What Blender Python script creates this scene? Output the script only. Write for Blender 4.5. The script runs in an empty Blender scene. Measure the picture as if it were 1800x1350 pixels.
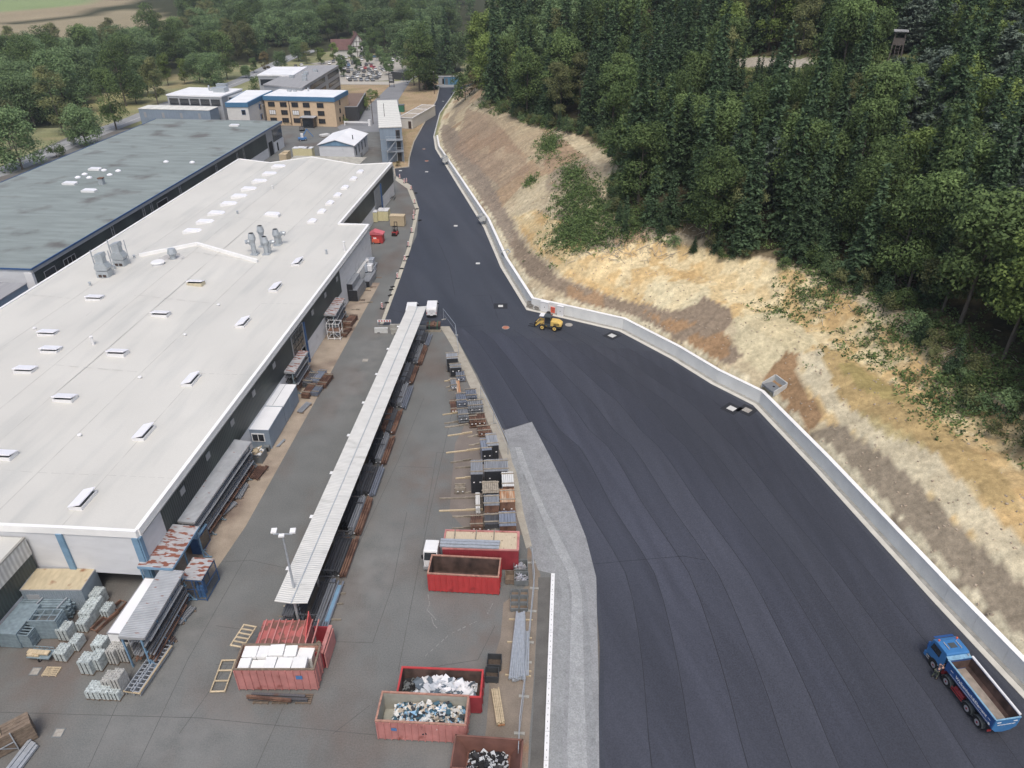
import bpy, math, random
import numpy as np
from mathutils import Vector, Matrix
random.seed(7); rng = np.random.default_rng(7); VK = .82
SC = bpy.context.scene; COL = SC.collection
# ---------------------------------------------------------------- camera
FPX, PIT, CAMH = 1270.0, math.radians(31.3), 50.0
cd = bpy.data.cameras.new("camera"); cam = bpy.data.objects.new("camera", cd); COL.objects.link(cam)
cam.location = (0, 0, CAMH); cam.rotation_euler = (math.pi/2 - PIT, 0, 0)
cd.sensor_width = 36; cd.lens = 36*FPX/1800; cd.clip_end = 6000; cd.clip_start = .5
SC.camera = cam
# ---------------------------------------------------------------- world, sun, exposure
SUN_EL, SUN_AZ = math.radians(62), math.radians(176)   # azimuth measured from +Y towards +X
w = bpy.data.worlds.new("World"); SC.world = w; w.use_nodes = True
nt = w.node_tree; nt.nodes.clear()
sky = nt.nodes.new('ShaderNodeTexSky'); sky.sky_type = 'NISHITA'; sky.sun_disc = False
sky.sun_elevation = SUN_EL; sky.sun_rotation = SUN_AZ; sky.air_density = 1.0; sky.dust_density = 4.6; sky.ozone_density = .6
bg = nt.nodes.new('ShaderNodeBackground'); bg.inputs[1].default_value = .13
out = nt.nodes.new('ShaderNodeOutputWorld')
nt.links.new(sky.outputs[0], bg.inputs[0]); nt.links.new(bg.outputs[0], out.inputs[0])
ld = bpy.data.lights.new("sun", 'SUN'); ld.energy = 1.3; ld.angle = math.radians(20); ld.color = (1, .985, .94)
lo = bpy.data.objects.new("sun", ld); COL.objects.link(lo)
sd = Vector((math.sin(SUN_AZ)*math.cos(SUN_EL), math.cos(SUN_AZ)*math.cos(SUN_EL), math.sin(SUN_EL)))
lo.rotation_euler = sd.to_track_quat('Z', 'Y').to_euler(); lo.location = sd*200
SC.view_settings.view_transform = 'Standard'; SC.view_settings.look = 'None'; SC.view_settings.gamma = 1
SC.view_settings.use_curve_mapping = False; SC.view_settings.exposure = 0.35
SC.cycles.max_bounces = 6; SC.cycles.diffuse_bounces = 3; SC.cycles.transparent_max_bounces = 6
# ---------------------------------------------------------------- photo geometry -> world metres
CP, SP = math.cos(PIT), math.sin(PIT)
def G(px, py, z=0.0):
    a = (px-900)/FPX; b = (py-675)/FPX
    t = (CAMH-z)/(SP+CP*b)
    return (a*t, (CP-SP*b)*t)
def proj(X, Y, Z):
    dz = CAMH-Z; d = Y*CP+dz*SP
    return 900+FPX*X/d, 675+FPX*(dz*CP-Y*SP)/d
def S(r, g, b, k=1.0):
    f = lambda c: (c/12.92 if c <= .04045 else ((c+.055)/1.055)**2.4)
    r, g, b = f(r/255)*k, f(g/255)*k, f(b/255)*k; l = .3*r+.6*g+.1*b; q = .2
    return (r+(l-r)*q, g+(l-g)*q, b+(l-b)*q)
# value noise
_lat = rng.random((256, 256))
def vn(x, y, s=1.0):
    x = np.asarray(x, float)/s+1000; y = np.asarray(y, float)/s+1000
    xi = np.floor(x).astype(int); yi = np.floor(y).astype(int); fx = x-xi; fy = y-yi
    fx = fx*fx*(3-2*fx); fy = fy*fy*(3-2*fy)
    g = lambda i, j: _lat[i & 255, j & 255]
    return (g(xi, yi)*(1-fx)+g(xi+1, yi)*fx)*(1-fy)+(g(xi, yi+1)*(1-fx)+g(xi+1, yi+1)*fx)*fy
def fbm(x, y, s, n=3):
    r = 0; a = .5
    for k in range(n): r = r+a*vn(x, y, s/2**k); a *= .5
    return r/(1-.5**n)
# asphalt edge towards the bank, from behind the camera to far away
EDGE = [(45.5, -60), (41.6, 20), (39.7, 35.1), (37.5, 44.8), (33.7, 63.5), (30.6, 77.0), (26.5, 82.2), (22.5, 88.9), (16.2, 97.5), (8.9, 101.5), (2.3, 105.0),
        (-2.1, 122.9), (-5.9, 144.5), (-14.0, 178.1), (-22.0, 211.8), (-24.0, 227.6), (-25.2, 262.3), (-22.8, 307.8), (-8, 340), (20, 420), (30, 600), (40, 1500)]
def sdist(X, Y):
    X = np.asarray(X, float); Y = np.asarray(Y, float)
    best = np.full(X.shape, 1e9); sg = np.ones(X.shape)
    for (ax, ay), (bx, by) in zip(EDGE[:-1], EDGE[1:]):
        dx, dy = bx-ax, by-ay; L2 = dx*dx+dy*dy
        t = np.clip(((X-ax)*dx+(Y-ay)*dy)/L2, 0, 1)
        ex, ey = X-(ax+t*dx), Y-(ay+t*dy); d = np.hypot(ex, ey)
        cr = dx*(Y-ay)-dy*(X-ax)
        m = d < best-1e-9; best = np.where(m, d, best); sg = np.where(m, np.where(cr < 0, 1, -1), sg)
    return best*sg
def slen(X, Y):
    X = np.asarray(X, float); Y = np.asarray(Y, float); best = np.full(X.shape, 1e9); ln = np.zeros(X.shape); acc = 0
    for (ax, ay), (bx, by) in zip(EDGE[:-1], EDGE[1:]):
        dx, dy = bx-ax, by-ay; L = math.hypot(dx, dy); t = np.clip(((X-ax)*dx+(Y-ay)*dy)/L/L, 0, 1); d = np.hypot(X-(ax+t*dx), Y-(ay+t*dy)); m = d < best-1e-9; best = np.where(m, d, best); ln = np.where(m, acc+t*L, ln); acc += L
    return ln
def wallh(Y): return np.interp(Y, [0, 60, 150, 200, 236], [1.8, 1.8, 1.65, 1.1, .12])
def terr(X, Y):
    X = np.asarray(X, float); Y = np.asarray(Y, float)
    s = sdist(X, Y); wh = wallh(Y)
    q = s-1.5
    near = np.interp(q, [0, 1, 7.5, 12.5, 17.5, 60, 100, 160, 420], [0, .5, 4.4, 4.9, 8.4, 21, 33, 42, 60])
    far = np.interp(q, [0, 2, 15, 20, 60, 100, 160, 420], [0, .6, 9.6, 11.2, 23, 33, 42, 60])
    k = np.clip((Y-98)/35, 0, 1); k = k*k*(3-2*k)
    end = 1-np.clip((Y-290)/60, 0, 1)*.55
    z = (near*(1-k)+far*k)*end+wh
    z = np.where(s > 1.62, z, np.where(s > 1.28, wh*(s-1.28)/.34-.05*(1.62-s), -.05))
    amp = np.clip((s-2)/4, 0, 1)
    z = z+amp*((fbm(X, Y, 5)-.5)*.7+(vn(X, Y, 1.3)-.5)*.14)
    l = slen(X, Y)
    z = z+np.clip((s-2.5)/3, 0, 1)*np.clip((22-s)/4, 0, 1)*((vn(l+s*.35, s, 1.6)*.5+vn(l+s*.35, s*.12+9, .9)*.5)-.5)*.42
    amp2 = np.clip((s-24)/20, 0, 1)
    z = z+amp2*(vn(X, Y, 34)-.5)*7
    hill = np.clip(Y-440, 0, 2000)*.085+np.clip(-X-330, 0, 2000)*.03
    return np.where(s > 0, z+hill*.3, z+hill)
def tz(x, y): return float(terr(np.array([x]), np.array([y]))[0])
def RT(px, py):
    a = (px-900)/FPX; b = (py-675)/FPX; d = np.array([a, CP-SP*b, -(SP+CP*b)])
    t = np.concatenate([np.arange(30, 300, .5), np.arange(300, 1500, 3)])
    h = CAMH+t*d[2]-terr(t*d[0], t*d[1]); i = int(np.argmax(h < 0))
    if i == 0: i = len(t)-1
    u = t[i-1]+(t[i]-t[i-1])*h[i-1]/(h[i-1]-h[i]+1e-9)
    x, y = u*d[0], u*d[1]; return float(x), float(y), tz(x, y)
def inpoly(px, py, poly):
    r = np.zeros(np.shape(px), bool); n = len(poly)
    for i in range(n):
        x1, y1 = poly[i]; x2, y2 = poly[(i+1) % n]
        if y1 == y2: continue
        c = ((py < y1) != (py < y2)) & (px < (x2-x1)*(py-y1)/(y2-y1)+x1); r ^= c
    return r
# ---------------------------------------------------------------- materials
def _n(nt, t, **k):
    n = nt.nodes.new(t)
    for a, b in k.items(): setattr(n, a, b)
    return n
MATS = {}
def mat(name, col, rough=.75, metal=0.0, var=.12, sc=1.5, st=(1, 1, 1), col2=None, p2=(.5, .62), sc2=.4, st2=(1, 1, 1), bump=0.0, bsc=12, rnd=0.0, attr=None, rib=None, ribcol=.25, spec=.4, geo=False, fine=0.0, trans=0.0, tone=None, rz=0.0):
    if name in MATS: return MATS[name]
    m = bpy.data.materials.new(name); MATS[name] = m; m.use_nodes = True; nt = m.node_tree; L = nt.links.new
    b = nt.nodes['Principled BSDF']; b.inputs['Roughness'].default_value = rough; b.inputs['Metallic'].default_value = metal
    b.inputs['Specular IOR Level'].default_value = spec
    if geo: co = _n(nt, 'ShaderNodeNewGeometry').outputs['Position']
    else: co = _n(nt, 'ShaderNodeTexCoord').outputs['Object']
    if rz:
        mr = _n(nt, 'ShaderNodeMapping'); mr.inputs['Rotation'].default_value = (0, 0, rz); L(co, mr.inputs[0]); co = mr.outputs[0]
    def noise(s, stv, det=4):
        mp = _n(nt, 'ShaderNodeMapping'); mp.inputs['Scale'].default_value = stv; L(co, mp.inputs[0])
        n = _n(nt, 'ShaderNodeTexNoise'); n.inputs['Scale'].default_value = s; n.inputs['Detail'].default_value = det; L(mp.outputs[0], n.inputs['Vector']); return n.outputs['Fac']
    def ramp(f, a, bb, c1, c2):
        r = _n(nt, 'ShaderNodeMapRange'); r.inputs[1].default_value = a; r.inputs[2].default_value = bb; r.inputs[3].default_value = c1; r.inputs[4].default_value = c2; L(f, r.inputs[0]); return r.outputs[0]
    def mul(c, f):
        x = _n(nt, 'ShaderNodeVectorMath', operation='SCALE'); L(c, x.inputs[0]); L(f, x.inputs['Scale']); return x.outputs[0]
    def mix(f, c1, c2):
        x = _n(nt, 'ShaderNodeMix', data_type='RGBA'); L(f, x.inputs[0])
        if isinstance(c1, tuple): x.inputs[6].default_value = (*c1, 1)
        else: L(c1, x.inputs[6])
        if isinstance(c2, tuple): x.inputs[7].default_value = (*c2, 1)
        else: L(c2, x.inputs[7])
        return x.outputs[2]
    if attr:
        a = _n(nt, 'ShaderNodeAttribute'); a.attribute_name = attr; c = a.outputs['Color']
    else:
        r = _n(nt, 'ShaderNodeRGB'); r.outputs[0].default_value = (*col, 1); c = r.outputs[0]
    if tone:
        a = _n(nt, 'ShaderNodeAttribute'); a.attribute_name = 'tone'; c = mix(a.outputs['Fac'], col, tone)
    if col2: c = mix(ramp(noise(sc2, st2, 6), p2[0], p2[1], 0, 1), c, col2)
    if var: c = mul(c, ramp(noise(sc, st), .3, .7, 1-var, 1+var))
    if fine: c = mul(c, ramp(noise(9, (1, 1, 1), 4), .3, .7, 1-fine, 1+fine))
    if rnd:
        oi = _n(nt, 'ShaderNodeObjectInfo'); c = mul(c, ramp(oi.outputs['Random'], 0, 1, 1-rnd, 1+rnd))
    if rib:  # corrugation: (direction index, ribs per metre)
        mp = _n(nt, 'ShaderNodeMapping'); L(co, mp.inputs[0])
        wv = _n(nt, 'ShaderNodeTexWave'); wv.bands_direction = 'XYZ'[rib[0]]; wv.inputs['Scale'].default_value = rib[1]*.31416
        L(mp.outputs[0], wv.inputs['Vector'])
        c = mul(c, ramp(wv.outputs['Fac'], 0, 1, 1-ribcol, 1))
        bp = _n(nt, 'ShaderNodeBump'); bp.inputs['Strength'].default_value = .6; bp.inputs['Distance'].default_value = .05; L(wv.outputs['Fac'], bp.inputs['Height']); L(bp.outputs[0], b.inputs['Normal'])
    elif bump:
        bp = _n(nt, 'ShaderNodeBump'); bp.inputs['Strength'].default_value = bump; bp.inputs['Distance'].default_value = .1
        L(noise(bsc, (1, 1, 1), 5), bp.inputs['Height']); L(bp.outputs[0], b.inputs['Normal'])
    L(c, b.inputs['Base Color'])
    if trans:
        tr = _n(nt, 'ShaderNodeBsdfTranslucent'); L(c, tr.inputs[0]); ms = _n(nt, 'ShaderNodeMixShader'); ms.inputs[0].default_value = trans
        L(b.outputs[0], ms.inputs[1]); L(tr.outputs[0], ms.inputs[2]); L(ms.outputs[0], nt.nodes['Material Output'].inputs[0])
    return m
RUST = S(120, 72, 48)
M = dict(
 white=mat('white_paint', S(222, 222, 222), .5, var=.04), wallwhite=mat('white_render_wall', S(205, 207, 210), .8, var=.06, sc=.5, st=(1, 1, 3), col2=S(170, 172, 172), p2=(.6, .8), sc2=.5),
 trim=mat('white_roof_trim', S(232, 232, 230), .5, var=.05, sc=.5),
 blue=mat('light_blue_steel', S(105, 145, 175), .6, var=.15, sc=1, col2=RUST, p2=(.68, .74), sc2=2),
 blueband=mat('blue_fascia', S(62, 118, 158), .5, var=.06), darkblue=mat('dark_blue_edge', S(48, 90, 140), .5, var=.1),
 green=mat('dark_green_ribbed_sheet', S(66, 76, 74), .5, var=.22, sc=.35, st=(1, 1, .5), rib=(1, 3.0), ribcol=.2, col2=S(52, 60, 62), p2=(.45, .6), sc2=.15),
 glass=mat('dark_window_glass', S(42, 48, 54), .12, var=.25, sc=1.3, spec=.8), frame=mat('grey_frame', S(150, 152, 155), .5, var=.05),
 frame_dark=mat('dark_brown_frame', S(74, 58, 52), .6, var=.1), dark=mat('near_black', S(34, 34, 36), .8, var=.2),
 black=mat('black_end_caps', S(44, 46, 51), .6, var=.3, sc=6), tyre=mat('tyre_rubber', S(38, 38, 40), .9, var=.15, sc=8),
 chrome=mat('bright_rim', S(200, 200, 205), .3, .6, var=.05), steel=mat('galvanised_steel', S(165, 172, 180), .45, .3, var=.12, sc=4),
 steelbar=mat('grey_steel_bars', S(138, 142, 148), .55, .2, var=.22, sc=2, st=(6, .3, 2), rnd=.15), darkbar=mat('dark_steel_bars', S(86, 88, 93), .6, .2, var=.25, sc=2, st=(6, .3, 2), col2=S(95, 72, 60), p2=(.6, .75), sc2=.8, rnd=.15),
 bluebar=mat('blue_grey_tubes', S(122, 130, 145), .5, .2, var=.2, sc=2, st=(6, .3, 2), rnd=.1), brownbar=mat('rusty_steel_bars', S(122, 88, 68), .8, var=.25, sc=2, st=(6, .4, 2), col2=S(90, 62, 50), p2=(.45, .6), sc2=1, rnd=.12),
 orangebar=mat('fresh_rust_profiles', S(172, 118, 72), .8, var=.22, sc=2, st=(6, .3, 2), col2=S(190, 160, 130), p2=(.5, .62), sc2=1.2, st2=(3, .3, 1)), whitebar=mat('pale_wrapped_profiles', S(205, 205, 202), .5, var=.1, sc=3, st=(5, .4, 1)),
 wood=mat('raw_timber', S(188, 168, 132), .8, var=.2, sc=3, st=(4, .5, 2), rnd=.12), oldwood=mat('weathered_timber', S(140, 130, 114), .85, var=.25, sc=3, rnd=.2),
 oldwood2=mat('brown_timber', S(112, 96, 80), .9, var=.25, sc=3, rnd=.2),
 red=mat('bright_red_paint', S(190, 40, 42), .5, var=.1, sc=1, col2=S(150, 32, 36), p2=(.6, .75), sc2=.8), maroon=mat('dark_red_paint', S(150, 38, 50), .55, var=.14, sc=1),
 pink=mat('faded_red_paint', S(188, 118, 112), .7, var=.16, sc=.8, col2=S(150, 80, 70), p2=(.58, .72), sc2=1), pinkrim=mat('chipped_rim', S(168, 120, 100), .8, var=.25, sc=4),
 rustin=mat('rusty_container_inside', S(92, 70, 62), .9, var=.35, sc=1.2, st=(1, 1, .3), col2=S(62, 48, 44), p2=(.45, .65), sc2=.9), greyin=mat('grey_container_inside', S(160, 158, 146), .8, var=.15),
 skip=mat('brown_rusty_skip', S(120, 78, 66), .85, var=.2, sc=1), foam=mat('white_foam_block', S(226, 226, 224), .8, var=.05, rnd=.05),
 concrete=mat('pale_concrete', S(182, 184, 182), .85, var=.1, sc=.8, bump=.1, col2=S(160, 160, 152), p2=(.55, .75), sc2=.6), concdark=mat('concrete_foot', S(150, 148, 140), .9, var=.2, sc=1.5),
 orange=mat('orange_red_plastic', S(225, 85, 48), .5, var=.08), yellow=mat('machine_yellow', S(222, 182, 62), .45, var=.1, sc=3), ydark=mat('machine_grey', S(70, 78, 82), .5, var=.1),
 cab=mat('truck_blue_paint', S(38, 116, 178), .35, var=.05, sc=1), tip=mat('truck_body_blue', S(20, 82, 150), .4, var=.06), tiprail=mat('worn_light_blue_rail', S(110, 160, 190), .6, var=.2, sc=3),
 chassis=mat('red_chassis', S(150, 34, 44), .6, var=.15), redlamp=mat('red_lamp', S(190, 30, 30), .3, var=0), amber=mat('amber_lamp', S(225, 90, 40), .3, var=0),
 bed=mat('dusty_tipper_floor', S(150, 138, 126), .9, var=.2, sc=2), skin=mat('skin', S(200, 150, 125), .6, var=.03), trouser=mat('green_work_trousers', S(70, 78, 66), .9, var=.1), vest=mat('dark_work_shirt', S(45, 50, 66), .9, var=.1), hair=mat('brown_hair', S(70, 50, 40), .9, var=.1),
 greyblue=mat('grey_blue_container', S(128, 145, 162), .6, var=.07, sc=.7, rib=(0, 1.2), ribcol=.05), cargrey=mat('car_paint_grey', S(105, 110, 116), .3, var=0, rnd=.2),
 rooflight=mat('white_acrylic_dome', S(232, 232, 238), .3, var=.03), duct=mat('galvanised_duct', S(170, 178, 184), .45, .3, var=.12, sc=3), metalgrey=mat('grey_crate_steel', S(112, 118, 120), .6, .1, var=.15),
 castgrey=mat('pale_green_grey_castings', S(180, 190, 190), .6, .1, var=.3, sc=5, rnd=.12), castwood=mat('grey_weathered_castings', S(168, 168, 164), .8, var=.3, sc=6, rnd=.1), framegrey=mat('blue_grey_frames', S(128, 148, 158), .55, .2, var=.2, sc=3),
 rustroof=mat('rusty_corrugated_roof', S(182, 182, 184), .7, var=.12, sc=1, col2=S(150, 85, 62), p2=(.53, .56), sc2=1.1, st2=(1, 2.6, 1), rib=(1, 6), ribcol=.28),
 greyroof=mat('grey_corrugated_roof', S(172, 176, 180), .6, var=.12, sc=1, col2=S(150, 92, 70), p2=(.66, .69), sc2=1.4, st2=(1, 2.6, 1), rib=(1, 6), ribcol=.28),
 canopy=mat('white_corrugated_canopy', S(214, 213, 207), .6, var=.07, sc=.6, st=(1, 3, 1), rib=(1, 4.5), ribcol=.22, col2=S(178, 178, 170), p2=(.6, .85), sc2=.4, st2=(1, 4, 1)),
 tan=mat('tan_panel_facade', S(205, 176, 138), .8, var=.05), cream=mat('cream_render', S(205, 203, 198), .8, var=.05), offroof=mat('white_membrane_roof', S(225, 226, 228), .6, var=.06, sc=.3),
 grey3=mat('light_grey_cladding', S(160, 164, 170), .6, var=.06), roofgrey=mat('grey_streaked_roof', S(150, 150, 152), .8, var=.12, sc=.5, st=(4, .3, 1)), blackclad=mat('black_cladding', S(58, 60, 64), .6, var=.1),
 brownroof=mat('brown_gravel_roof', S(120, 98, 84), .9, var=.2, sc=2), tile=mat('brown_red_roof_tiles', S(104, 72, 68), .8, var=.15, sc=1), slate=mat('dark_slate_roof', S(78, 80, 84), .8, var=.12), timberfr=mat('half_timber_dark', S(60, 46, 42), .8),
 bluecont=mat('blue_container', S(72, 134, 172), .6, var=.08, rib=(0, 2), ribcol=.12), bark=mat('grey_bark', S(96, 88, 78), .9, var=.25, sc=4, st=(1, 1, .3)), pinebark=mat('orange_pine_bark', S(140, 98, 76), .9, var=.2, sc=3),
 brownpost=mat('wood_platform', S(104, 96, 92), .9, var=.15), signblue=mat('blue_sticker', S(60, 120, 180), .5, var=.05), signwhite=mat('white_lettering', S(235, 235, 235), .5, var=0), signdark=mat('dark_lettering', S(45, 45, 50), .5, var=0),
 stripered=mat('retroreflective_red', S(200, 50, 45), .5, var=0), stripewhite=mat('retroreflective_white', S(230, 230, 230), .5, var=0), lidgrey=mat('cast_cover_grey', S(158, 152, 142), .8, var=.2, sc=5), lidwhite=mat('white_cover_frame', S(196, 196, 192), .7, var=.05), lidrust=mat('rusty_manhole', S(172, 104, 76), .8, var=.2, sc=6),
 yellowpack=mat('yellow_wrapped_stack', S(212, 202, 150), .6, var=.14, sc=3, st=(1, 1, 4)), packgrey=mat('grey_plastic_wrap', S(158, 166, 178), .3, var=.2, sc=3), packwhite=mat('white_plastic_wrap', S(215, 216, 218), .35, var=.12, sc=4),
 gtarp=mat('green_strap', S(40, 110, 80), .6), planter=mat('black_planter', S(60, 64, 68), .7, var=.15), soil=mat('planter_soil', S(80, 68, 58), .95, var=.3, sc=6),
)
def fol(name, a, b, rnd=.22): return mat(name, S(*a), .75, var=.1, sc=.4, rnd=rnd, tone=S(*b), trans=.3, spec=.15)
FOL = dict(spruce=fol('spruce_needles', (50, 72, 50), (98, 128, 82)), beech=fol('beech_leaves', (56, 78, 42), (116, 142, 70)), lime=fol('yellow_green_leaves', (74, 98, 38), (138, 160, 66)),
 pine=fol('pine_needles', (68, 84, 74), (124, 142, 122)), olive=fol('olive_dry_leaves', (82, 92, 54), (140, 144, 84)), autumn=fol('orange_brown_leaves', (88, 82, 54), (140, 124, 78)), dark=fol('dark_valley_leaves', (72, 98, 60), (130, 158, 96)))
# ---------------------------------------------------------------- mesh building
class MB:
    def __init__(s): s.v = []; s.f = []; s.m = []
    def box(s, x0, y0, z0, x1, y1, z1, mi=0):
        n = len(s.v); s.v += [(x0, y0, z0), (x1, y0, z0), (x1, y1, z0), (x0, y1, z0), (x0, y0, z1), (x1, y0, z1), (x1, y1, z1), (x0, y1, z1)]
        s.f += [(n, n+3, n+2, n+1), (n+4, n+5, n+6, n+7), (n, n+1, n+5, n+4), (n+1, n+2, n+6, n+5), (n+2, n+3, n+7, n+6), (n+3, n, n+4, n+7)]; s.m += [mi]*6; return s
    def cbox(s, c, size, rz=0, mi=0, rx=0, ry=0):
        n = len(s.v); x, y, z = [d/2 for d in size]
        R = Matrix.Rotation(rz, 3, 'Z') @ Matrix.Rotation(ry, 3, 'Y') @ Matrix.Rotation(rx, 3, 'X')
        for q in [(-x, -y, -z), (x, -y, -z), (x, y, -z), (-x, y, -z), (-x, -y, z), (x, -y, z), (x, y, z), (-x, y, z)]:
            s.v.append(tuple(R @ Vector(q)+Vector(c)))
        s.f += [(n, n+3, n+2, n+1), (n+4, n+5, n+6, n+7), (n, n+1, n+5, n+4), (n+1, n+2, n+6, n+5), (n+2, n+3, n+7, n+6), (n+3, n, n+4, n+7)]; s.m += [mi]*6; return s
    def bar(s, p, q, wd, hd=None, mi=0):
        p = Vector(p); q = Vector(q); d = q-p; hd = hd or wd
        up = Vector((0, 0, 1)) if abs(d.normalized().z) < .95 else Vector((0, 1, 0))
        a = d.cross(up).normalized()*wd/2; b = a.cross(d).normalized()*hd/2; n = len(s.v)
        for e in (p, q):
            for i, j in ((-1, -1), (1, -1), (1, 1), (-1, 1)): s.v.append(tuple(e+a*i+b*j))
        s.f += [(n+3, n+2, n+1, n), (n+4, n+5, n+6, n+7)]+[(n+k, n+(k+1) % 4, n+4+(k+1) % 4, n+4+k) for k in range(4)]; s.m += [mi]*6; return s
    def tube(s, p, q, r, r2=None, n=8, mi=0, caps=True):
        p = Vector(p); q = Vector(q); d = (q-p).normalized(); r2 = r if r2 is None else r2
        up = Vector((0, 0, 1)) if abs(d.z) < .95 else Vector((0, 1, 0)); a = d.cross(up).normalized(); b = d.cross(a); k0 = len(s.v)
        for e, rr in ((p, r), (q, r2)):
            for k in range(n): t = 2*math.pi*k/n; s.v.append(tuple(e+(a*math.cos(t)+b*math.sin(t))*rr))
        for k in range(n): s.f.append((k0+k, k0+(k+1) % n, k0+n+(k+1) % n, k0+n+k)); s.m.append(mi)
        if caps: s.f += [tuple(k0+n-1-k for k in range(n)), tuple(k0+n+k for k in range(n))]; s.m += [mi, mi]
        return s
    def poly(s, pts, mi=0):
        n = len(s.v); s.v += [tuple(p) for p in pts]; s.f.append(tuple(range(n, n+len(pts)))); s.m.append(mi); return s
    def prism(s, pts, a, b, axis=2, mi=0):   # pts in the other two axes, extruded a..b
        n = len(s.v); k = len(pts)
        def mk(p, t): return {2: (p[0], p[1], t), 0: (t, p[0], p[1]), 1: (p[0], t, p[1])}[axis]
        s.v += [mk(p, a) for p in pts]+[mk(p, b) for p in pts]
        s.f += [tuple(n+k-1-i for i in range(k)), tuple(n+k+i for i in range(k))]+[(n+i, n+(i+1) % k, n+k+(i+1) % k, n+k+i) for i in range(k)]; s.m += [mi]*(k+2); return s
    def build(s, name, mats, parent=None, loc=(0, 0, 0), rz=0, smooth=False, bevel=0, fix=True):
        me = bpy.data.meshes.new(name); me.from_pydata(s.v, [], s.f); me.update()
        if not isinstance(mats, (list, tuple)): mats = [mats]
        for m in mats: me.materials.append(m)
        if len(mats) > 1: me.polygons.foreach_set('material_index', s.m)
        if fix:
            import bmesh
            bm = bmesh.new(); bm.from_mesh(me); bmesh.ops.recalc_face_normals(bm, faces=bm.faces); bm.to_mesh(me); bm.free()
        if smooth: me.polygons.foreach_set('use_smooth', [True]*len(me.polygons))
        o = bpy.data.objects.new(name, me); COL.objects.link(o); o.location = loc; o.rotation_euler = (0, 0, rz)
        if parent: o.parent = parent
        if bevel:
            b = o.modifiers.new('bevel', 'BEVEL'); b.width = bevel; b.segments = 2; b.limit_method = 'ANGLE'
        return o
def tag(o, label=None, cat=None, group=None, kind=None):
    if label: o['label'] = label
    if cat: o['category'] = cat
    if group: o['group'] = group
    if kind: o['kind'] = kind
    return o
def thing(name, label, cat, x, y, z=0, rz=0, group=None):
    o = bpy.data.objects.new(name, None); COL.objects.link(o); o.location = (x, y, z); o.rotation_euler = (0, 0, rz); o.empty_display_size = .5
    return tag(o, label, cat, group)
def copy_tree(o, loc, rz=0, label=None, scale=None, group=None):
    def rec(a, par):
        c = a.copy(); COL.objects.link(c); c.parent = par
        for ch in a.children: rec(ch, c)
        return c
    c = rec(o, None); c.location = loc; c.rotation_euler = (0, 0, rz)
    if label: c['label'] = label
    if group: c['group'] = group
    if scale: c.scale = scale
    return c
def ang(a, b): return math.atan2(b[1]-a[1], b[0]-a[0])
def text(body, size, m, parent, loc, rot, ext=.004, shear=0, bold=0):
    cu = bpy.data.curves.new('lettering', 'FONT'); cu.body = body; cu.size = size; cu.extrude = ext; cu.shear = shear; cu.offset = bold; cu.align_x = 'CENTER'; cu.align_y = 'CENTER'
    t = bpy.data.objects.new('tmp', cu); COL.objects.link(t); dg = bpy.context.evaluated_depsgraph_get(); dg.update()
    me = bpy.data.meshes.new_from_object(t.evaluated_get(dg)); bpy.data.objects.remove(t)
    me.materials.clear(); me.materials.append(m); o = bpy.data.objects.new('lettering', me); COL.objects.link(o); o.parent = parent; o.location = loc; o.rotation_euler = rot; return o
UA = -math.radians(4.64)   # rotation of the works grid
# ================================================================ SETTING
xs = np.unique(np.concatenate([np.geomspace(36, 1300, 70)*-1, np.arange(-36, 63, .5), np.arange(63, 140, 2), np.geomspace(140, 1300, 34)]))
ys = np.unique(np.concatenate([np.arange(-120, 24, 6), np.arange(24, 250, .5), np.arange(250, 520, 3), np.geomspace(520, 2400, 60)]))
GX, GY = np.meshgrid(xs, ys); GZ = terr(GX, GY); SD = sdist(GX, GY)
PX, PY = proj(GX, GY, GZ)
jx = (fbm(GX, GY, 3)-.5)*11; jy = (fbm(GX+77, GY, 3)-.5)*7
QX, QY = PX+jx, PY+jy
vis = GY > 20
C = np.zeros(GX.shape+(3,)); C[:] = S(136, 138, 94)
def paint(mask, c, a=1.0):
    global C
    c = np.array(S(*c)); C = np.where(mask[..., None], C*(1-a)+c*a, C)
def pz(poly, c, a=1.0, pos=True): paint(inpoly(QX, QY, poly) & vis & ((SD > 1.2) if pos else True), c, a)
n1 = fbm(GX, GY, 25); n2 = fbm(GX+50, GY+9, 6); n3 = vn(GX, GY, 1.5)
paint(n1 > .55, (120, 122, 78), .6); paint(n2 > .6, (156, 142, 104), .5)
# valley forest floor and fields
VF = [(-50, 240), (60, 232), (130, 215), (170, 165), (245, 150), (330, 130), (400, 118), (470, 110), (560, 98), (600, 75), (760, 130), (800, 140), (900, -60), (-50, -60)]
pz(VF, (62, 66, 44), 1, False)
pz([(-60, 50), (120, 28), (230, 5), (240, -20), (-60, -20)], (150, 136, 106), 1, False)
pz([(-60, 22), (60, 18), (150, 6), (190, -8), (-60, -30)], (128, 146, 92), 1, False)
pz([(-60, 50), (170, 30), (240, 12), (330, 40), (340, 62), (200, 84), (60, 100), (-60, 110)], (146, 134, 104), 1, False)
pz([(300, 30), (380, 38), (380, 46), (300, 38)], (150, 148, 96), 1, False); pz([(500, 17), (560, 16), (548, 34), (500, 32)], (160, 154, 96), 1, False)
pz([(130, 185), (245, 150), (262, 170), (205, 200), (160, 212)], (148, 142, 88), 1, False)
pz([(300, 140), (335, 128), (335, 150), (300, 158)], (146, 134, 92), 1, False)
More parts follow.
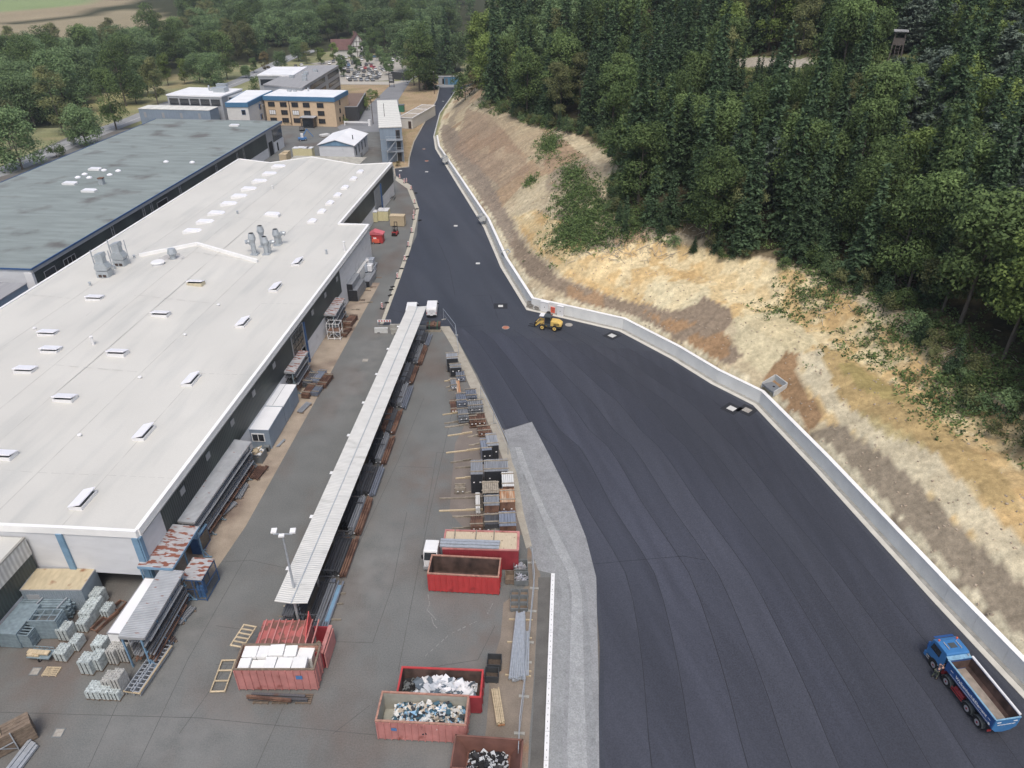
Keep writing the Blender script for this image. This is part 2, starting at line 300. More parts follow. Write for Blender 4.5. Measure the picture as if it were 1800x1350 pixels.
# bank
bank = SD > 1.2
paint(bank, (186, 168, 138)); paint(bank & (n2 > .52), (172, 152, 126), .6); paint(bank & (n3 > .6), (194, 178, 150), .5)
far = bank & (GY > 112) & (SD < 22)
paint(far & (fbm(GX*.6, GY*.2, 3) > .5), (150, 134, 116), .8); paint(far & (SD < 4), (196, 180, 152), .8)
paint(far & (fbm(GX+3, GY+40, 14) > .56), (160, 128, 100), .7)
pz([(770, 215), (800, 225), (850, 300), (905, 400), (930, 440), (925, 480), (890, 420), (830, 330), (780, 270)], (138, 122, 110), .9)
pz([(820, 190), (900, 215), (930, 300), (880, 330), (800, 260)], (152, 126, 106), .7)
pz([(860, 165), (880, 175), (960, 235), (955, 300), (900, 250), (850, 190)], (176, 156, 128), .8)
YB = [(900, 380), (940, 370), (1000, 395), (1035, 440), (1130, 425), (1250, 435), (1340, 455), (1410, 480), (1500, 530), (1590, 590), (1670, 650), (1740, 710), (1840, 740), (1830, 1100), (1770, 1000), (1640, 880), (1530, 770), (1440, 740), (1400, 620), (1290, 560), (1240, 520), (1180, 548), (1100, 530), (1000, 490), (940, 440)]
pz(YB, (206, 180, 134)); 
yb = inpoly(QX, QY, YB) & bank
paint(yb & (n2 > .54), (196, 162, 108), .8); paint(yb & (n3 > .62), (214, 196, 158), .7); paint(yb & (fbm(GX*1.0+9, GY, 4) < .4), (186, 150, 96), .6)
pz([(900, 380), (950, 420), (1010, 480), (1090, 515), (1080, 500), (1000, 455), (940, 385)], (196, 172, 128), .7)
pz([(1140, 500), (1200, 490), (1250, 505), (1240, 530), (1180, 548), (1130, 530)], (208, 194, 160), .7)
pz([(1290, 560), (1370, 545), (1440, 600), (1400, 625), (1340, 660), (1300, 620)], (200, 186, 152), .8)
pz([(1400, 622), (1440, 612), (1480, 660), (1560, 740), (1640, 790), (1720, 880), (1810, 960), (1810, 1060), (1700, 930), (1560, 800), (1480, 745), (1430, 690)], (196, 184, 160), .8)
pz([(1440, 605), (1480, 620), (1586, 682), (1690, 770), (1770, 845), (1800, 900), (1751, 893), (1647, 796), (1525, 737), (1476, 701)], (176, 148, 98))
pz([(1470, 640), (1500, 638), (1560, 672), (1600, 705), (1570, 705), (1510, 680)], (152, 136, 80), .8)
pz([(1500, 715), (1560, 745), (1640, 790), (1620, 790), (1540, 755)], (176, 158, 110), .8)
pz([(1236, 522), (1279, 539), (1287, 563), (1270, 591), (1307, 625), (1282, 643), (1218, 612), (1160, 585), (1114, 560), (1053, 550), (976, 511), (930, 484), (900, 450), (900, 404), (930, 441), (982, 487), (1059, 517), (1108, 530), (1184, 547), (1218, 539)], (138, 120, 104))
paint(inpoly(QX, QY, [(1130, 548), (1240, 575), (1280, 590), (1307, 625), (1282, 643), (1218, 612)]) & bank & (n3 > .42), (160, 122, 84), .8)
paint(inpoly(QX, QY, [(1000, 500), (1060, 515), (1060, 545), (1000, 520)]) & bank & (n3 > .5), (160, 122, 84), .6)
pz([(1384, 617), (1400, 623), (1397, 652), (1421, 692), (1450, 728), (1421, 762), (1390, 730), (1342, 666)], (148, 116, 84))
pz([(1424, 765), (1479, 744), (1504, 771), (1560, 800), (1626, 863), (1700, 940), (1770, 1000), (1830, 1050), (1830, 1250), (1700, 1100), (1600, 970)], (140, 126, 110))
paint(inpoly(QX, QY, [(1480, 830), (1520, 850), (1500, 880)]) & bank, (160, 130, 98)); paint(inpoly(QX, QY, [(1600, 975), (1660, 1000), (1760, 1100), (1700, 1080)]) & bank & (n3 > .35), (160, 132, 100), .8)
paint((SD > 1.2) & (SD < 2.3) & (n3 > .35), (204, 192, 166), .8)
# forest floor
lim = np.interp(GY, [0, 45, 60, 75, 85, 95, 105, 115, 125, 140, 160, 190, 250, 320], [16.5, 16.5, 17, 19, 20.5, 22, 18, 17, 20, 26, 26, 21, 15, 10])+(n2-.5)*4
ff = SD > lim
paint(ff, (66, 60, 42)); paint(ff & (n3 > .55), (84, 78, 50), .8); paint(ff & (SD < lim+3.5) & (n3 > .4), (128, 112, 84), .7)
TRK = [(1285, 104), (1330, 100), (1420, 105), (1440, 112), (1420, 118), (1340, 120), (1285, 116)]
CLR = [(1280, 98), (1440, 100), (1590, 95), (1660, 118), (1560, 128), (1420, 138), (1290, 122)]
paint(inpoly(PX, PY, CLR) & bank, (110, 118, 66)); paint(inpoly(PX, PY, TRK) & bank, (168, 160, 146))
# dry verge beside the new road
vg = (SD < 0) & (GY > 165) & (GX > -75) & (GY < 330)
paint(vg, (166, 142, 108)); paint(vg & (n2 > .55), (150, 128, 92), .7); paint(vg & (n3 < .3), (140, 136, 84), .5)
LL = slen(GX, GY); stri = vn(LL+SD*.35, SD*.12, .9)*.6+vn(LL+SD*.35, SD*.2+5, 2.3)*.4
bk = ((SD > 1.2) & (SD < lim))[..., None]
C = np.where(bk, C*.98*(1+(stri[..., None]-.5)*.42), C)
gy_ = C.mean(-1, keepdims=True); C = np.where(bk, np.clip(gy_+(C-gy_)*1.04, 0, 1)*np.array([.98, 1.0, .94]), C)
C *= (1+(rng.random(GX.shape)[..., None]-.5)*.14)
nx, ny = len(xs), len(ys); V = np.stack([GX, GY, GZ], -1).reshape(-1, 3)
ii, jj = np.meshgrid(np.arange(nx-1), np.arange(ny-1)); a0 = (jj*nx+ii).ravel(); F4 = np.stack([a0, a0+1, a0+nx+1, a0+nx], -1)
me = bpy.data.meshes.new('ground'); me.vertices.add(len(V)); me.vertices.foreach_set('co', V.ravel()); me.loops.add(F4.size); me.loops.foreach_set('vertex_index', F4.ravel().astype(np.int32))
me.polygons.add(len(F4)); me.polygons.foreach_set('loop_start', np.arange(0, F4.size, 4, dtype=np.int32)); me.update(calc_edges=True)
ca = me.color_attributes.new('soil', 'FLOAT_COLOR', 'POINT'); ca.data.foreach_set('color', np.concatenate([C.reshape(-1, 3), np.ones((len(V), 1))], 1).ravel().astype(np.float32))
me.materials.append(mat('soil_and_grass', (1, 1, 1), .95, var=.2, sc=1.7, attr='soil', bump=.9, bsc=2.6, geo=True, fine=.14, spec=.1, col2=None)); me.polygons.foreach_set('use_smooth', [True]*len(F4))
ground = bpy.data.objects.new('ground', me); COL.objects.link(ground); tag(ground, kind='structure')
gm = me.materials[0].node_tree
# ---- flat sheets
def sheet(name, polys, m, z, kind='structure'):
    mb = MB()
    for i, p in enumerate(polys): mb.poly([(x, y, z) for x, y in p])
    o = mb.build(name, m, fix=False)
    import bmesh
    bm = bmesh.new(); bm.from_mesh(o.data); bmesh.ops.triangulate(bm, faces=bm.faces)
    for f in bm.faces:
        if f.normal.z < 0: f.normal_flip()
    bm.to_mesh(o.data); bm.free()
    return tag(o, kind=kind)
RL = [(6.1, 20), (6.1, 29.7), (7.3, 40), (7.6, 47.5), (6.4, 51.6), (4.2, 58), (2.0, 67.6), (-1.2, 72), (-4.7, 84.5), (-8.3, 95.6), (-9.5, 97.6), (-10.9, 99.3), (-12.2, 99.9), (-19.9, 99.6), (-19.7, 115.2), (-19.6, 131.5), (-19.2, 140), (-20.5, 155.8), (-22.3, 166), (-24.4, 175), (-27, 180.5), (-29.3, 182.8), (-30.6, 190.3), (-27.0, 191.9), (-28.0, 201.4), (-28.9, 220), (-28.6, 245), (-28.2, 289), (-29.6, 316)]
RR = EDGE[1:19]
asph = mat('fresh_asphalt', S(57, 61, 71), .58, var=.12, sc=.25, st=(1.6, .12, 1), geo=True, fine=.2, bump=.25, bsc=18, col2=S(68, 71, 80), p2=(.4, .72), sc2=.07, st2=(1.5, .35, 1), rz=math.radians(-18), spec=.35)
yardm = mat('old_asphalt', S(108, 110, 108), .9, var=.09, sc=.3, geo=True, fine=.16, bump=.2, bsc=16, col2=S(106, 98, 92), p2=(.5, .68), sc2=.13, spec=.25, rz=-.08, st2=(1, .6, 1))
sheet('yard', [[(-135, -40), (20, -40), (6.1, 10)]+RL[1:23]+[(-33, 200), (-38, 238), (-55, 242), (-58, 250), (-92, 250), (-135, 236)]], yardm, 0)
sheet('new_road', [[(6.1, -30), (6.1, 20)]+RL[1:]+[(-22.6, 317)]+RR[::-1][0:]+[(45, -30)]], asph, .03)
g = lambda *p: [G(a, b) for a, b in p]
sheet('concrete_apron', [g((352, 1042), (432, 925), (557, 700), (607, 608), (668, 497), (640, 497), (560, 600), (520, 640), (430, 790), (330, 930), (296, 985), (310, 1040))], mat('worn_concrete_paving', S(158, 142, 122), .9, var=.16, sc=.5, geo=True, fine=.12, col2=S(122, 104, 90), p2=(.5, .68), sc2=.18, bump=.15), .012)
milled = mat('milled_asphalt', S(138, 140, 142), .9, var=.1, sc=1.2, geo=True, fine=.2, bump=.3, bsc=14, col2=S(124, 126, 128), p2=(.5, .7), sc2=.25)
sheet('milled_strip', [g((886, 757), (935, 742), (965, 800), (1000, 870), (1030, 945), (1048, 1015), (1052, 1200), (1054, 1420), (955, 1420), (960, 1340), (973, 1010), (946, 1003), (928, 955), (914, 880), (900, 810))], milled, .045)
dirt = mat('brown_dusty_concrete', S(128, 116, 102), .9, var=.16, sc=.6, geo=True, fine=.12, col2=S(150, 110, 74), p2=(.58, .75), sc2=.25, bump=.15)
sheet('rusty_ground_strip', [g((928, 950), (950, 1010), (944, 1090), (938, 1200), (930, 1300), (925, 1420), (830, 1420), (855, 1280), (862, 1180), (880, 1120), (885, 1060), (925, 1030))], dirt, .014)
sheet('brown_ground_patch', [g((840, 700), (880, 760), (900, 830), (908, 900), (925, 940), (830, 945), (790, 900), (800, 780))], mat('brown_stained_asphalt', S(118, 108, 100), .9, var=.14, sc=.5, geo=True, fine=.12), .008)
sheet('concrete_edge', [g((772, 574), (790, 574), (800, 590), (836, 660), (880, 752), (903, 810), (912, 850), (920, 900), (935, 960), (925, 965), (908, 905), (896, 840), (866, 760), (826, 680), (796, 612), (783, 590))], mat('beige_concrete_edge', S(160, 153, 138), .9, var=.14, sc=1, geo=True, fine=.1), .046)
sheet('dark_patch', [g((946, 1015), (968, 1015), (955, 1420), (927, 1420), (938, 1240), (944, 1100))], mat('dark_concrete', S(96, 94, 90), .9, var=.16, sc=.8, geo=True, fine=.1), .02)  # strip of darker concrete tone left of the drainage beams
sheet('kerb_strip', [[(x, y) for x, y in zip(*[iter(sum([[a, b] for a, b in g((697, 310), (722, 326), (737, 368), (722, 438), (700, 500), (674, 570), (668, 570), (694, 498), (716, 436), (731, 370), (716, 332), (695, 317))], []))]*2)]], mat('pale_kerb', S(176, 170, 152), .85, var=.1, geo=True), .05)
def strip(pts, wd):
    o = []; 
    for (ax, ay), (bx, by) in zip(pts[:-1], pts[1:]):
        d = math.hypot(bx-ax, by-ay); nxx, nyy = -(by-ay)/d*wd/2, (bx-ax)/d*wd/2
        o.append([(ax+nxx, ay+nyy), (bx+nxx, by+nyy), (bx-nxx, by-nyy), (ax-nxx, ay-nyy)])
    return o
# country road, far access road, car park, site road
cr = [(-50, 318), (0, 303), (68, 276), (111, 257), (191, 226), (242, 207), (300, 182), (400, 151), (427, 140), (460, 124), (516, 98), (560, 86)]
far_m = mat('grey_road', S(142, 144, 146), .9, var=.08, geo=True)
cw = [G(*p) for p in cr]
sheet('country_road', strip(cw, 7.5), far_m, .02); sheet('road_marking', strip([(x+.2, y-3.2) for x, y in cw], .18), M['white'], .03)
sheet('road_verge', strip([(x, y-6) for x, y in cw], 2.2)+strip([(x, y+6) for x, y in cw], 3), mat('dry_verge', S(166, 148, 116), .95, var=.15, geo=True), .005)
sheet('site_road', [g((591, 221), (622, 214), (650, 184), (690, 146), (716, 138), (740, 130), (722, 142), (700, 176), (708, 220), (668, 232), (600, 232))], mat('grey_site_road', S(128, 130, 134), .9, var=.1, geo=True, sc=.2), .012)
sheet('car_park', [g((545, 112), (590, 104), (700, 99), (745, 104), (742, 130), (690, 141), (597, 146), (590, 120))], mat('pale_car_park', S(166, 160, 148), .9, var=.1, geo=True, sc=.2), .02)
sheet('access_path', [g((597, 144), (690, 143), (720, 142), (690, 149), (597, 148.5))], mat('pale_path', S(176, 170, 158), .9, geo=True), .03)
sheet('far_junction', [g((756, 150), (812, 146), (812, 154), (757, 158))], far_m, .02)
def stains(m, spots, col, k=.75):
    nt = m.node_tree; L = nt.links.new; b = nt.nodes['Principled BSDF']; src = b.inputs['Base Color'].links[0].from_socket; pos = _n(nt, 'ShaderNodeNewGeometry').outputs['Position']
    nz = _n(nt, 'ShaderNodeTexNoise'); nz.inputs['Scale'].default_value = .55; nz.inputs['Detail'].default_value = 6; L(pos, nz.inputs['Vector']); acc = None
    for x, y, r, ry in spots:
        s_ = _n(nt, 'ShaderNodeMapping'); s_.vector_type = 'TEXTURE'; s_.inputs['Location'].default_value = (x, y, 0); s_.inputs['Scale'].default_value = (r, ry, 50); s_.inputs['Rotation'].default_value = (0, 0, -.08); L(pos, s_.inputs[0])
        ln = _n(nt, 'ShaderNodeVectorMath', operation='LENGTH'); L(s_.outputs[0], ln.inputs[0]); mr = _n(nt, 'ShaderNodeMapRange'); mr.inputs[1].default_value = 1; mr.inputs[2].default_value = .2; L(ln.outputs['Value'], mr.inputs[0])
        if acc is None: acc = mr.outputs[0]
        else: mx = _n(nt, 'ShaderNodeMath', operation='MAXIMUM'); L(acc, mx.inputs[0]); L(mr.outputs[0], mx.inputs[1]); acc = mx.outputs[0]
    n2_ = _n(nt, 'ShaderNodeMapRange'); n2_.inputs[1].default_value = .35; n2_.inputs[2].default_value = .65; n2_.inputs[4].default_value = k; L(nz.outputs['Fac'], n2_.inputs[0]); f = _n(nt, 'ShaderNodeMath', operation='MULTIPLY'); L(acc, f.inputs[0]); L(n2_.outputs[0], f.inputs[1])
    mi = _n(nt, 'ShaderNodeMix', data_type='RGBA'); L(f.outputs[0], mi.inputs[0]); L(src, mi.inputs[6]); mi.inputs[7].default_value = (*col, 1); L(mi.outputs[2], b.inputs['Base Color'])
gp = lambda a, b: G(a, b)
stains(yardm, [(*gp(100, 1150), 8, 7), (*gp(20, 1290), 6, 4), (*gp(640, 860), 3.5, 16), (*gp(700, 680), 3, 14), (*gp(490, 1110), 7, 4), (*gp(450, 1240), 6, 2.5), (*gp(760, 850), 6, 10), (*gp(850, 1130), 3.5, 8), (*gp(565, 960), 3, 8)], S(112, 94, 82), .45)
stains(yardm, [(*gp(330, 1120), 4, 10), (*gp(650, 1010), 5, 12), (*gp(640, 640), 3, 22), (*gp(820, 1190), 5, 4), (*gp(850, 1340), 6, 3), (*gp(640, 260), 9, 22), (*gp(300, 1290), 10, 4)], S(134, 133, 130), .5)
# seams in the old asphalt
seams = [[(450, 1350), (560, 1105), (700, 810), (745, 700)], [(0, 1252), (350, 1262), (660, 1292)], [(240, 1350), (330, 1160), (440, 965)], [(700, 1180), (735, 1000), (760, 880), (800, 700)], [(155, 1350), (235, 1175), (345, 1010)], [(345, 990), (440, 985), (500, 998)], [(380, 1100), (435, 1108)], [(590, 1128), (655, 1130), (690, 1030), (715, 900)], [(315, 1290), (400, 1170)], [(585, 1290), (650, 1240)], [(380, 1168), (415, 1168)], [(712, 1180), (840, 1160), (870, 1100)], [(700, 820), (760, 822)], [(745, 930), (768, 795), (800, 797)]]
sp = []
for s_ in seams: sp += strip([G(*p) for p in s_], .045)
sheet('asphalt_seams', sp, mat('black_joint', S(84, 83, 82), .9, geo=True, var=.2), .006)
XL = lambda Y: np.interp(Y, [p[1] for p in RL[:13]], [p[0] for p in RL[:13]]); XR = lambda Y: np.interp(Y, [p[1] for p in EDGE[1:11]], [p[0] for p in EDGE[1:11]])
def lane(t0, t1, y0, y1, n=26, xl=XL, xr=XR):
    o = []
    for k in range(n):
        a, b = y0+(y1-y0)*k/n, y0+(y1-y0)*(k+1)/n; f = lambda t, Y: (float(xl(Y)*(1-t)+xr(Y)*t), Y)
        o.append([f(t0, a), f(t1, a), f(t1, b), f(t0, b)])
    return o
ts = [.0, .11, .2, .31, .4, .5, .6, .69, .78, .88]; tn = [(60, 63, 74), (56, 59, 70), (62, 65, 77), (58, 61, 72), (62, 65, 76), (56, 59, 70), (54, 57, 67), (57, 60, 70), (53, 56, 66), (55, 58, 68)]
for k, (t_, c_) in enumerate(zip(ts, tn)):
    t1_ = ts[k+1] if k < 9 else .985
    sheet('new_road', lane(t_+.0016 if k else .012, t1_-.0016, 12, 98.5-k*.8), mat(f'fresh_asphalt_lane_{k}', S(*c_), .6, var=.1, sc=.4, st=(1.8, .1, 1), geo=True, fine=.22, bump=.2, bsc=18, rz=math.radians(-18+2*k), spec=.35, col2=S(*[v*1.13 for v in c_]), p2=(.5, .7), sc2=.16, st2=(2.2, .2, 1)), .034)
sn = []
for s_ in [[(716, 425), (768, 418), (790, 470), (800, 520)], [(690, 545), (745, 560), (800, 575), (850, 572)], [(830, 520), (862, 519), (875, 560)], [(888, 752), (935, 744)], [(1040, 992), (1200, 978), (1240, 985)]]: sn += strip([G(*p) for p in s_], .05)
for t_ in ts[1:]: sn += lane(t_-.0009, t_+.0009, 12, 98)
sheet('road_seams', sn, mat('paver_joint', S(47, 49, 58), .9, geo=True, var=.2), .042)
ml = lambda Y: np.interp(Y, [20, 30.5, 47.5, 51, 58, 66, 71], [1.35, 1.55, 4.0, 2.5, 1.3, -.9, -1.0])+.3; mr = lambda Y: np.interp(Y, [20, 30, 47, 51, 58, 67, 71], [6.2, 6.2, 6.9, 6.0, 3.6, 1.7, .6])
for k, (t0, t1, c_) in enumerate([(.16, .4, (140, 143, 144)), (.48, .8, (152, 155, 156)), (.82, .97, (136, 139, 141))]):
    sheet('milled_strip', lane(t0, t1, 12, 68, 20, ml, mr), mat(f'milled_band_{k}', S(*c_), .9, var=.08, sc=1.5, geo=True, fine=.2, bump=.35, bsc=14, col2=S(*[v*.93 for v in c_]), p2=(.45, .7), sc2=.35), .05)
# ---------------------------------------------------------------- retaining wall
def offs(pts, d):
    o = []
    for i, (x, y) in enumerate(pts):
        a = pts[max(i-1, 0)]; b = pts[min(i+1, len(pts)-1)]
        d1 = Vector((x-a[0], y-a[1])); d2 = Vector((b[0]-x, b[1]-y))
        if d1.length < 1e-6: d1 = d2
        if d2.length < 1e-6: d2 = d1
        d1.normalize(); d2.normalize(); t = (d1+d2).normalized(); k = d/max(.5, t.dot(d2)); o.append((x+t.y*k, y-t.x*k))
    return o
def wallmesh(pts, d0, d1, zb, ht, panel=3.0, gap=.02):
    A = offs(pts, d0); B = offs(pts, d1); mb = MB()
    for i in range(len(pts)-1):
        L = math.dist(A[i], A[i+1]); n = max(1, round(L/panel)) if panel else 1
        for k in range(n):
            t0, t1 = k/n+(gap/L if panel else 0), (k+1)/n
            l = lambda P, t: (P[i][0]*(1-t)+P[i+1][0]*t, P[i][1]*(1-t)+P[i+1][1]*t)
            q = [l(A, t0), l(A, t1), l(B, t1), l(B, t0)]; h = [ht(p[1]) for p in q]; nn = len(mb.v)
            mb.v += [(x, y, zb) for x, y in q]+[(x, y, zb+hh) for (x, y), hh in zip(q, h)]
            mb.f += [(nn, nn+3, nn+2, nn+1), (nn+4, nn+5, nn+6, nn+7), (nn, nn+1, nn+5, nn+4), (nn+1, nn+2, nn+6, nn+5), (nn+2, nn+3, nn+7, nn+6), (nn+3, nn, nn+4, nn+7)]; mb.m += [0]*6
    return mb
WP = EDGE[1:16]
rw = thing('retaining_wall', 'long pale concrete panel retaining wall at the foot of the bank', 'wall', 30, 77)
def lp(o, par): o.parent = par; o.matrix_parent_inverse = Matrix.Translation(-Vector(par.location)); return o
bpy.context.view_layer.update()
lp(wallmesh(WP, .95, 1.36, -.05, lambda y: float(wallh(y))+.08, 3.0).build('wall_panels', mat('precast_concrete', S(212, 214, 212), .85, var=.07, sc=.5, geo=True, bump=.1, fine=.05)), rw)
cp = wallmesh(WP, .93, 1.42, 0, lambda y: .05, 0)
cp.v = [(x, y, z+float(wallh(y))+.031) for x, y, z in cp.v]
lp(cp.build('coping', M['trim']), rw)
lp(wallmesh(WP, .55, .95, -.05, lambda y: .17, 0).build('footing', M['concdark']), rw)
tag(wallmesh(WP, .0, .55, -.05, lambda y: .13, 0).build('kerb', mat('kerb_concrete', S(196, 192, 180), .85, var=.08, sc=1, geo=True)), kind='structure')
tag(wallmesh(EDGE[15:18], 0, .35, -.05, lambda y: .2, 0).build('kerb', M['concrete']), kind='structure')
tag(wallmesh([(x, y) for x, y in RL[21:]], -.35, 0, -.04, lambda y: .2, 0).build('kerb', MATS['beige_concrete_edge']), kind='structure')
# ================================================================ BUILDINGS
def part(name, mats, par, fn, **k):
    mb = MB(); fn(mb); return mb.build(name, mats, par, **k)
def win(par, face, u0, z0, w_, h, W, D, m=None, fm=None, th=.06, name='window', split=1, sill=False):
    """window on a box building: face f(ront y=0) r(ight x=W) l b ; u0 = distance along face"""
    fm = fm or M['frame']; m = m or M['glass']; t = .08
    def put(mb, ua, ub, za, zb, d0, d1):
        if face == 'f': mb.box(ua, -d1, za, ub, -d0, zb)
        elif face == 'r': mb.box(W+d0, ua, za, W+d1, ub, zb)
        elif face == 'l': mb.box(-d1, ua, za, -d0, ub, zb)
        else: mb.box(ua, D+d0, za, ub, D+d1, zb)
    mb = MB(); put(mb, u0, u0+w_, z0, z0+t, .003, th); put(mb, u0, u0+w_, z0+h-t, z0+h, .003, th)
    put(mb, u0, u0+t, z0+t, z0+h-t, .003, th); put(mb, u0+w_-t, u0+w_, z0+t, z0+h-t, .003, th)
    for k in range(1, split): x = u0+w_*k/split; put(mb, x-.04, x+.04, z0+t, z0+h-t, .003, th)
    o = mb.build(name, fm, par); mb = MB(); put(mb, u0+t, u0+w_-t, z0+t, z0+h-t, .002, th*.4); mb.build('pane', m, o); return o
# ---- main hall, local frame: x = across (right), y = along, origin at front right corner
HX, HY = -31.9, 45.9
hall = thing('factory_hall', 'long production hall with an off-white membrane roof, dark green band and white walls', 'factory hall', HX, HY, 0, UA)
H = 7.4
def hl(px, py, z=H):  # pixel on the roof plane -> hall coordinates
    x, y = G(px, py, z); dx, dy = x-HX, y-HY; c, s = math.cos(-UA), math.sin(-UA); return dx*c-dy*s, dx*s+dy*c
prof = [(-41.5, 0), (-34.3, -.8), (-24.3, .9), (-13.7, -.8), (-5.5, -.15), (0, 0)]
def rz_(x, y):
    k = min(1, max(.25, y/80)); return H+np.interp(x, [p[0] for p in prof], [p[1] for p in prof])*k*.9
def roof_fn(mb):
    ysr = [0, 20, 40, 60, 79, 79.02, 100, 122]
    for y0, y1 in zip(ysr[:-1], ysr[1:]):
        if y1-y0 < .1: continue
        for (x0, _), (x1, _) in zip(prof[:-1], prof[1:]):
            if y0 >= 79 and x0 >= -5.6: continue
            mb.poly([(x0, y0, rz_(x0, y0)), (x1, y0, rz_(x1, y0)), (x1, y1, rz_(x1, y1)), (x0, y1, rz_(x0, y1))])
roofm = mat('off_white_membrane', S(198, 196, 188), .7, var=.05, sc=.1, fine=.03, col2=S(184, 184, 178), p2=(.5, .75), sc2=.16, st2=(3, .4, 1), bump=.04, bsc=3)
part('roof', roofm, hall, roof_fn, fix=False)
def seam_fn(mb):
    for x in (-6.8, -13.7, -20.5, -24.3, -28.5, -34.3):
        for k in range(24):
            y0, y1 = k*5.08, (k+1)*5.08
            if x > -5.6 and y0 > 75: continue
            mb.poly([(x-.035, y0, rz_(x-.035, y0)+.006), (x+.035, y0, rz_(x+.035, y0)+.006), (x+.035, y1, rz_(x+.035, y1)+.006), (x-.035, y1, rz_(x-.035, y1)+.006)])
    for y in (7.2, 26.2, 45.6, 62):
        for x0, x1 in zip([p[0] for p in prof][:-1], [p[0] for p in prof][1:]):
            for k in range(6):
                a, b = x0+(x1-x0)*k/6, x0+(x1-x0)*(k+.7)/6
                mb.poly([(a, y-.03, rz_(a, y)+.008), (b, y-.03, rz_(b, y)+.008), (b, y+.03, rz_(b, y)+.008), (a, y+.03, rz_(a, y)+.008)])
part('roof_seam', mat('membrane_seam', S(176, 174, 168), .8, var=.2, sc=.6), hall, seam_fn, fix=False)
def soot(mb):
    for cx, cy in [hl(279, 468), hl(300, 457), hl(204, 500), hl(245, 490)]:
        r = 2.1 if cx > -28 else 1.2
        pts = []
        for k in range(22):
            t = 2*math.pi*k/22; rr = r*(.6+.6*random.random()); x, y = cx+rr*math.cos(t)*1.3, cy+rr*math.sin(t); pts.append((x, y, rz_(x, y)+.012+.002*len(mb.f)))
        mb.poly(pts)
part('soot_stain', mat('roof_soot', S(176, 174, 171), .9, var=.25, sc=.8, col2=S(120, 118, 116), p2=(.56, .7), sc2=.9), hall, soot, fix=False)
def wl(mb):
    mb.box(-.3, .0, 0, 0, 12, 2.9); mb.box(-.3, 16.4, 0, 0, 37.5, 2.9); mb.box(-.3, 42.6, 0, 0, 79, 2.9)   # base, east side
    mb.box(-.3, 0, 2.9, 0, 3.6, 6.75); mb.box(-.3, 60, 2.9, 0, 79, 6.75); mb.box(-5.8, 78.7, 0, -.3, 79, 6.75)
    mb.box(-5.8, 79, 0, -5.5, 104, 2.9); mb.box(-5.8, 109.5, 0, -5.5, 122, 2.9)
    mb.box(-41.5, 0, 2.2, -.3, .3, 6.75); mb.box(-41.5, 0, 0, -6.2, .3, 2.2); mb.box(-41.5, .3, 0, -41.2, 122, 6.75); mb.box(-41.2, 121.7, 0, -5.5, 122, 6.75)
part('wall', M['wallwhite'], hall, wl)
part('green_band', M['green'], hall, lambda mb: (mb.box(-.26, 3.6, 2.9, .02, 60, 6.75), mb.box(-5.76, 79.1, 2.9, -5.48, 122, 6.75)))
def fas(mb):
    for (x0, _), (x1, _) in zip(prof[:-1], prof[1:]):
        for y, s_, skip in ((0, -1, 0), (122, 1, 1)):
            if skip and x0 >= -5.6: continue
            ya, yb = (y-.12, y+.22) if s_ < 0 else (y-.22, y+.12)
            n = len(mb.v); z0, z1 = rz_(x0, y), rz_(x1, y)
            mb.v += [(x0, ya, z0-.62), (x1, ya, z1-.62), (x1, yb, z1-.62), (x0, yb, z0-.62), (x0, ya, z0+.1), (x1, ya, z1+.1), (x1, yb, z1+.1), (x0, yb, z0+.1)]
            mb.f += [(n, n+3, n+2, n+1), (n+4, n+5, n+6, n+7), (n, n+1, n+5, n+4), (n+1, n+2, n+6, n+5), (n+2, n+3, n+7, n+6), (n+3, n, n+4, n+7)]; mb.m += [0]*6
    mb.box(-.24, .22, 6.72, .13, 79.1, 7.52); mb.box(-41.75, .22, 6.72, -41.4, 121.8, 7.52)
    mb.box(-5.74, 79.1, 6.72, -5.37, 121.8, 7.42); mb.box(-5.5, 78.86, 6.72, -.24, 79.2, 7.5)
part('roof_edge_trim', M['trim'], hall, fas)
part('gutter', M['frame'], hall, lambda mb: mb.box(.131, .3, 6.86, .3, 78.8, 7.0))
for i, x in enumerate((-.28, -7.1, -14.2)): part('steel_column', M['blue'], hall, lambda mb: mb.box(x-.28, -.2, 0, x+.28, -.12+.1, 6.74))
part('steel_column', M['blue'], hall, lambda mb: mb.box(.022, -.12, 0, .14, .3, 6.7))
part('wall_patch', mat('grey_blue_plinth', S(140, 150, 158), .7, var=.1), hall, lambda mb: mb.box(-41, -.1, 0, -6.3, -.01, 2.0))
for y0, y1 in ((12, 16.4), (37.5, 42.6)):
    part('gate_opening', M['dark'], hall, lambda mb: mb.box(-.9, y0, 0, -.6, y1, 6.7))
gd = part('sectional_gate', M['frame'], hall, lambda mb: (mb.box(.03, 37.6, 3.0, .12, 37.75, 6.4), mb.box(.03, 42.0, 0, .12, 42.15, 6.4), mb.box(.03, 37.75, 6.3, .12, 42, 6.4), mb.box(.03, 37.75, 3.0, .12, 42, 3.1)))
part('pane', M['glass'], gd, lambda mb: [mb.box(.035, 37.85+k*1.05, 3.2+j*1.05, .07, 38.75+k*1.05, 4.1+j*1.05) for k in range(4) for j in range(3)])
part('door_jamb', M['darkblue'], hall, lambda mb: mb.box(.03, 42.3, 0, .25, 42.6, 6.2)); part('door_jamb', M['darkblue'], hall, lambda mb: mb.box(-5.45, 109.3, 0, -5.2, 109.7, 6.0))
part('roller_door', mat('grey_roller_door', S(140, 145, 150), .6, rib=(2, 3), ribcol=.15), hall, lambda mb: mb.box(-5.6, 104.1, 1.6, -5.42, 109.2, 5.9))
part('gate_opening', M['dark'], hall, lambda mb: mb.box(-6.2, 104, 0, -5.9, 109.5, 1.6))
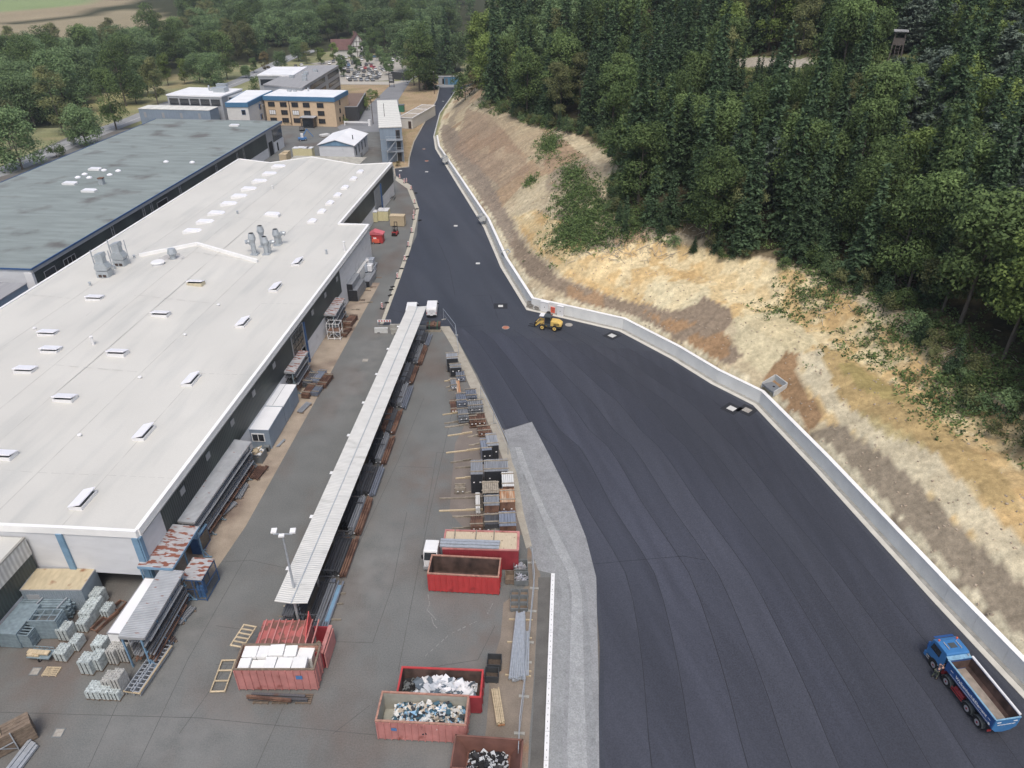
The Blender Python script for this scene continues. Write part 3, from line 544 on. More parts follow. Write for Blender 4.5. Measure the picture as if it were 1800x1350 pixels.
for y in (7, 12.5, 18.5, 24.5, 31, 46, 52, 58): part('wall_vent', M['frame'], hall, lambda mb: mb.box(.03, y, 5.4, .1, y+.8, 6.1))
# fire wall across the roof
a, b, c = hl(245, 447), hl(348, 437), hl(452, 456)
fwm = MB()
for p, q in ((a, b), (b, c)): fwm.bar((p[0], p[1], rz_(*p)+.25), (q[0], q[1], rz_(*q)+.25), .35, .55)
fwm.build('parapet', M['trim'], hall)
# rooflights
def dome(mb, L, W): mb.box(-L/2, -W/2, 0, L/2, W/2, .28); mb.prism([(-L/2+.05, .281), (L/2-.05, .281), (L/2-.35, .5), (-L/2+.35, .5)], -W/2+.05, W/2-.05, axis=1)
def hall_pt(px, py):
    x, y = G(px, py, H+.1); hx, hy = hl(px, py, H+.1); return x, y, float(rz_(hx, hy))-.02
proto = None
left = [(490, 293), (474, 306), (456.5, 319), (437.6, 332.6), (420.7, 345.5), (402.6, 359), (380.7, 375.7), (360.8, 390.8), (338.5, 407.3), (478.4, 378)]
right = [(632.6, 298.6), (621, 310.5), (606, 325.6), (592.8, 339), (579.5, 352.5), (564.9, 367.6), (548, 384.5)]
def rooflight(px, py, L, W, label, grp, rz=UA):
    x, y, z = hall_pt(px, py); t = thing('rooflight', label, 'rooflight', x, y, z, rz, grp)
    part('upstand', M['white'], t, lambda mb: mb.box(-L/2, -W/2, -.2, L/2, W/2, .3))
    part('dome', M['rooflight'], t, lambda mb: mb.prism([(-L/2+.04, .301), (L/2-.04, .301), (L/2-.4, .52), (-L/2+.4, .52)], -W/2+.04, W/2-.04, axis=1)); return t
nm = ['farthest', 'second farthest', 'third', 'fourth', 'fifth', 'sixth', 'seventh', 'eighth', 'nearest']
for i, p in enumerate(left[:9]): rooflight(*p, 3.0, 1.3, f'closed white rooflight, {nm[i]} of the left row of nine on the pale roof', 'closed rooflights in the left row')
rooflight(*left[9], 2.8, 1.3, 'single closed white rooflight just beyond the duct cluster on the pale roof', 'closed rooflights in the left row')
for i, p in enumerate(right): rooflight(*p, 1.4, 1.7, f'square white rooflight, {nm[i] if i < 6 else "nearest"} of the right row of seven on the pale roof', 'closed rooflights in the right row')
vents = [(167, 524, 'l', 'beside the small roof collar'), (85, 586, 'l', 'farther of the close pair at the left'), (91, 618, 'l', 'nearer of the close pair at the left'), (46, 653, 'l', 'left of the row near the frame edge'), (115, 701, 'm', 'between the two seams in the lower left'), (207, 621, 'm', 'right of the thin white pipe'), (283, 553, 'm', 'in the middle of the near roof'), (344.6, 498, 'm', 'with rust tinted upstand near the fire wall'), (6, 801, 'm', 'cut by the left picture edge'),
         (523, 460, 'r', 'farthest of the right tilted row'), (484, 505, 'r', 'second farthest of the right tilted row'), (427, 567, 'r', 'third of the right tilted row'), (336, 668, 'r', 'fourth of the right tilted row'), (253, 761, 'r', 'fifth of the right tilted row'), (146, 879, 'r', 'nearest of the right tilted row, by the front edge')]
for px, py, k, lab in vents:
    x, y, z = hall_pt(px, py)
    t = thing('smoke_vent', f'open white smoke vent, {lab}', 'smoke vent', x, y, z, UA, 'open smoke vents on the pale roof')
    L, W = (1.25, 2.4) if k == 'r' else (2.2, 1.25)
    part('upstand', M['white'] if px != 344.6 else mat('rust_tinted_upstand', S(196, 184, 150), .7), t, lambda mb: (mb.box(-L/2, -W/2, -.2, L/2, -W/2+.08, .35), mb.box(-L/2, W/2-.08, -.2, L/2, W/2, .35), mb.box(-L/2, -W/2+.08, -.2, -L/2+.08, W/2-.08, .35), mb.box(L/2-.08, -W/2+.08, -.2, L/2, W/2-.08, .35)))
    part('opening', M['metalgrey'], t, lambda mb: mb.box(-L/2+.081, -W/2+.081, 0, L/2-.081, W/2-.081, .24))
    if k == 'r': part('lid', M['rooflight'], t, lambda mb: mb.cbox((-.03, 0, .52), (L*1.02, W*1.02, .09), ry=-.3))
    else: part('lid', M['rooflight'], t, lambda mb: mb.cbox((0, .05, .5), (L*1.05, W*1.0, .09), rx=-.24 if k == 'm' else -.17))
# exhaust ducts
for i, (bx, by, tx, ty, r) in enumerate([(447, 442, 446, 412, .5), (462, 428, 464, 400, .5), (468, 440, 469, 416, .5), (487, 424, 485, 402, .5)]):
    x, y, z = hall_pt(bx, by); hgt = [3.6, 3.6, 3.0, 2.8][i]
    t = thing('exhaust_stack', ['galvanised exhaust stack with its elbow, leftmost of the cluster on the roof', 'galvanised exhaust stack, farthest of the cluster on the roof', 'galvanised exhaust stack in the middle front of the roof cluster', 'galvanised exhaust stack, rightmost of the cluster on the roof'][i], 'exhaust stack', x, y, z, UA, 'exhaust stacks on the pale roof')
    part('duct', M['duct'], t, lambda mb: mb.tube((0, 0, 0), (0, 0, hgt-1.4), .38, n=14), smooth=False)
    part('cone', M['duct'], t, lambda mb: (mb.tube((0, 0, hgt-1.4), (0, 0, hgt-.9), .42, .62, n=14), mb.tube((0, 0, hgt-.9), (0, 0, hgt), .62, .42, n=14)))
    part('cap_opening', M['dark'], t, lambda mb: mb.tube((0, 0, hgt+.001), (0, 0, hgt+.02), .36, n=14))
    sx = -1 if i == 0 else 1
    if i != 1: part('elbow', M['duct'], t, lambda mb: [mb.tube((sx*1.0-sx*.75*math.cos(k*.52), .5, 1.1+.9*math.sin(k*.52)), (sx*1.0-sx*.75*math.cos((k+1)*.52), .5, 1.1+.9*math.sin((k+1)*.52)), .34, n=12) for k in range(-1, 4)]+[mb.tube((sx*.25, .5, 0), (sx*.25, .5, 1.1), .34, n=12)])
    part('base_flange', M['duct'], t, lambda mb: mb.box(-.6, -.6, -.1, .6, .6, .18))
for i, (bx, by) in enumerate([(184, 480), (212, 460)]):
    x, y, z = hall_pt(bx, by)
    t = thing('roof_ventilation_tower', ['grey boxy ventilation tower, nearer of the two at the left roof edge', 'grey boxy ventilation tower, farther of the two at the left roof edge'][i], 'ventilation unit', x, y, z, UA, 'ventilation towers at the left roof edge')
    part('lower_box', M['duct'], t, lambda mb: mb.box(-.9, -.7, -.2, .9, .7, 1.1))
    part('housing', M['duct'], t, lambda mb: (mb.prism([(-.9, 1.2), (.9, 1.2), (1.05, 1.6), (.7, 2.3), (-.7, 2.3), (-1.05, 1.6)], -.65, .65, axis=1), mb.box(-.6, -.5, 2.3, .6, .5, 3.3)))
    part('hood', M['duct'], t, lambda mb: mb.prism([(-.75, 3.3), (.75, 3.3), (.6, 3.9), (-.6, 3.6)], -.6, .6, axis=1))
    part('louvre', M['frame_dark'], t, lambda mb: (mb.box(-.6, -.74, .2, -.1, -.705, .6), mb.box(.1, -.74, .2, .6, -.705, .6)))
    part('support_post', M['steel'], t, lambda mb: mb.box(-1.25, -.06, -.2, -1.13, .06, 4.2)); part('support_post', M['steel'], t, lambda mb: mb.box(1.1, .5, -.2, 1.2, .6, 4.0))
x, y, z = hall_pt(279, 467); t = thing('roof_fan', 'round white roof fan in a sooty stain beside the cone', 'roof fan', x, y, z)
part('fan_housing', M['white'], t, lambda mb: mb.tube((0, 0, -.2), (0, 0, .5), .9, n=20)); part('fan_lid', M['white'], t, lambda mb: mb.tube((0, 0, .5), (0, 0, .62), 1.05, .9, n=20))
x, y, z = hall_pt(306, 458); t = thing('roof_cowl', 'galvanised cone cowl beside the round fan under the fire wall', 'roof cowl', x, y, z)
part('duct', M['duct'], t, lambda mb: (mb.tube((0, 0, -.2), (0, 0, .5), .45, n=14), mb.tube((0, 0, .5), (0, 0, 1.0), .45, .75, n=14), mb.tube((0, 0, 1), (0, 0, 1.7), .75, .55, n=14)))
for px, py, h_, lab in [(165, 607, 1.1, 'thin white vent pipe standing left of the smoke vents'), (606, 440, 1.6, 'tall white vent pipe near the right roof edge'), (157, 496, .5, 'small grey collar vent near the left roof edge'), (200, 466, .5, 'small grey collar vent between the ventilation towers'), (235, 448, .5, 'small grey collar vent at the fire wall end'), (574, 445, .7, 'small forked vent near the right roof edge'), (480, 338, .6, 'small white vent pipe between the rooflight rows'), (419, 382, .5, 'small dark hook vent before the duct cluster'), (383, 532, .2, 'small white drain cap upper of the seam'), (324, 585, .2, 'small white drain cap middle of the seam'), (245, 661, .2, 'small white drain cap lower of the seam'), (139, 763, .2, 'small white drain cap nearest the front'), (60, 575, .25, 'small white drain cap by the left seam')]:
    x, y, z = hall_pt(px, py); o = MB().tube((0, 0, -.1), (0, 0, h_), .16, n=10).tube((0, 0, h_), (0, 0, h_+.08), .24, .2, n=10).build('vent_pipe', M['white'] if 'white' in lab else M['duct'], None, (x, y, z)); tag(o, lab, 'roof vent')
# annex lower left
ax = -10.3
annex = thing('lean_to_hall', 'lower side hall with fluted white fascia and dark band at the left frame edge', 'side hall', HX, HY, 0, UA)
part('wall', M['wallwhite'], annex, lambda mb: mb.box(-34, -26, 0, ax-.1, -.25, 1.8))
part('dark_band', M['green'], annex, lambda mb: mb.box(-34, -26.02, 1.8, ax-.08, -.25, 4.3))
part('fluted_fascia', mat('fluted_white_sheet', S(206, 206, 202), .6, rib=(1, 2.2), ribcol=.3), annex, lambda mb: mb.box(-34, -26.1, 4.3, ax+.05, -.25, 6.1))
part('roof', roofm, annex, lambda mb: mb.box(-34, -26.05, 6.1, ax-.1, -.25, 6.16)); part('roof_edge_trim', M['concdark'], annex, lambda mb: mb.box(ax-.12, -26.1, 6.1, ax+.1, -.25, 6.25))
part('wall_base', M['dark'], annex, lambda mb: mb.box(ax-.06, -26, 0, ax+.02, -.25, .7))
# ---- dark hall
dh = thing('dark_roof_hall', 'long hall with dark grey bitumen roof, blue edge and dark green wall', 'factory hall', -74.6, 105, 0, UA)
dm = mat('grey_bitumen_roof', S(128, 139, 137), .9, var=.15, sc=.5, st=(.3, 1.6, 1), fine=.14, col2=S(100, 100, 98), p2=(.56, .72), sc2=.16, bump=.12, bsc=5)
part('roof', dm, dh, lambda mb: mb.box(-37.3, 0, 6.9, -.05, 110.5, 7.0), fix=False)
part('wall', M['wallwhite'], dh, lambda mb: (mb.box(-37, .1, 0, -.3, 110, 6.85), mb.box(-.3, .3, 0, -.2, 98, 2.4), mb.box(-.3, 102.5, 0, -.2, 110, 2.6)))
part('green_band', M['green'], dh, lambda mb: mb.box(-.31, .6, 2.4, -.18, 98, 6.3))
part('gate_recess', M['frame'], dh, lambda mb: mb.box(-.29, 98.0, 0, -.17, 102.4, 6.3))
part('gate_opening', M['dark'], dh, lambda mb: mb.box(-.17, 98.8, 0, -.14, 101.6, 3.6)); part('side_door', M['dark'], dh, lambda mb: mb.box(-.2, 104.6, .1, -.17, 105.6, 2.3))
part('glazed_band', M['glass'], dh, lambda mb: mb.box(-.3, 102.6, 2.9, -.17, 109.6, 6.2))
part('roof_edge', M['darkblue'], dh, lambda mb: (mb.box(-.05, 0, 6.85, .1, 110.5, 7.1), mb.box(-37.45, 0, 6.85, -37.3, 110.5, 7.1), mb.box(-37.3, -.12, 6.85, -.05, 0, 7.1)))
part('soffit_strip', M['frame'], dh, lambda mb: (mb.box(-.16, .05, 6.32, .05, 110.3, 6.84), mb.box(-37.2, 110.51, 6.4, 0, 110.6, 7.05)))
part('corner_pier', M['white'], dh, lambda mb: mb.box(-1.4, -.05, 0, -.16, .5, 6.3))
for y in (22, 33, 36, 48, 66, 78, 82): part('wall_ladder', M['frame'], dh, lambda mb: (mb.box(-.17, y, .5, -.1, y+.1, 6.2), mb.box(-.17, y+.7, .5, -.1, y+.8, 6.2), [mb.box(-.17, y+.1, k*.9+1, -.12, y+.7, k*.9+1.07) for k in range(6)]))
for y, w_, mm in ((2.5, 2.8, 'glass'), (7.5, 3.2, 'dark'), (38.5, 4.2, 'dark')): win(dh, 'r', y, 3.1, w_, 2.4, -.18, 0, M[mm], split=3 if mm == 'dark' and y < 10 else 1, th=.1)
for px, py, L, W, lab in [(167, 298, 2.6, 1.2, 'larger white rooflight, farthest of the three on the dark roof'), (123, 323, 2.8, 1.3, 'larger white rooflight, left of the three on the dark roof'), (157, 336, 2.8, 1.3, 'larger white rooflight, nearest of the three on the dark roof'), (412, 221, 2.6, 1.2, 'white rooflight alone near the far edge of the dark roof')]:
    x, y = G(px, py, 7.1); t = thing('rooflight', lab, 'rooflight', x, y, 7, UA, 'rooflights on the dark roof')
    part('upstand', M['white'], t, lambda mb: mb.box(-L/2, -W/2, 0, L/2, W/2, .35)); part('dome', M['rooflight'], t, lambda mb: mb.prism([(-L/2+.04, .351), (L/2-.04, .351), (L/2-.3, .5), (-L/2+.3, .5)], -W/2+.04, W/2-.04, axis=1))
for i, (px, py) in enumerate([(183, 300), (208, 301), (149, 307), (137, 312.5), (157, 313), (193, 308), (292, 285), (338, 286)]):
    x, y = G(px, py, 7.0); o = MB().tube((0, 0, 0), (0, 0, .2), .6, n=14).tube((0, 0, .2), (0, 0, .38), .55, .25, n=14).build('roof_dome', M['rooflight'], None, (x, y, 7.0)); tag(o, ['small white dome in the back row of the dark roof cluster', 'small white dome at the right end of the dark roof cluster', 'small white dome second in the front left group', 'small white dome leftmost of the dark roof cluster', 'small white dome nearest in the dark roof cluster', 'small white dome in the middle of the dark roof cluster', 'tiny white dome alone on the middle of the dark roof', 'tiny white dome alone near the right edge of the dark roof'][i], 'roof dome', 'small domes on the dark roof')
x, y = G(180, 324, 7); t = thing('roof_chimney', 'grey box chimney with rusty top on the dark roof', 'chimney', x, y, 7, UA); part('shaft', M['duct'], t, lambda mb: mb.box(-.45, -.45, 0, .45, .45, 1.2)); part('cap', M['brownbar'], t, lambda mb: mb.box(-.5, -.5, 1.2, .5, .5, 1.4))
# connecting low building between halls at the far left
o = thing('grey_low_link', 'low grey blue link building with flat roof below the dark hall', 'link building', -86, 93, 0, UA)
part('wall', M['greyblue'], o, lambda mb: mb.box(0, 0, 0, 11.2, 10, 5.8)); part('roof', M['roofgrey'], o, lambda mb: mb.box(-.1, -.1, 5.8, 11.3, 10, 5.95))
# ---- white gable hut
A, B = G(558, 252, 5), G(612, 256, 5); W = math.dist(A, B); rz = ang(A, B)
t = thing('gabled_workshop', 'small white workshop with shallow gable roof between the halls', 'workshop', A[0], A[1], 0, UA)
W, D = 9.8, 14.5
part('wall', M['wallwhite'], t, lambda mb: mb.box(.2, .2, 0, W-.2, D-.2, 4.4)); part('gable', M['blue'], t, lambda mb: mb.prism([(0.05, 4.4), (W-.05, 4.4), (W/2, 5.7)], .05, .2, axis=1)); part('gable', M['blue'], t, lambda mb: mb.prism([(0.05, 4.4), (W-.05, 4.4), (W/2, 5.7)], D-.2, D-.05, axis=1))
part('roof', M['offroof'], t, lambda mb: (mb.prism([(-.2, 4.5), (W/2, 5.9), (W/2, 6.0), (-.2, 4.62)], -.2, D, axis=1), mb.prism([(W/2, 5.9), (W+.2, 4.5), (W+.2, 4.62), (W/2, 6.0)], -.2, D, axis=1)))
for k in range(4): win(t, 'r', 1.6+k*3.1, 1.6, 1.0, 2.2, W-.2, D)
part('stub_pipe', M['dark'], t, lambda mb: mb.tube((W-1.6, 5, 4.9), (W-1.6, 5, 6.2), .12))
x, y = G(560, 290, 0); t = thing('storage_canopy', 'weathered flat canopy in front of the gabled workshop', 'canopy', -57.5, 177, 0, UA)
part('roof', mat('weathered_canopy_roof', S(168, 164, 150), .8, var=.2, sc=1), t, lambda mb: mb.box(0, 3, 3.1, 19, 14, 3.25)); part('wall', M['greyblue'], t, lambda mb: mb.box(.3, 3.6, 0, 12, 13.5, 3.1))
part('grey_box_unit', M['cargrey'], t, lambda mb: mb.box(-2, 2, 0, 6, 6, 2.7))
for xx in (13, 15.8, 18.6): part('post', M['frame'], t, lambda mb: mb.box(xx, 3.2, 0, xx+.2, 3.4, 3.1))
for k in range(4): win(t, 'f', 1+k*2.6, 1.2, 1.4, 1.2, 12, 6) if False else None
# ---- tan office with blue band
def P(px, py, z): return G(px, py, z)
A, B = P(461.3, 171, 8.5), P(587.7, 174, 8.5); rz = ang(A, B); W = math.dist(A, B); D = 13.5
t = thing('tan_office_building', 'three storey tan office block with wide blue roof band', 'office building', A[0], A[1], 0, rz)
part('wall', M['tan'], t, lambda mb: mb.box(.25, .25, 0, W-.25, D, 7.6)); part('blue_band', M['blueband'], t, lambda mb: mb.box(0, 0, 7.6, W, D+.2, 8.9)); part('roof', M['offroof'], t, lambda mb: mb.box(.3, .3, 8.9, W-.3, D-.1, 8.96))
part('drainpipe', M['frame_dark'], t, lambda mb: mb.box(8.3, .1, .2, 8.5, .25, 7.6))
for k, z0 in enumerate((.9, 3.3, 5.7)):
    for j, xx in enumerate((1.4, 5.4, 9.2, 13, 17.6)):
        if k == 0 and j == 3: continue
        win(t, 'f', xx if not (k == 0 and j == 0) else 1.2, z0, 2.2, 1.45, W, D, M['white'] if (k == 1 and j in (0, 2)) else None, M['frame_dark'], th=-.14, split=3) if False else None
        mb = MB(); mb.box(xx, .13, z0, xx+2.2, .24, z0+1.45); f = mb.build('window', M['frame_dark'], t)
        mb = MB(); [mb.box(xx+.1+q*.7, .1, z0+.1, xx+.7+q*.7, .13, z0+1.35) for q in range(3)]; mb.build('pane', M['white'] if (k == 1 and j in (0, 2)) else M['glass'], f)
for yy, zz in ((3, 1), (6.5, 1), (4, 3.4), (4.5, 5.8)):
    f = MB().box(W-.25, yy, zz, W-.16, yy+1.1, zz+1.5).build('window', M['frame_dark'], t); MB().box(W-.16, yy+.1, zz+.1, W-.13, yy+1.0, zz+1.4).build('pane', M['glass'], f)
pr = part('entrance_porch', M['frame_dark'], t, lambda mb: (mb.box(12.6, -3, 2.9, 17.2, .2, 3.15), mb.box(12.8, -2.9, 0, 13, -2.7, 2.9), mb.box(16.8, -2.9, 0, 17, -2.7, 2.9))); part('glass_door', M['glass'], pr, lambda mb: mb.box(13.1, -2.5, 0, 16.7, .1, 2.7)); part('porch_roof', M['grey3'], pr, lambda mb: mb.box(12.5, -3.1, 3.16, 17.3, .1, 3.3))
part('roof_unit', M['duct'], t, lambda mb: (mb.box(5, 8, 8.97, 6.2, 9, 9.5), mb.box(7, 8.2, 8.97, 8, 9, 9.4), mb.tube((11.5, 10, 8.9), (11.5, 10, 10), .3)))
# cream wing
A2, B2 = P(395.3, 183, 8.5), P(435.3, 183, 8.5); C2 = A
t = thing('cream_office_wing', 'cream rendered office wing with blue roof band and small windows', 'office building', A2[0], A2[1], 0, ang(A2, B2)); W2 = math.dist(A2, B2); D2 = 22
rel = lambda p: Matrix.Rotation(-ang(A2, B2), 2) @ Vector((p[0]-A2[0], p[1]-A2[1]))
c2 = rel((C2[0]-.4, C2[1])); c3 = rel(P(428, 163, 8.5))
fp = [(0, 0), (W2, 0), (c2.x, c2.y), (c2.x+1, c2.y+10), (c3.x, c3.y+2)]
part('wall', M['cream'], t, lambda mb: mb.prism([(x+.2*(1 if x < 3 else -1), y+.2) for x, y in fp], 0, 7.6)); part('blue_band', M['blueband'], t, lambda mb: mb.prism(fp, 7.6, 8.9)); part('roof', M['offroof'], t, lambda mb: mb.prism([(x+.4*(1 if x < 3 else -1), y+.3) for x, y in fp], 8.9, 8.96))
for xx, zz in ((4.6, 5.4), (5.2, 2.2)): f = MB().box(xx, .1, zz, xx+1.2, .2, zz+1.4).build('window', M['darkblue'], t); MB().box(xx+.1, .07, zz+.1, xx+1.1, .1, zz+1.3).build('pane', M['glass'], f)
ds = (Vector(c2)-Vector((W2, 0))); dl = ds.length; an = math.atan2(ds.y, ds.x)
for q, zz in ((.82, 5.4), (.82, 2.4)):
    f = MB().cbox((W2+ds.x*q+.0, ds.y*q, zz+.7), (1.3, .2, 1.5), rz=an).build('window', M['darkblue'], t); MB().cbox((W2+ds.x*q+.06, ds.y*q-.08, zz+.7), (1.1, .2, 1.3), rz=an).build('pane', M['glass'], f)
# grey clerestory building
A3, B3 = P(291, 166, 9), P(389, 169, 9)
t = thing('grey_flat_building', 'pale grey flat roofed building with a row of five dark windows', 'office building', A3[0], A3[1], 0, ang(A3, B3)); W3 = math.dist(A3, B3)
part('wall', M['grey3'], t, lambda mb: mb.box(.2, .2, 0, W3-.2, 14, 8.6)); part('roof', M['offroof'], t, lambda mb: mb.box(0, 0, 8.6, W3, 14.2, 9.0))
for k in range(5): win(t, 'f', .8+k*(W3-1.4)/5, 6.1, (W3-1.4)/5-.5, 1.8, W3, 14, M['glass'], M['frame'], th=-.12) if False else None
for k in range(5):
    x0 = .7+k*(W3-1.2)/5; f = MB().box(x0, .12, 5.9, x0+(W3-1.2)/5-.3, .2, 8.0).build('window', M['frame'], t); MB().box(x0+.12, .08, 6.0, x0+(W3-1.2)/5-.42, .12, 7.9).build('pane', M['glass'], f)
part('roof_plant', M['duct'], t, lambda mb: (mb.box(W3-6, 6, 9, W3-2, 9, 10.4), mb.box(W3-8, 8, 9, W3-6.3, 10, 10), mb.box(W3-7.5, 11, 9, W3-4, 12.5, 10.8), mb.tube((W3-9, 9, 9), (W3-9, 9, 10.6), .3)))
part('side_wing', M['grey3'], t, lambda mb: mb.box(W3-.19, 4, 0, W3+7, 14, 8.2)); part('side_glazing', M['glass'], t, lambda mb: mb.box(W3+.3, 3.9, 5.6, W3+6.5, 3.99, 7.9))
# long low grey-blue
A4, B4 = P(242, 191, 6), P(368, 194, 6); t = thing('low_container_building', 'long low grey blue building with white panel roof behind the dark hall', 'site building', A4[0], A4[1], 0, ang(A4, B4)); W4 = math.dist(A4, B4)
part('wall', M['greyblue'], t, lambda mb: mb.box(.1, .1, 0, W4-.1, 6, 5.9)); part('roof', mat('white_panel_roof', S(218, 218, 210), .6, rib=(0, .33), ribcol=.12), t, lambda mb: mb.box(0, 0, 5.9, W4, 6.1, 6.05))
for k in range(4): part('side_panel', M['frame'], t, lambda mb: mb.box(1.6+k*6, .05, 3.4, 2.4+k*6, .099, 5.0))
part('window', M['glass'], t, lambda mb: mb.box(1.6, .04, .8, 2.8, .098, 1.8))
# three-storey grey office
A5, B5 = P(463, 148, 10), P(529.4, 154, 10); E5, F5 = P(594.7, 114.5, 10), P(536.4, 115, 10)
t = thing('grey_office_building', 'long grey three storey office with ribbon windows and streaked roof', 'office building', A5[0], A5[1], 0, 0)
q5 = [(p[0]-A5[0], p[1]-A5[1]) for p in (A5, B5, E5, F5)]
part('wall', M['grey3'], t, lambda mb: mb.prism(q5, 0, 9.6)); ce = (sum(p[0] for p in q5)/4, sum(p[1] for p in q5)/4)
part('roof', M['roofgrey'], t, lambda mb: mb.prism([(ce[0]+(x-ce[0])*1.02, ce[1]+(y-ce[1])*1.01) for x, y in q5], 9.6, 10.0))
b5, e5 = Vector(q5[1]), Vector(q5[2]); dv = (e5-b5); L5 = dv.length; a5 = math.atan2(dv.y, dv.x); nrm = Vector((dv.y, -dv.x)).normalized()
for fl, zz in enumerate((1.4, 4.4, 7.4)):
    for s0, s1 in ((.02, .12), (.2, .58), (.66, .98)):
        m_ = b5+dv*(s0+s1)/2+nrm*.03
        f = MB().cbox((m_.x, m_.y, zz+.8), (L5*(s1-s0), .1, 1.6), rz=a5).build('window', M['frame_dark'], t)
        m_ = m_+nrm*.06; mb = MB(); n = int(L5*(s1-s0)/1.5)
        for k in range(n): c_ = m_+dv.normalized()*((k+.5)/n-.5)*L5*(s1-s0); mb.cbox((c_.x, c_.y, zz+.8), (1.15, .06, 1.3), rz=a5)
        mb.build('pane', M['glass'], f)
av = (Vector(q5[1])-Vector(q5[0])); f = MB().cbox((av.x*.6, av.y*.6-.05, 8.3), (7, .1, 1.3), rz=math.atan2(av.y, av.x)).build('window', M['glass'], t)
for dx, dy in ((0, 0), (2, 6), (-3, -8), (3, -14), (1, -6)): part('roof_unit', M['duct'], t, lambda mb: mb.box(ce[0]+dx, ce[1]+dy, 10, ce[0]+dx+1.5, ce[1]+dy+1.5, 10.9))
A6, B6 = P(451.7, 131.5, 10.5), P(491, 131, 10.5); t = thing('white_roof_office', 'grey building with white roof and dark window band by the road', 'office building', A6[0], A6[1], 0, 0); W6 = 13
part('wall', M['grey3'], t, lambda mb: mb.box(.2, .2, 0, W6, 20, 10)); part('roof', M['offroof'], t, lambda mb: mb.box(0, 0, 10, W6, 20.2, 10.5)); part('window_band', M['glass'], t, lambda mb: mb.box(.8, .1, 7, W6-.5, .19, 9))
# black-clad flat building right of the tan one
A7 = P(607, 195, 4); t = thing('black_clad_annex', 'black clad single storey annex with brown flat roof', 'annex', -57.3, 250, 0, math.radians(4)); part('wall', M['blackclad'], t, lambda mb: mb.box(0, 0, 0, 6.5, 26, 4.4)); part('roof', M['brownroof'], t, lambda mb: mb.box(.3, .3, 4.4, 6.2, 25.7, 4.45)); part('roof_edge', M['frame'], t, lambda mb: (mb.box(6.2, 0, 4.4, 6.5, 26, 4.6), mb.box(0, 0, 4.4, 6.2, .3, 4.6)))
# container stair tower
A8 = P(668, 224, 9); B8 = P(705, 222, 9); t = thing('container_office_tower', 'three storey grey blue container block with white ribbed roof and outside stairs', 'container block', -34.9, 197.0, 0, .17)
W8, D8 = 5.9, 39
part('container_walls', M['greyblue'], t, lambda mb: [mb.box(.05, .05, k*2.95, W8-.05, D8-.05, k*2.95+2.88) for k in range(3)])
part('floor_edge', M['frame'], t, lambda mb: [mb.box(0, 0, k*2.95-.07, W8, D8, k*2.95) for k in (1, 2, 3)])
part('roof', mat('white_ribbed_container_roof', S(218, 217, 208), .6, rib=(1, .4), ribcol=.18, var=.08), t, lambda mb: mb.box(-.1, -.1, 8.86, W8+.1, D8+.1, 9.05))
for k in range(3):
    f = part('door', M['frame_dark'], t, lambda mb: mb.box(W8-1.7, -.02, k*2.95+.1, W8-.6, .04, k*2.95+2.3)); part('pane', M['glass'], f, lambda mb: mb.box(W8-1.55, -.05, k*2.95+.3, W8-.75, -.02, k*2.95+2.1))
st = part('outside_stairs', M['steel'], t, lambda mb: [mb.box(1.5, -1.5, k*2.95-.1, W8, 0, k*2.95) for k in (1, 2)]+[mb.bar((1.6, -1.2, 2.95*k), (4.2, -1.2, 2.95*(k+1)), .8, .15) for k in (0, 1)]+[mb.box(x_, -1.5, 0, x_+.1, -1.4, 7) for x_ in (1.5, 4.1, W8-.1)])
part('handrail', M['steel'], st, lambda mb: [mb.box(1.5, -1.52, k*2.95+z_, W8, -1.46, k*2.95+z_+.06) for k in (1, 2) for z_ in (.5, 1.0)])
part('antenna', M['frame_dark'], t, lambda mb: mb.tube((1.7, 14, 9), (1.7, 14, 12.5), .07))
# small shed right of the tower
A9 = P(705, 207, 3.4); t = thing('flat_switch_house', 'low white walled switch house with pebble flat roof on the dry grass', 'switch house', A9[0]-1.0, A9[1]+1, 0, -math.radians(14)); part('wall', M['cream'], t, lambda mb: mb.box(0, 0, 0, 4.6, 22, 3.2)); part('roof', mat('pebble_roof', S(168, 156, 138), .9, var=.15), t, lambda mb: mb.box(.2, .2, 3.2, 4.4, 21.8, 3.26)); part('roof_edge', M['white'], t, lambda mb: [mb.box(-.15, y_, 3.2, 4.75, y_+.3, 3.4) for y_ in (-.15, 7, 14.5, 21.8)]+[mb.box(-.15, .15, 3.2, .15, 21.8, 3.42), mb.box(4.45, .15, 3.2, 4.75, 21.8, 3.42)])
part('door', M['frame_dark'], t, lambda mb: mb.box(3.2, -.05, .1, 4.2, -.003, 2.3))
t = thing('green_water_tank', 'small dark green tank hut beside the stair tower', 'tank', *G(706, 196), 0, 0); part('body', M['gtarp'], t, lambda mb: mb.box(-1, -1, 0, 1, 1, 2.2)); part('lid', M['metalgrey'], t, lambda mb: mb.box(-1.1, -1.1, 2.2, 1.1, 1.1, 2.35))
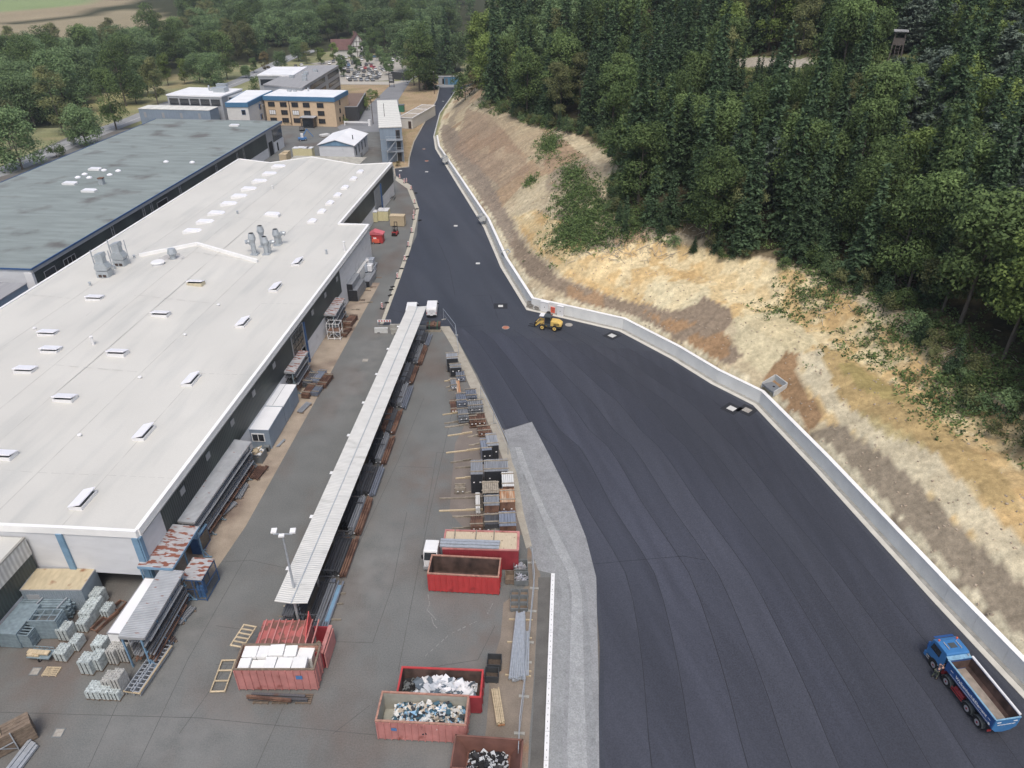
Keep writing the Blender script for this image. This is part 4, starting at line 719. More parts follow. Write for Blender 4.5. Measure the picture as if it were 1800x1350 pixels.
# half timbered house, farm, blue container etc
def gable_house(name, label, px, py, rz, W, D, h, rh, wm, rm, cat='house', z=None):
    x, y = G(px, py, 0); zz = tz(x, y)
    t = thing(name, label, cat, x, y, zz-.3, rz); part('wall', wm, t, lambda mb: (mb.box(0, 0, 0, W, D, h), mb.prism([(0, h), (W, h), (W/2, h+rh)], 0, D, axis=1)))
    r = part('roof', rm, t, lambda mb: (mb.prism([(-.6, h-.5), (W/2, h+rh+.1), (W/2, h+rh+.4), (-.6, h-.2)], -.6, D+.6, axis=1), mb.prism([(W/2, h+rh+.1), (W+.6, h-.5), (W+.6, h-.2), (W/2, h+rh+.4)], -.6, D+.6, axis=1)))
    part('chimney', M['brownroof'], r, lambda mb: mb.box(W*.3, D*.6, h+rh*.5, W*.3+.8, D*.6+.8, h+rh+1)); return t
hh = gable_house('half_timbered_house', 'half timbered house with steep brown tiled roof behind the car park', 618, 101, .25, 8, 13, 5.5, 5.5, M['cream'], M['tile'])
part('timber_frame', M['timberfr'], hh, lambda mb: [mb.box(k*1.6-.1 if k else 0, -.08, 3 if k % 2 else 0, k*1.6+.12, -.004, 6.4+min(k, 5-k)*1.5) for k in range(6)]+[mb.box(0, -.1, z_, 8, -.081, z_+.25) for z_ in (2.8, 5.4)]+[mb.box(2, -.1, 7.6, 6, -.081, 7.8)])
for xx in (1.8, 5): win(hh, 'f', xx, 3.5, 1.1, 1.3, 8, 13, None, M['white'], th=.14)
f2 = part('side_house', M['cream'], hh, lambda mb: mb.box(-9, 4, 0, -.01, 12, 4)); part('side_roof', M['tile'], hh, lambda mb: mb.prism([(3.4, 3.6), (8, 8.4), (12.6, 3.6)], -9.5, 1.5, axis=0))
gable_house('farmhouse', 'grey slate roofed farmhouse among trees at the top left', 414, 38, -.5, 12, 18, 6, 7, M['cream'], M['slate'])
gable_house('far_white_house', 'small white house half hidden by trees at the back of the valley', 640, 47, .3, 8, 10, 5, 3, M['cream'], M['slate'])
gable_house('farm_barn', 'low grey barn beside the slate roofed farmhouse', 450, 33, -.5, 9, 12, 4, 3, M['cream'], M['slate'])
x, y = G(781, 149); t = thing('blue_site_container', 'bright blue container at the far end of the new road', 'container', x, y, 0, .05); part('body', M['bluecont'], t, lambda mb: mb.box(0, 0, 0, 6.2, 2.6, 3.0)); part('roof', M['roofgrey'], t, lambda mb: mb.box(-.1, -.1, 3.0, 6.3, 2.7, 3.12)); part('door', M['cargrey'], t, lambda mb: mb.box(.4, -.06, .1, 1.6, -.003, 2.5))
x, y = G(771, 148); t = thing('grey_site_hut', 'small grey hut left of the blue container', 'hut', x, y, 0, .05); part('body', M['grey3'], t, lambda mb: mb.box(0, 0, 0, 2.8, 2.6, 2.8)); part('roof', M['frame'], t, lambda mb: mb.box(-.1, -.1, 2.8, 2.9, 2.7, 2.9)); part('door', M['dark'], t, lambda mb: mb.box(1.6, -.05, .1, 2.5, -.003, 2.2))
x, y = G(688, 139); t = thing('black_screen_wall', 'black slatted enclosure at the car park corner', 'screen wall', x, y, 0, -.45); part('panel', M['blackclad'], t, lambda mb: mb.box(0, 0, 0, 7.5, .3, 3.0)); part('side_panel', M['blackclad'], t, lambda mb: mb.box(7.5, 0, 0, 7.8, 4, 3.0)); part('cap', M['frame'], t, lambda mb: mb.box(-.05, -.05, 3.0, 7.85, .35, 3.08))
x, y = G(689, 153); t = thing('sign_pylon', 'dark two column sign pylon beside the site road', 'sign', x, y, 0, .1); part('board', M['blackclad'], t, lambda mb: mb.box(-1.1, -.1, 1.6, 1.1, .1, 5.2)); part('post', M['frame_dark'], t, lambda mb: (mb.box(-1.0, -.09, 0, -.85, .09, 1.6), mb.box(.85, -.09, 0, 1.0, .09, 1.6))); part('lettering_rows', M['signwhite'], t, lambda mb: [mb.box(-.8, -.13, 4.6-k*.55, .5, -.101, 4.75-k*.55) for k in range(5)])
# ================================================================ YARD OBJECTS
def frame_of(pA, pB, z=0):
    A, B = G(*pA, z), G(*pB, z); return A, ang(A, B), math.dist(A, B)
def wheel(par, x, y, z, r, wd, rimm, axis='x'):
    mb = MB(); d = Vector((wd/2, 0, 0)) if axis == 'x' else Vector((0, wd/2, 0)); c = Vector((x, y, z))
    o = mb.tube(c-d, c+d, r, n=20).build('wheel', M['tyre'], par, bevel=.03)
    mb = MB(); mb.tube(c-d*1.03, c+d*1.03, r*.58, n=16); ri = mb.build('rim', rimm, o)
    MB().tube(c-d*1.09, c+d*1.09, r*.2, n=10).build('hub', M['dark'] if rimm != M['chrome'] else M['chassis'], ri); return o
# ---- open top roll-off containers
def bin_(label, name, pA, pB, W, h, mo, mi_, rimm, ribs=12, lid=False, z=0, zp=0):
    A, rz, L = frame_of(pA, pB, zp); t = thing(name, label, 'container', A[0], A[1], z, rz)
    th = .08
    def body(mb):
        mb.box(0, 0, .15, L, th, h); mb.box(0, W-th, .15, L, W, h); mb.box(0, th, .15, th, W-th, h); mb.box(L-th, th, .15, L, W-th, h)
        for k in range(ribs+1 if ribs else 0):
            x = k*(L-.08)/ribs
            if 1: mb.box(x, -.07, .15, x+.08, 0, h-.1); mb.box(x, W, .15, x+.08, W+.07, h-.1)
        for k in range(4): y = .1+k*(W-.28)/3; mb.box(L, y, .15, L+.07, y+.09, h-.1); mb.box(-.07, y, .15, 0, y+.09, h-.1)
    part('shell', mo, t, body)
    part('lining', mi_, t, lambda mb: (mb.box(th+.005, th+.005, .2, L-th-.005, W-th-.005, .32), mb.box(th+.003, th+.003, .32, L-th-.003, th+.02, h-.02), mb.box(th+.003, W-th-.02, .32, L-th-.003, W-th-.003, h-.02), mb.box(th+.003, th+.02, .32, th+.02, W-th-.02, h-.02), mb.box(L-th-.02, th+.02, .32, L-th-.003, W-th-.02, h-.02)))
    part('rim', rimm, t, lambda mb: (mb.box(-.04, -.04, h, L+.04, .1, h+.1), mb.box(-.04, W-.1, h, L+.04, W+.04, h+.1), mb.box(-.04, .1, h, .1, W-.1, h+.1), mb.box(L-.1, .1, h, L+.04, W-.1, h+.1)))
    part('runner', mo, t, lambda mb: (mb.box(.2, W*.3, 0, L-.1, W*.3+.15, .15), mb.box(.2, W*.65, 0, L-.1, W*.65+.15, .15)))
    return t, L, W
def junk(name, label, par, x0, y0, x1, y1, z0, hmax, n, mats, smin, smax, flat=.3, seed=1):
    r = random.Random(seed); mb = MB()
    for k in range(n):
        x, y = r.uniform(x0, x1), r.uniform(y0, y1); ex = min((x-x0)/(x1-x0), (x1-x)/(x1-x0), .3)/.3*.6+.4
        z = z0+r.random()**.6*hmax*ex; s = r.uniform(smin, smax)
        mb.cbox((x, y, z), (s*r.uniform(.5, 1.6), s*r.uniform(.3, 1), s*r.uniform(.08, flat)), rz=r.uniform(0, 6.28), mi=r.randrange(len(mats)), rx=r.uniform(-.6, .6), ry=r.uniform(-.6, .6))
    o = mb.build(name, mats, None); o.matrix_world = Matrix.Translation(par.location) @ Matrix.Rotation(par.rotation_euler.z, 4, 'Z')
    tag(o, label, None, None, 'stuff'); return o
cm = lambda n, c: mat(n, S(*c), .7, var=.1, sc=3)
bin_('empty bright red open container with dark rusty inside', 'open_container', (754, 1040), (877, 1047), 2.3, 2.25, M['red'], M['rustin'], M['pinkrim'], 12)
t, L, W = bin_('faded red container filled with white foam blocks', 'open_container', (421, 1214), (560, 1214), 2.35, 2.5, M['pink'], M['pinkrim'], M['oldwood2'], 11)
part('sticker', M['signblue'], t, lambda mb: mb.box(L-1.5, -.09, 1.5, L-1.0, -.075, 1.9))
r = random.Random(3); k = 0; px_, py_ = t.location.x, t.location.y; rzt = t.rotation_euler.z
for row in range(2):
    x = .2
    while x < L-.7:
        wv = r.uniform(.75, 1.35); wv = min(wv, L-.15-x); hv = r.uniform(.35, .6)
        cx, cy = x+wv/2, .62+row*1.12; X = px_+cx*math.cos(rzt)-cy*math.sin(rzt); Y = py_+cx*math.sin(rzt)+cy*math.cos(rzt)
        o = MB().cbox((0, 0, hv/2), (wv-.05, 1.02, hv), mi=0).cbox((0, 0, -.55), (wv-.1, .98, 1.1), mi=0).build('foam_block', M['foam'], None, (X, Y, 2.0+r.uniform(-.15, .2)), rzt+r.uniform(-.06, .06), bevel=.02)
        tag(o, f'white foam block, {["first","second","third","fourth","fifth","sixth","seventh","eighth"][k % 8]} from the left in the {"front" if row == 0 else "back"} container row', 'foam block', 'white foam blocks in the container'); k += 1; x += wv
    k = 0
t2, L2, W2 = bin_('faded pink red container full of mixed blue and white rubbish', 'open_container', (665, 1300), (820, 1308), 2.4, 2.2, M['pink'], M['greyin'], M['pinkrim'], 13)
part('sticker', M['signblue'], t2, lambda mb: mb.box(1.1, -.09, 1.3, 1.5, -.075, 1.6))
junk('rubbish_heap', 'heap of mixed blue and white rubbish in the pink container', t2, 1.0, .25, L2-.25, W2-.25, .8, .95, 700, [cm('rubbish_white', (214, 214, 210)), cm('rubbish_blue', (120, 170, 205)), cm('rubbish_teal', (52, 92, 110)), cm('rubbish_beige', (190, 176, 156)), cm('rubbish_dark', (50, 54, 60)), cm('rubbish_pale', (200, 206, 206))], .14, .4, .5, 5)
t3, L3, W3_ = bin_('dark red container filled with white sheet metal scrap', 'open_container', (697, 1221), (845, 1227), 2.4, 2.0, M['maroon'], M['rustin'], M['red'], 0, zp=2.0)
junk('metal_scrap', 'white and grey sheet metal scrap in the dark red container', t3, 1.3, .55, L3-.75, W3_-.55, .8, .8, 260, [cm('scrap_white', (218, 218, 220)), cm('scrap_silver', (180, 186, 192)), cm('scrap_white2', (206, 208, 212)), cm('scrap_slate', (90, 104, 116))], .3, .85, .07, 8)
junk('dark_scrap', 'black wire scrap at the left end of the dark red container', t3, .2, .5, 1.5, W3_-.3, .5, .6, 160, [M['dark'], M['metalgrey']], .15, .5, .2, 9)
# skip at the bottom edge
A, rz, L = frame_of((812, 1372), (890, 1378)); t = thing('rusty_skip', 'brown rusty tapered skip with black scrap at the bottom edge', 'skip', *G(808, 1378), 0, rz); h = 1.9; L = 3.6; W = 2.3
def skipf(mb):
    o = [(-.5, 0), (L+.6, 0), (L+.6, W), (-.5, W)]; i = [(.3, .1), (L-.2, .1), (L-.2, W-.1), (.3, W-.1)]
    for a in range(4):
        b = (a+1) % 4; mb.poly([(*o[a], h), (*o[b], h), (*i[b], .3), (*i[a], .3)]); mb.poly([(o[a][0]*1.02, o[a][1]*1.04-.03, h+.02), (o[b][0]*1.02, o[b][1]*1.04-.03, h+.02), (i[b][0], i[b][1]-.04, .2), (i[a][0], i[a][1]-.04, .2)])
    mb.poly([(*p, .3) for p in i])
part('shell', M['skip'], t, skipf, fix=False); part('rim', M['skip'], t, lambda mb: (mb.box(-.55, -.1, h, L+.65, .02, h+.1), mb.box(-.55, W-.02, h, L+.65, W+.1, h+.1), mb.box(-.6, -.1, h, -.48, W+.1, h+.1), mb.box(L+.58, -.1, h, L+.7, W+.1, h+.1)))
junk('skip_scrap', 'black shiny scrap pieces lying in the rusty skip', t, .5, .3, L-.4, W-.3, .4, .5, 260, [M['dark'], M['black'], cm('scrap_silver', (180, 186, 192))], .15, .45, .2, 12)
# pink lidded container behind the foam one + side frame
A, rz, L = frame_of((440, 1172), (543, 1176)); t = thing('lidded_container', 'faded red container with rusty ribbed lid and raised end plate', 'container', -20.5, 38.6, 0, .0); L = 3.9; W = 2.3
part('shell', M['pink'], t, lambda mb: mb.box(0, 0, .1, L, W, 2.1)); part('lid', mat('rusty_pink_lid', S(176, 88, 82), .75, var=.2, sc=1, col2=S(120, 78, 66), p2=(.48, .55), sc2=1.2), t, lambda mb: mb.box(-.05, -.05, 2.1, L+.05, W+.05, 2.2))
for k in range(9): part('lid_rib', M['pink'], t, lambda mb: mb.box(.15+k*.54, -.1, 2.2, .25+k*.54, W+.1, 2.3))
part('end_plate', M['red'], t, lambda mb: mb.prism([(-.1, 2.0), (W+.1, 2.0), (W*.95, 3.5)], L-.05, L+.02, axis=0))
t = thing('small_red_container', 'low red open container with end door beside the lidded one', 'container', -16.5, 38.0, 0, -.05); t.scale = (.68, .8, 1); part('shell', M['maroon'], t, lambda mb: (mb.box(0, 0, .1, 2.1, .1, 1.9), mb.box(0, 3.2, .1, 2.1, 3.3, 1.9), mb.box(2.0, .1, .1, 2.1, 3.2, 1.9), mb.box(0, .1, .1, 2.0, 3.2, .2))); part('rim', M['pink'], t, lambda mb: mb.box(1.8, -.05, 1.9, 2.25, 3.35, 2.05)); part('end_door', M['pink'], t, lambda mb: mb.box(2.26, 0, .1, 2.4, 3.2, 1.8))
junk('planks_scrap', 'broken boards lying in the low red container', t, .15, .3, 1.1, 2.2, .3, .4, 22, [M['wood'], M['oldwood']], .25, .5, .1, 4)
def woodframe(label, pts, n, z=.3):
    A, rz, L = frame_of(*pts, z); t = thing('timber_frame_pallet', label, 'timber frame', A[0], A[1], z, rz, 'timber frames by the faded red containers')
    for k in range(2): part('rail', M['wood'], t, lambda mb: mb.box(0, k*1.1, 0, L, k*1.1+.1, .1))
    for k in range(n): part('slat', M['wood'], t, lambda mb: mb.box(k*(L-.12)/(n-1), .1, .02, k*(L-.12)/(n-1)+.12, 1.1, .09))
    return t
woodframe('raw timber lattice frame leaning behind the lidded container', ((428, 1140), (452, 1102)), 6, 1.6)
woodframe('raw timber lattice frame on the ground left of the foam container', ((396, 1217), (416, 1160)), 4, .1)
# ---- maroon boarded container + truck cab
A, rz, L = frame_of((796, 1002), (934, 1018)); t = thing('boarded_container', 'dark red container topped with plywood boards behind the bright red one', 'container', -6.4, 48.9, 0, -.035); L = 7.0; W = 2.45; h = 2.5
part('shell', M['maroon'], t, lambda mb: [mb.box(0, 0, .1, L, W, h)]+[mb.box(k*.58, -.06, .1, k*.58+.08, 0, h) for k in range(12)]); part('board_cover', mat('plywood_cover', S(190, 172, 142), .85, var=.12, sc=2, st=(8, 1, 1), col2=S(120, 100, 80), p2=(.66, .7), sc2=2), t, lambda mb: mb.box(.12, .12, h, L-.12, W-.12, h+.04)); part('rim', M['pink'], t, lambda mb: (mb.box(-.03, -.05, h, L+.03, .1, h+.12), mb.box(-.03, W-.1, h, L+.03, W+.05, h+.12), mb.box(-.03, .1, h, .1, W-.1, h+.12), mb.box(L-.18, .1, h, L+.05, W-.1, h+.12)))
for xx in (.9, 2.9, 4.6): part('batten', M['oldwood'], t, lambda mb: mb.box(xx, .3, h+.041, xx+.1, W+.1, h+.16))
o = thing('metal_sheet_stack', 'long silver profiled sheets lying on the plywood topped container', 'sheet stack', t.location.x+.0, t.location.y, h+.17, -.05)
for k in range(3): part('profiled_sheet', M['steel'], o, lambda mb: mb.box(-.25, .05+k*.33, 0, 5.2+k*.03, .33+k*.33, .12+.1*(k > 0)))
t = thing('parked_truck_cab', 'white lorry cab facing the yard left of the plywood topped container', 'lorry', -7.55, 48.6, 0, -.05); t.scale = (.72, .8, .85)
part('cab_body', M['white'], t, lambda mb: mb.prism([(0, .7), (2.3, .7), (2.3, 2.6), (.35, 2.7), (0, 1.6)], -.9, .9, axis=0), bevel=.08); part('windscreen', M['glass'], t, lambda mb: mb.poly([(-.82, -.015, 1.62), (.82, -.015, 1.62), (.76, .27, 2.5), (-.76, .27, 2.5)]), fix=False)
part('bumper', M['frame'], t, lambda mb: mb.box(-.95, -.15, .35, .95, .1, .75)); 
for s_ in (-1, 1): wheel(t, s_*.8, 1.0, .45, .45, .28, M['chrome'])
part('mirror', M['dark'], t, lambda mb: mb.box(-1.15, .1, 1.7, -.95, .2, 2.2)); part('side_window', M['glass'], t, lambda mb: mb.box(-.91, .7, 1.6, -.902, 1.5, 2.3))
part('chassis', M['dark'], t, lambda mb: mb.box(-.5, .2, .4, .5, 2.6, .7))
# ---- beam / tube bundles
def bundle(label, rect, h, m, nx_=5, nz_=3, kind='bar', z0=.12, rz=None, cat='steel bundle', endm=None, name='steel_bundle', grp='steel bundles stacked along the yard edge', caps=True):
    xl, yt, xr, yb = rect; z = z0+h
    a, b, c = G(xl, yb, z), G(xr, yb, z), G((xl+xr)/2-(6 if yt < yb else 0)*0, yt, z)
    W = math.dist(a, b); mid = ((a[0]+b[0])/2, (a[1]+b[1])/2); L = max(.6, math.dist(mid, c))
    rz = rz if rz is not None else ang(mid, c)-math.pi/2
    t = thing(name, label, cat, a[0], a[1], 0, rz, grp)
    def f(mb):
        w_, hh = W/nx_, h/nz_
        for i in range(nx_):
            for j in range(nz_):
                if kind == 'tube': mb.tube(((i+.5)*w_, random.uniform(0, .06), z0+(j+.5)*hh), ((i+.5)*w_, L-random.uniform(0, .1), z0+(j+.5)*hh), min(w_, hh)*.47, n=8)
                else: mb.box(i*w_+.012, random.uniform(0, .05), z0+j*hh+.012, (i+1)*w_-.012, L-random.uniform(0, .08), z0+(j+1)*hh-.012)
    part('bars', m, t, f)
    if endm: part('end_face', endm, t, lambda mb: mb.box(.03, -.012, z0+.03, W-.03, -.002, z0+h-.03))
    for y in (.12*L+.1, .86*L-.1): part('timber_spacer', M['oldwood'], t, lambda mb: mb.box(-.08, y, z0+h, W+.08, y+.12, z0+h+.07))
    part('bearer', M['oldwood2'], t, lambda mb: [mb.box(-.1, y, 0, W+.1, y+.12, z0) for y in (.2, L-.35)])
    if caps: part('label_tag', M['signwhite'], t, lambda mb: [mb.box(x_, -.03, z0+h*.55, x_+.16, -.014, z0+h*.55+.12) for x_ in (W*.2, W*.7)])
    return t
Bd = [
 ('dark ended steel bundle with grey top, farthest of the yard edge row', (785, 619, 805, 631), 2.0, 'steelbar', 4, 3, 'bar', 'black'),
 ('black ended bundle stepping down from the farthest stack', (791, 638, 811, 647), 1.3, 'steelbar', 4, 3, 'bar', 'black'),
 ('blue grey tubes just in front of the black ended stacks', (802, 650, 818, 664), .7, 'bluebar', 4, 2, 'tube', None),
 ('low grey tubes left of a rusty beam in the far part of the row', (793, 664, 803, 680), .5, 'steelbar', 4, 2, 'tube', None),
 ('thin rusty beams between the far grey tubes', (805, 664, 812, 700), .3, 'orangebar', 2, 1, 'bar', None),
 ('pair of blue grey tube bundles, right one of the far group', (820, 682, 839, 698), 1.1, 'bluebar', 6, 3, 'tube', None),
 ('blue grey tube bundle left of the paired far bundles', (803, 689, 821, 707), .9, 'bluebar', 5, 3, 'tube', None),
 ('low brown bars beside the white tipped grey tubes', (793, 702, 803, 722), .3, 'brownbar', 4, 1, 'bar', None),
 ('grey tube bundle with white end caps near the concrete edge', (823, 702, 850, 716), 1.1, 'steelbar', 7, 3, 'tube', None),
 ('grey square tubes with white tipped lower pipes', (806, 716, 824, 732), 1.1, 'steelbar', 6, 3, 'tube', None),
 ('rusty tubes under two timber spacers by the concrete edge', (839, 724, 855, 741), .8, 'brownbar', 5, 2, 'tube', None),
 ('small brown pipe bundle left of the rusty tubes', (826, 729, 839, 741), 1.0, 'brownbar', 4, 3, 'tube', None),
 ('wide brown tube bundle in front of the rusty tubes', (841, 747, 864, 760), .7, 'brownbar', 7, 2, 'tube', None),
 ('tall black ended stack with grey tops, rear right one', (857, 761, 877, 784), 2.1, 'steelbar', 3, 4, 'bar', 'black'),
 ('tall black ended stack with timber across, front left one', (847, 770, 865, 792), 1.9, 'bluebar', 4, 4, 'bar', 'black'),
 ('wide light grey profile stack in the middle of the row', (851, 807, 894, 829), 2.2, 'steelbar', 14, 4, 'bar', 'black'),
 ('tall narrow grey stack with high black ends at the left side', (827, 808, 849, 834), 2.5, 'steelbar', 5, 5, 'bar', 'black'),
 ('stack topped with white wrapped profiles', (883, 829, 904, 855), 2.3, 'whitebar', 6, 4, 'bar', 'brownbar'),
 ('stack half grey half tan left of the white wrapped one', (848, 845, 877, 867), 2.3, 'oldwood', 8, 4, 'bar', 'black'),
 ('orange rusty profile stack with gridded ends', (879, 859, 906, 883), 2.1, 'orangebar', 9, 4, 'bar', 'brownbar'),
 ('grey brown profile stack with white paper tags at its rusty end', (851, 869, 878, 889), 2.3, 'steelbar', 12, 5, 'bar', 'brownbar'),
 ('dark open ended tube stack with gridded front', (852, 901, 877, 922), 1.6, 'darkbar', 12, 5, 'bar', None),
 ('stack with white and blue grey profiles on a rusty lower layer', (878, 898, 908, 925), 2.2, 'bluebar', 6, 3, 'bar', 'brownbar'),
 ('low wide rusty brown beam bundle left of the gridded stack', (827, 903, 849, 926), .8, 'brownbar', 6, 2, 'bar', 'brownbar'),
 ('single pale grey beam standing on dark blocks', (836, 865, 844, 894), 1.2, 'whitebar', 3, 1, 'bar', None),
 ('small bundle of short brown timber posts', (800, 849, 817, 862), .5, 'oldwood', 9, 3, 'tube', None),
 ('pair of grey profiles next to the plywood topped container', (864, 928, 878, 944), .9, 'steelbar', 2, 3, 'bar', None),
]
for lab, rect, h, m, nx_, nz_, kd, em in Bd: bundle(lab, rect, h, M[m], nx_, nz_, kd, endm=M[em] if em else None, rz=math.radians(8) if rect[1] < 800 else math.radians(3))
# timbers on the ground
tl = [((778, 730), (807, 726)), ((781, 745), (807, 742)), ((782, 752), (823, 747)), ((787, 767), (830, 761)), ((822, 769), (842, 766)), ((824, 784), (845, 781)), ((784, 797), (845, 790)), ((792, 814), (828, 809)), ((800, 823), (828, 822)), ((801, 842), (828, 840)), ((815, 867), (828, 867)), ((772, 877), (848, 876)), ((772, 899), (850, 897)), ((795, 909), (828, 909)), ((794, 930), (828, 928)), ((781, 671), (793, 669)), ((784, 682), (795, 679)), ((788, 688), (796, 686)), ((636, 509), (650, 508)), ((632, 533), (655, 532)), ((618, 545), (632, 545))]
ordn = ['first', 'second', 'third', 'fourth', 'fifth', 'sixth', 'seventh', 'eighth', 'ninth', 'tenth', 'eleventh', 'twelfth', 'thirteenth', 'fourteenth', 'fifteenth']
for i, (a, b) in enumerate(tl):
    A, rz, L = frame_of(a, b); o = MB().box(0, -.07, 0, L, .07, .13).box(L*.6, -.1, .131, L, .02, .24).build('timber_bearer', M['oldwood'] if i % 3 else M['wood'], None, (A[0], A[1], .02), rz)
    tag(o, f'{ordn[i]} timber bearer from the far end, lying across beside the right hand stacks' if i < 15 else ['short rusty bearer farthest beside the tube row', 'short rusty bearer middle beside the tube row', 'short rusty bearer nearest beside the tube row', 'rusty bearer nearest the wrapped blocks on the apron', 'rusty bearer in front of the black stacks on the apron', 'thin rusty bearer before the tall rack on the apron'][i-15], 'timber bearer', 'timber bearers on the ground')
A, rz, L = frame_of((802, 937), (850, 934)); o = MB().box(0, -.08, 0, L, .08, .2).build('steel_rail', M['bluebar'], None, (A[0], A[1], .02), rz); tag(o, 'long blue grey steel rail behind the plywood topped container', 'steel rail')
# ---- long canopy
cz = 4.2
NL, NR, FL, FR = G(483, 1058, cz), G(540, 1060, cz), G(723, 537, cz), G(745, 539, cz)
ca = math.atan2((FL[1]+FR[1]-NL[1]-NR[1]), (FL[0]+FR[0]-NL[0]-NR[0]))-math.pi/2
mid = ((NL[0]+NR[0])/2, (NL[1]+NR[1])/2); mf = ((FL[0]+FR[0])/2, (FL[1]+FR[1])/2); Lc = math.dist(mid, mf); Wc = 2.75
t = thing('long_rack_canopy', 'very long narrow white corrugated canopy over steel racks', 'canopy', mid[0], mid[1], 0, ca); CT = t
part('roof', M['canopy'], t, lambda mb: (mb.prism([(-Wc/2, cz), (0, cz-.16), (0, cz-.1), (-Wc/2, cz+.06)], 0, Lc, axis=1), mb.prism([(0, cz-.16), (Wc/2, cz), (Wc/2, cz+.06), (0, cz-.1)], 0, Lc, axis=1)))
part('gutter', M['duct'], t, lambda mb: mb.box(-.05, -.05, cz-.12, .05, Lc, cz-.06))
for k in range(12): part('post', M['frame'], t, lambda mb: (mb.box(-.09, .5+k*(Lc-1)/11, 0, .09, .68+k*(Lc-1)/11, cz-.17), mb.box(-1.2, .5+k*(Lc-1)/11, cz-.3, 1.2, .6+k*(Lc-1)/11, cz-.17)))
for k in range(8): part('bracket', M['white'], t, lambda mb: mb.box(-Wc/2-.3, 3.5+k*6.6, cz-.05, -Wc/2, 3.9+k*6.6, cz))
for k in range(12): part('cantilever_arm', M['darkbar'], t, lambda mb: [mb.box(-1.1, .55+k*(Lc-1)/11, z_, 1.7, .63+k*(Lc-1)/11, z_+.1) for z_ in (.5, 1.3, 2.1)])
cp_ = lambda x, y: (mid[0]+x*math.cos(ca)-y*math.sin(ca), mid[1]+x*math.sin(ca)+y*math.cos(ca))
segs = [(0, 6.2, 'darkbar', .6), (6.4, 5.5, 'darkbar', 1.0), (12, 5.6, 'black', 1.5), (17.8, 5.4, 'darkbar', 1.0), (23.4, 5.6, 'black', 1.3), (29.2, 5.4, 'brownbar', .9), (34.8, 5.6, 'darkbar', 1.2), (40.6, 5.2, 'steelbar', .9), (46, 5.4, 'darkbar', 1.0), (51.5, 4, 'steelbar', .8)]
locs = ['nearest the lamp mast', 'second from the near end', 'jet black, third from the near end', 'fourth from the near end', 'black, fifth from the near end', 'rusty brown, sixth from the near end', 'seventh from the near end', 'grey, eighth from the near end', 'ninth from the near end', 'farthest, by the vans']
for i, (y0, L, m, hh) in enumerate(segs):
    x, y = cp_(.25, y0); t = thing('racked_tube_bundle', f'tubes racked right under the canopy, {locs[i]}', 'steel bundle', x, y, 0, ca, 'tube bundles racked under the long canopy')
    wd = 2.0 if i not in (5, 7) else 1.7
    for q3, mm3 in enumerate([m, 'darkbar' if i % 2 else 'steelbar', 'brownbar' if i % 3 else 'bluebar']):
        h3 = hh*[1.0, .75, .45][q3]; y3 = random.uniform(0, .5); part('bars', M[mm3], t, lambda mb: [mb.tube((.15+(q3*3+a)*wd/9, y3+random.uniform(0, .25), z_+.1), (.15+(q3*3+a)*wd/9, L-random.uniform(0, .7), z_+.1), .09, n=6) for a in range(3) for z_ in [.2+.2*q for q in range(max(1, int(h3/.2)))]])
    part('end_cap', M['signwhite'], t, lambda mb: [mb.box(.4+a*.5, -.03, .5+.1*a, .52+a*.5, -.01, .6+.1*a) for a in range(3)])
    x, y = cp_(-1.15, y0); t = thing('racked_tube_bundle', f'profiles racked left under the canopy, {locs[i]}', 'steel bundle', x, y, 0, ca, 'tube bundles racked under the long canopy')
    part('bars', M['brownbar' if i % 3 == 1 else 'darkbar'], t, lambda mb: [mb.box(a*.2, random.uniform(0, .2), .3+q*.5, .17+a*.2, L-.1, .5+q*.5) for a in range(5) for q in range(5)])
bundle('grey galvanised tubes protruding at the near end of the white canopy', (489, 1062, 516, 1090), .6, M['steelbar'], 7, 2, 'tube', rz=ca)
for i, (a, b, m, lab) in enumerate([((548, 1098), (577, 1022), 'darkbar', 'dark brown tube leftmost of the loose group by the canopy'), ((556, 1101), (589, 1022), 'bluebar', 'blue grey beam in the loose group by the canopy'), ((562, 1099), (591, 1030), 'darkbar', 'dark grey beam beside the blue grey beam'), ((575, 1098), (598, 1034), 'blue', 'thin bright blue beam at the right of the loose group')]):
    A, rz, L = frame_of(a, b); o = MB().box(0, -.12, .15, L, .12, .38).box(0, -.16, .38, L, .16, .42).build('steel_beam', M[m], None, (A[0], A[1], 0), rz); tag(o, lab, 'steel beam', 'loose beams beside the canopy end')
for i, (a, b) in enumerate([((560, 1090), (600, 1090)), ((566, 1064), (604, 1062)), ((572, 1045), (608, 1044)), ((592, 1028), (606, 1029))]):
    A, rz, L = frame_of(a, b); o = MB().box(0, -.06, 0, L, .06, .12).box(0, -.05, .12, .1, .05, .16).build('timber_bearer', M['oldwood'], None, (A[0], A[1], .02), rz); tag(o, f'timber bearer under the loose beams by the canopy, {ordn[i]} from the front', 'timber bearer', 'timber bearers on the ground')
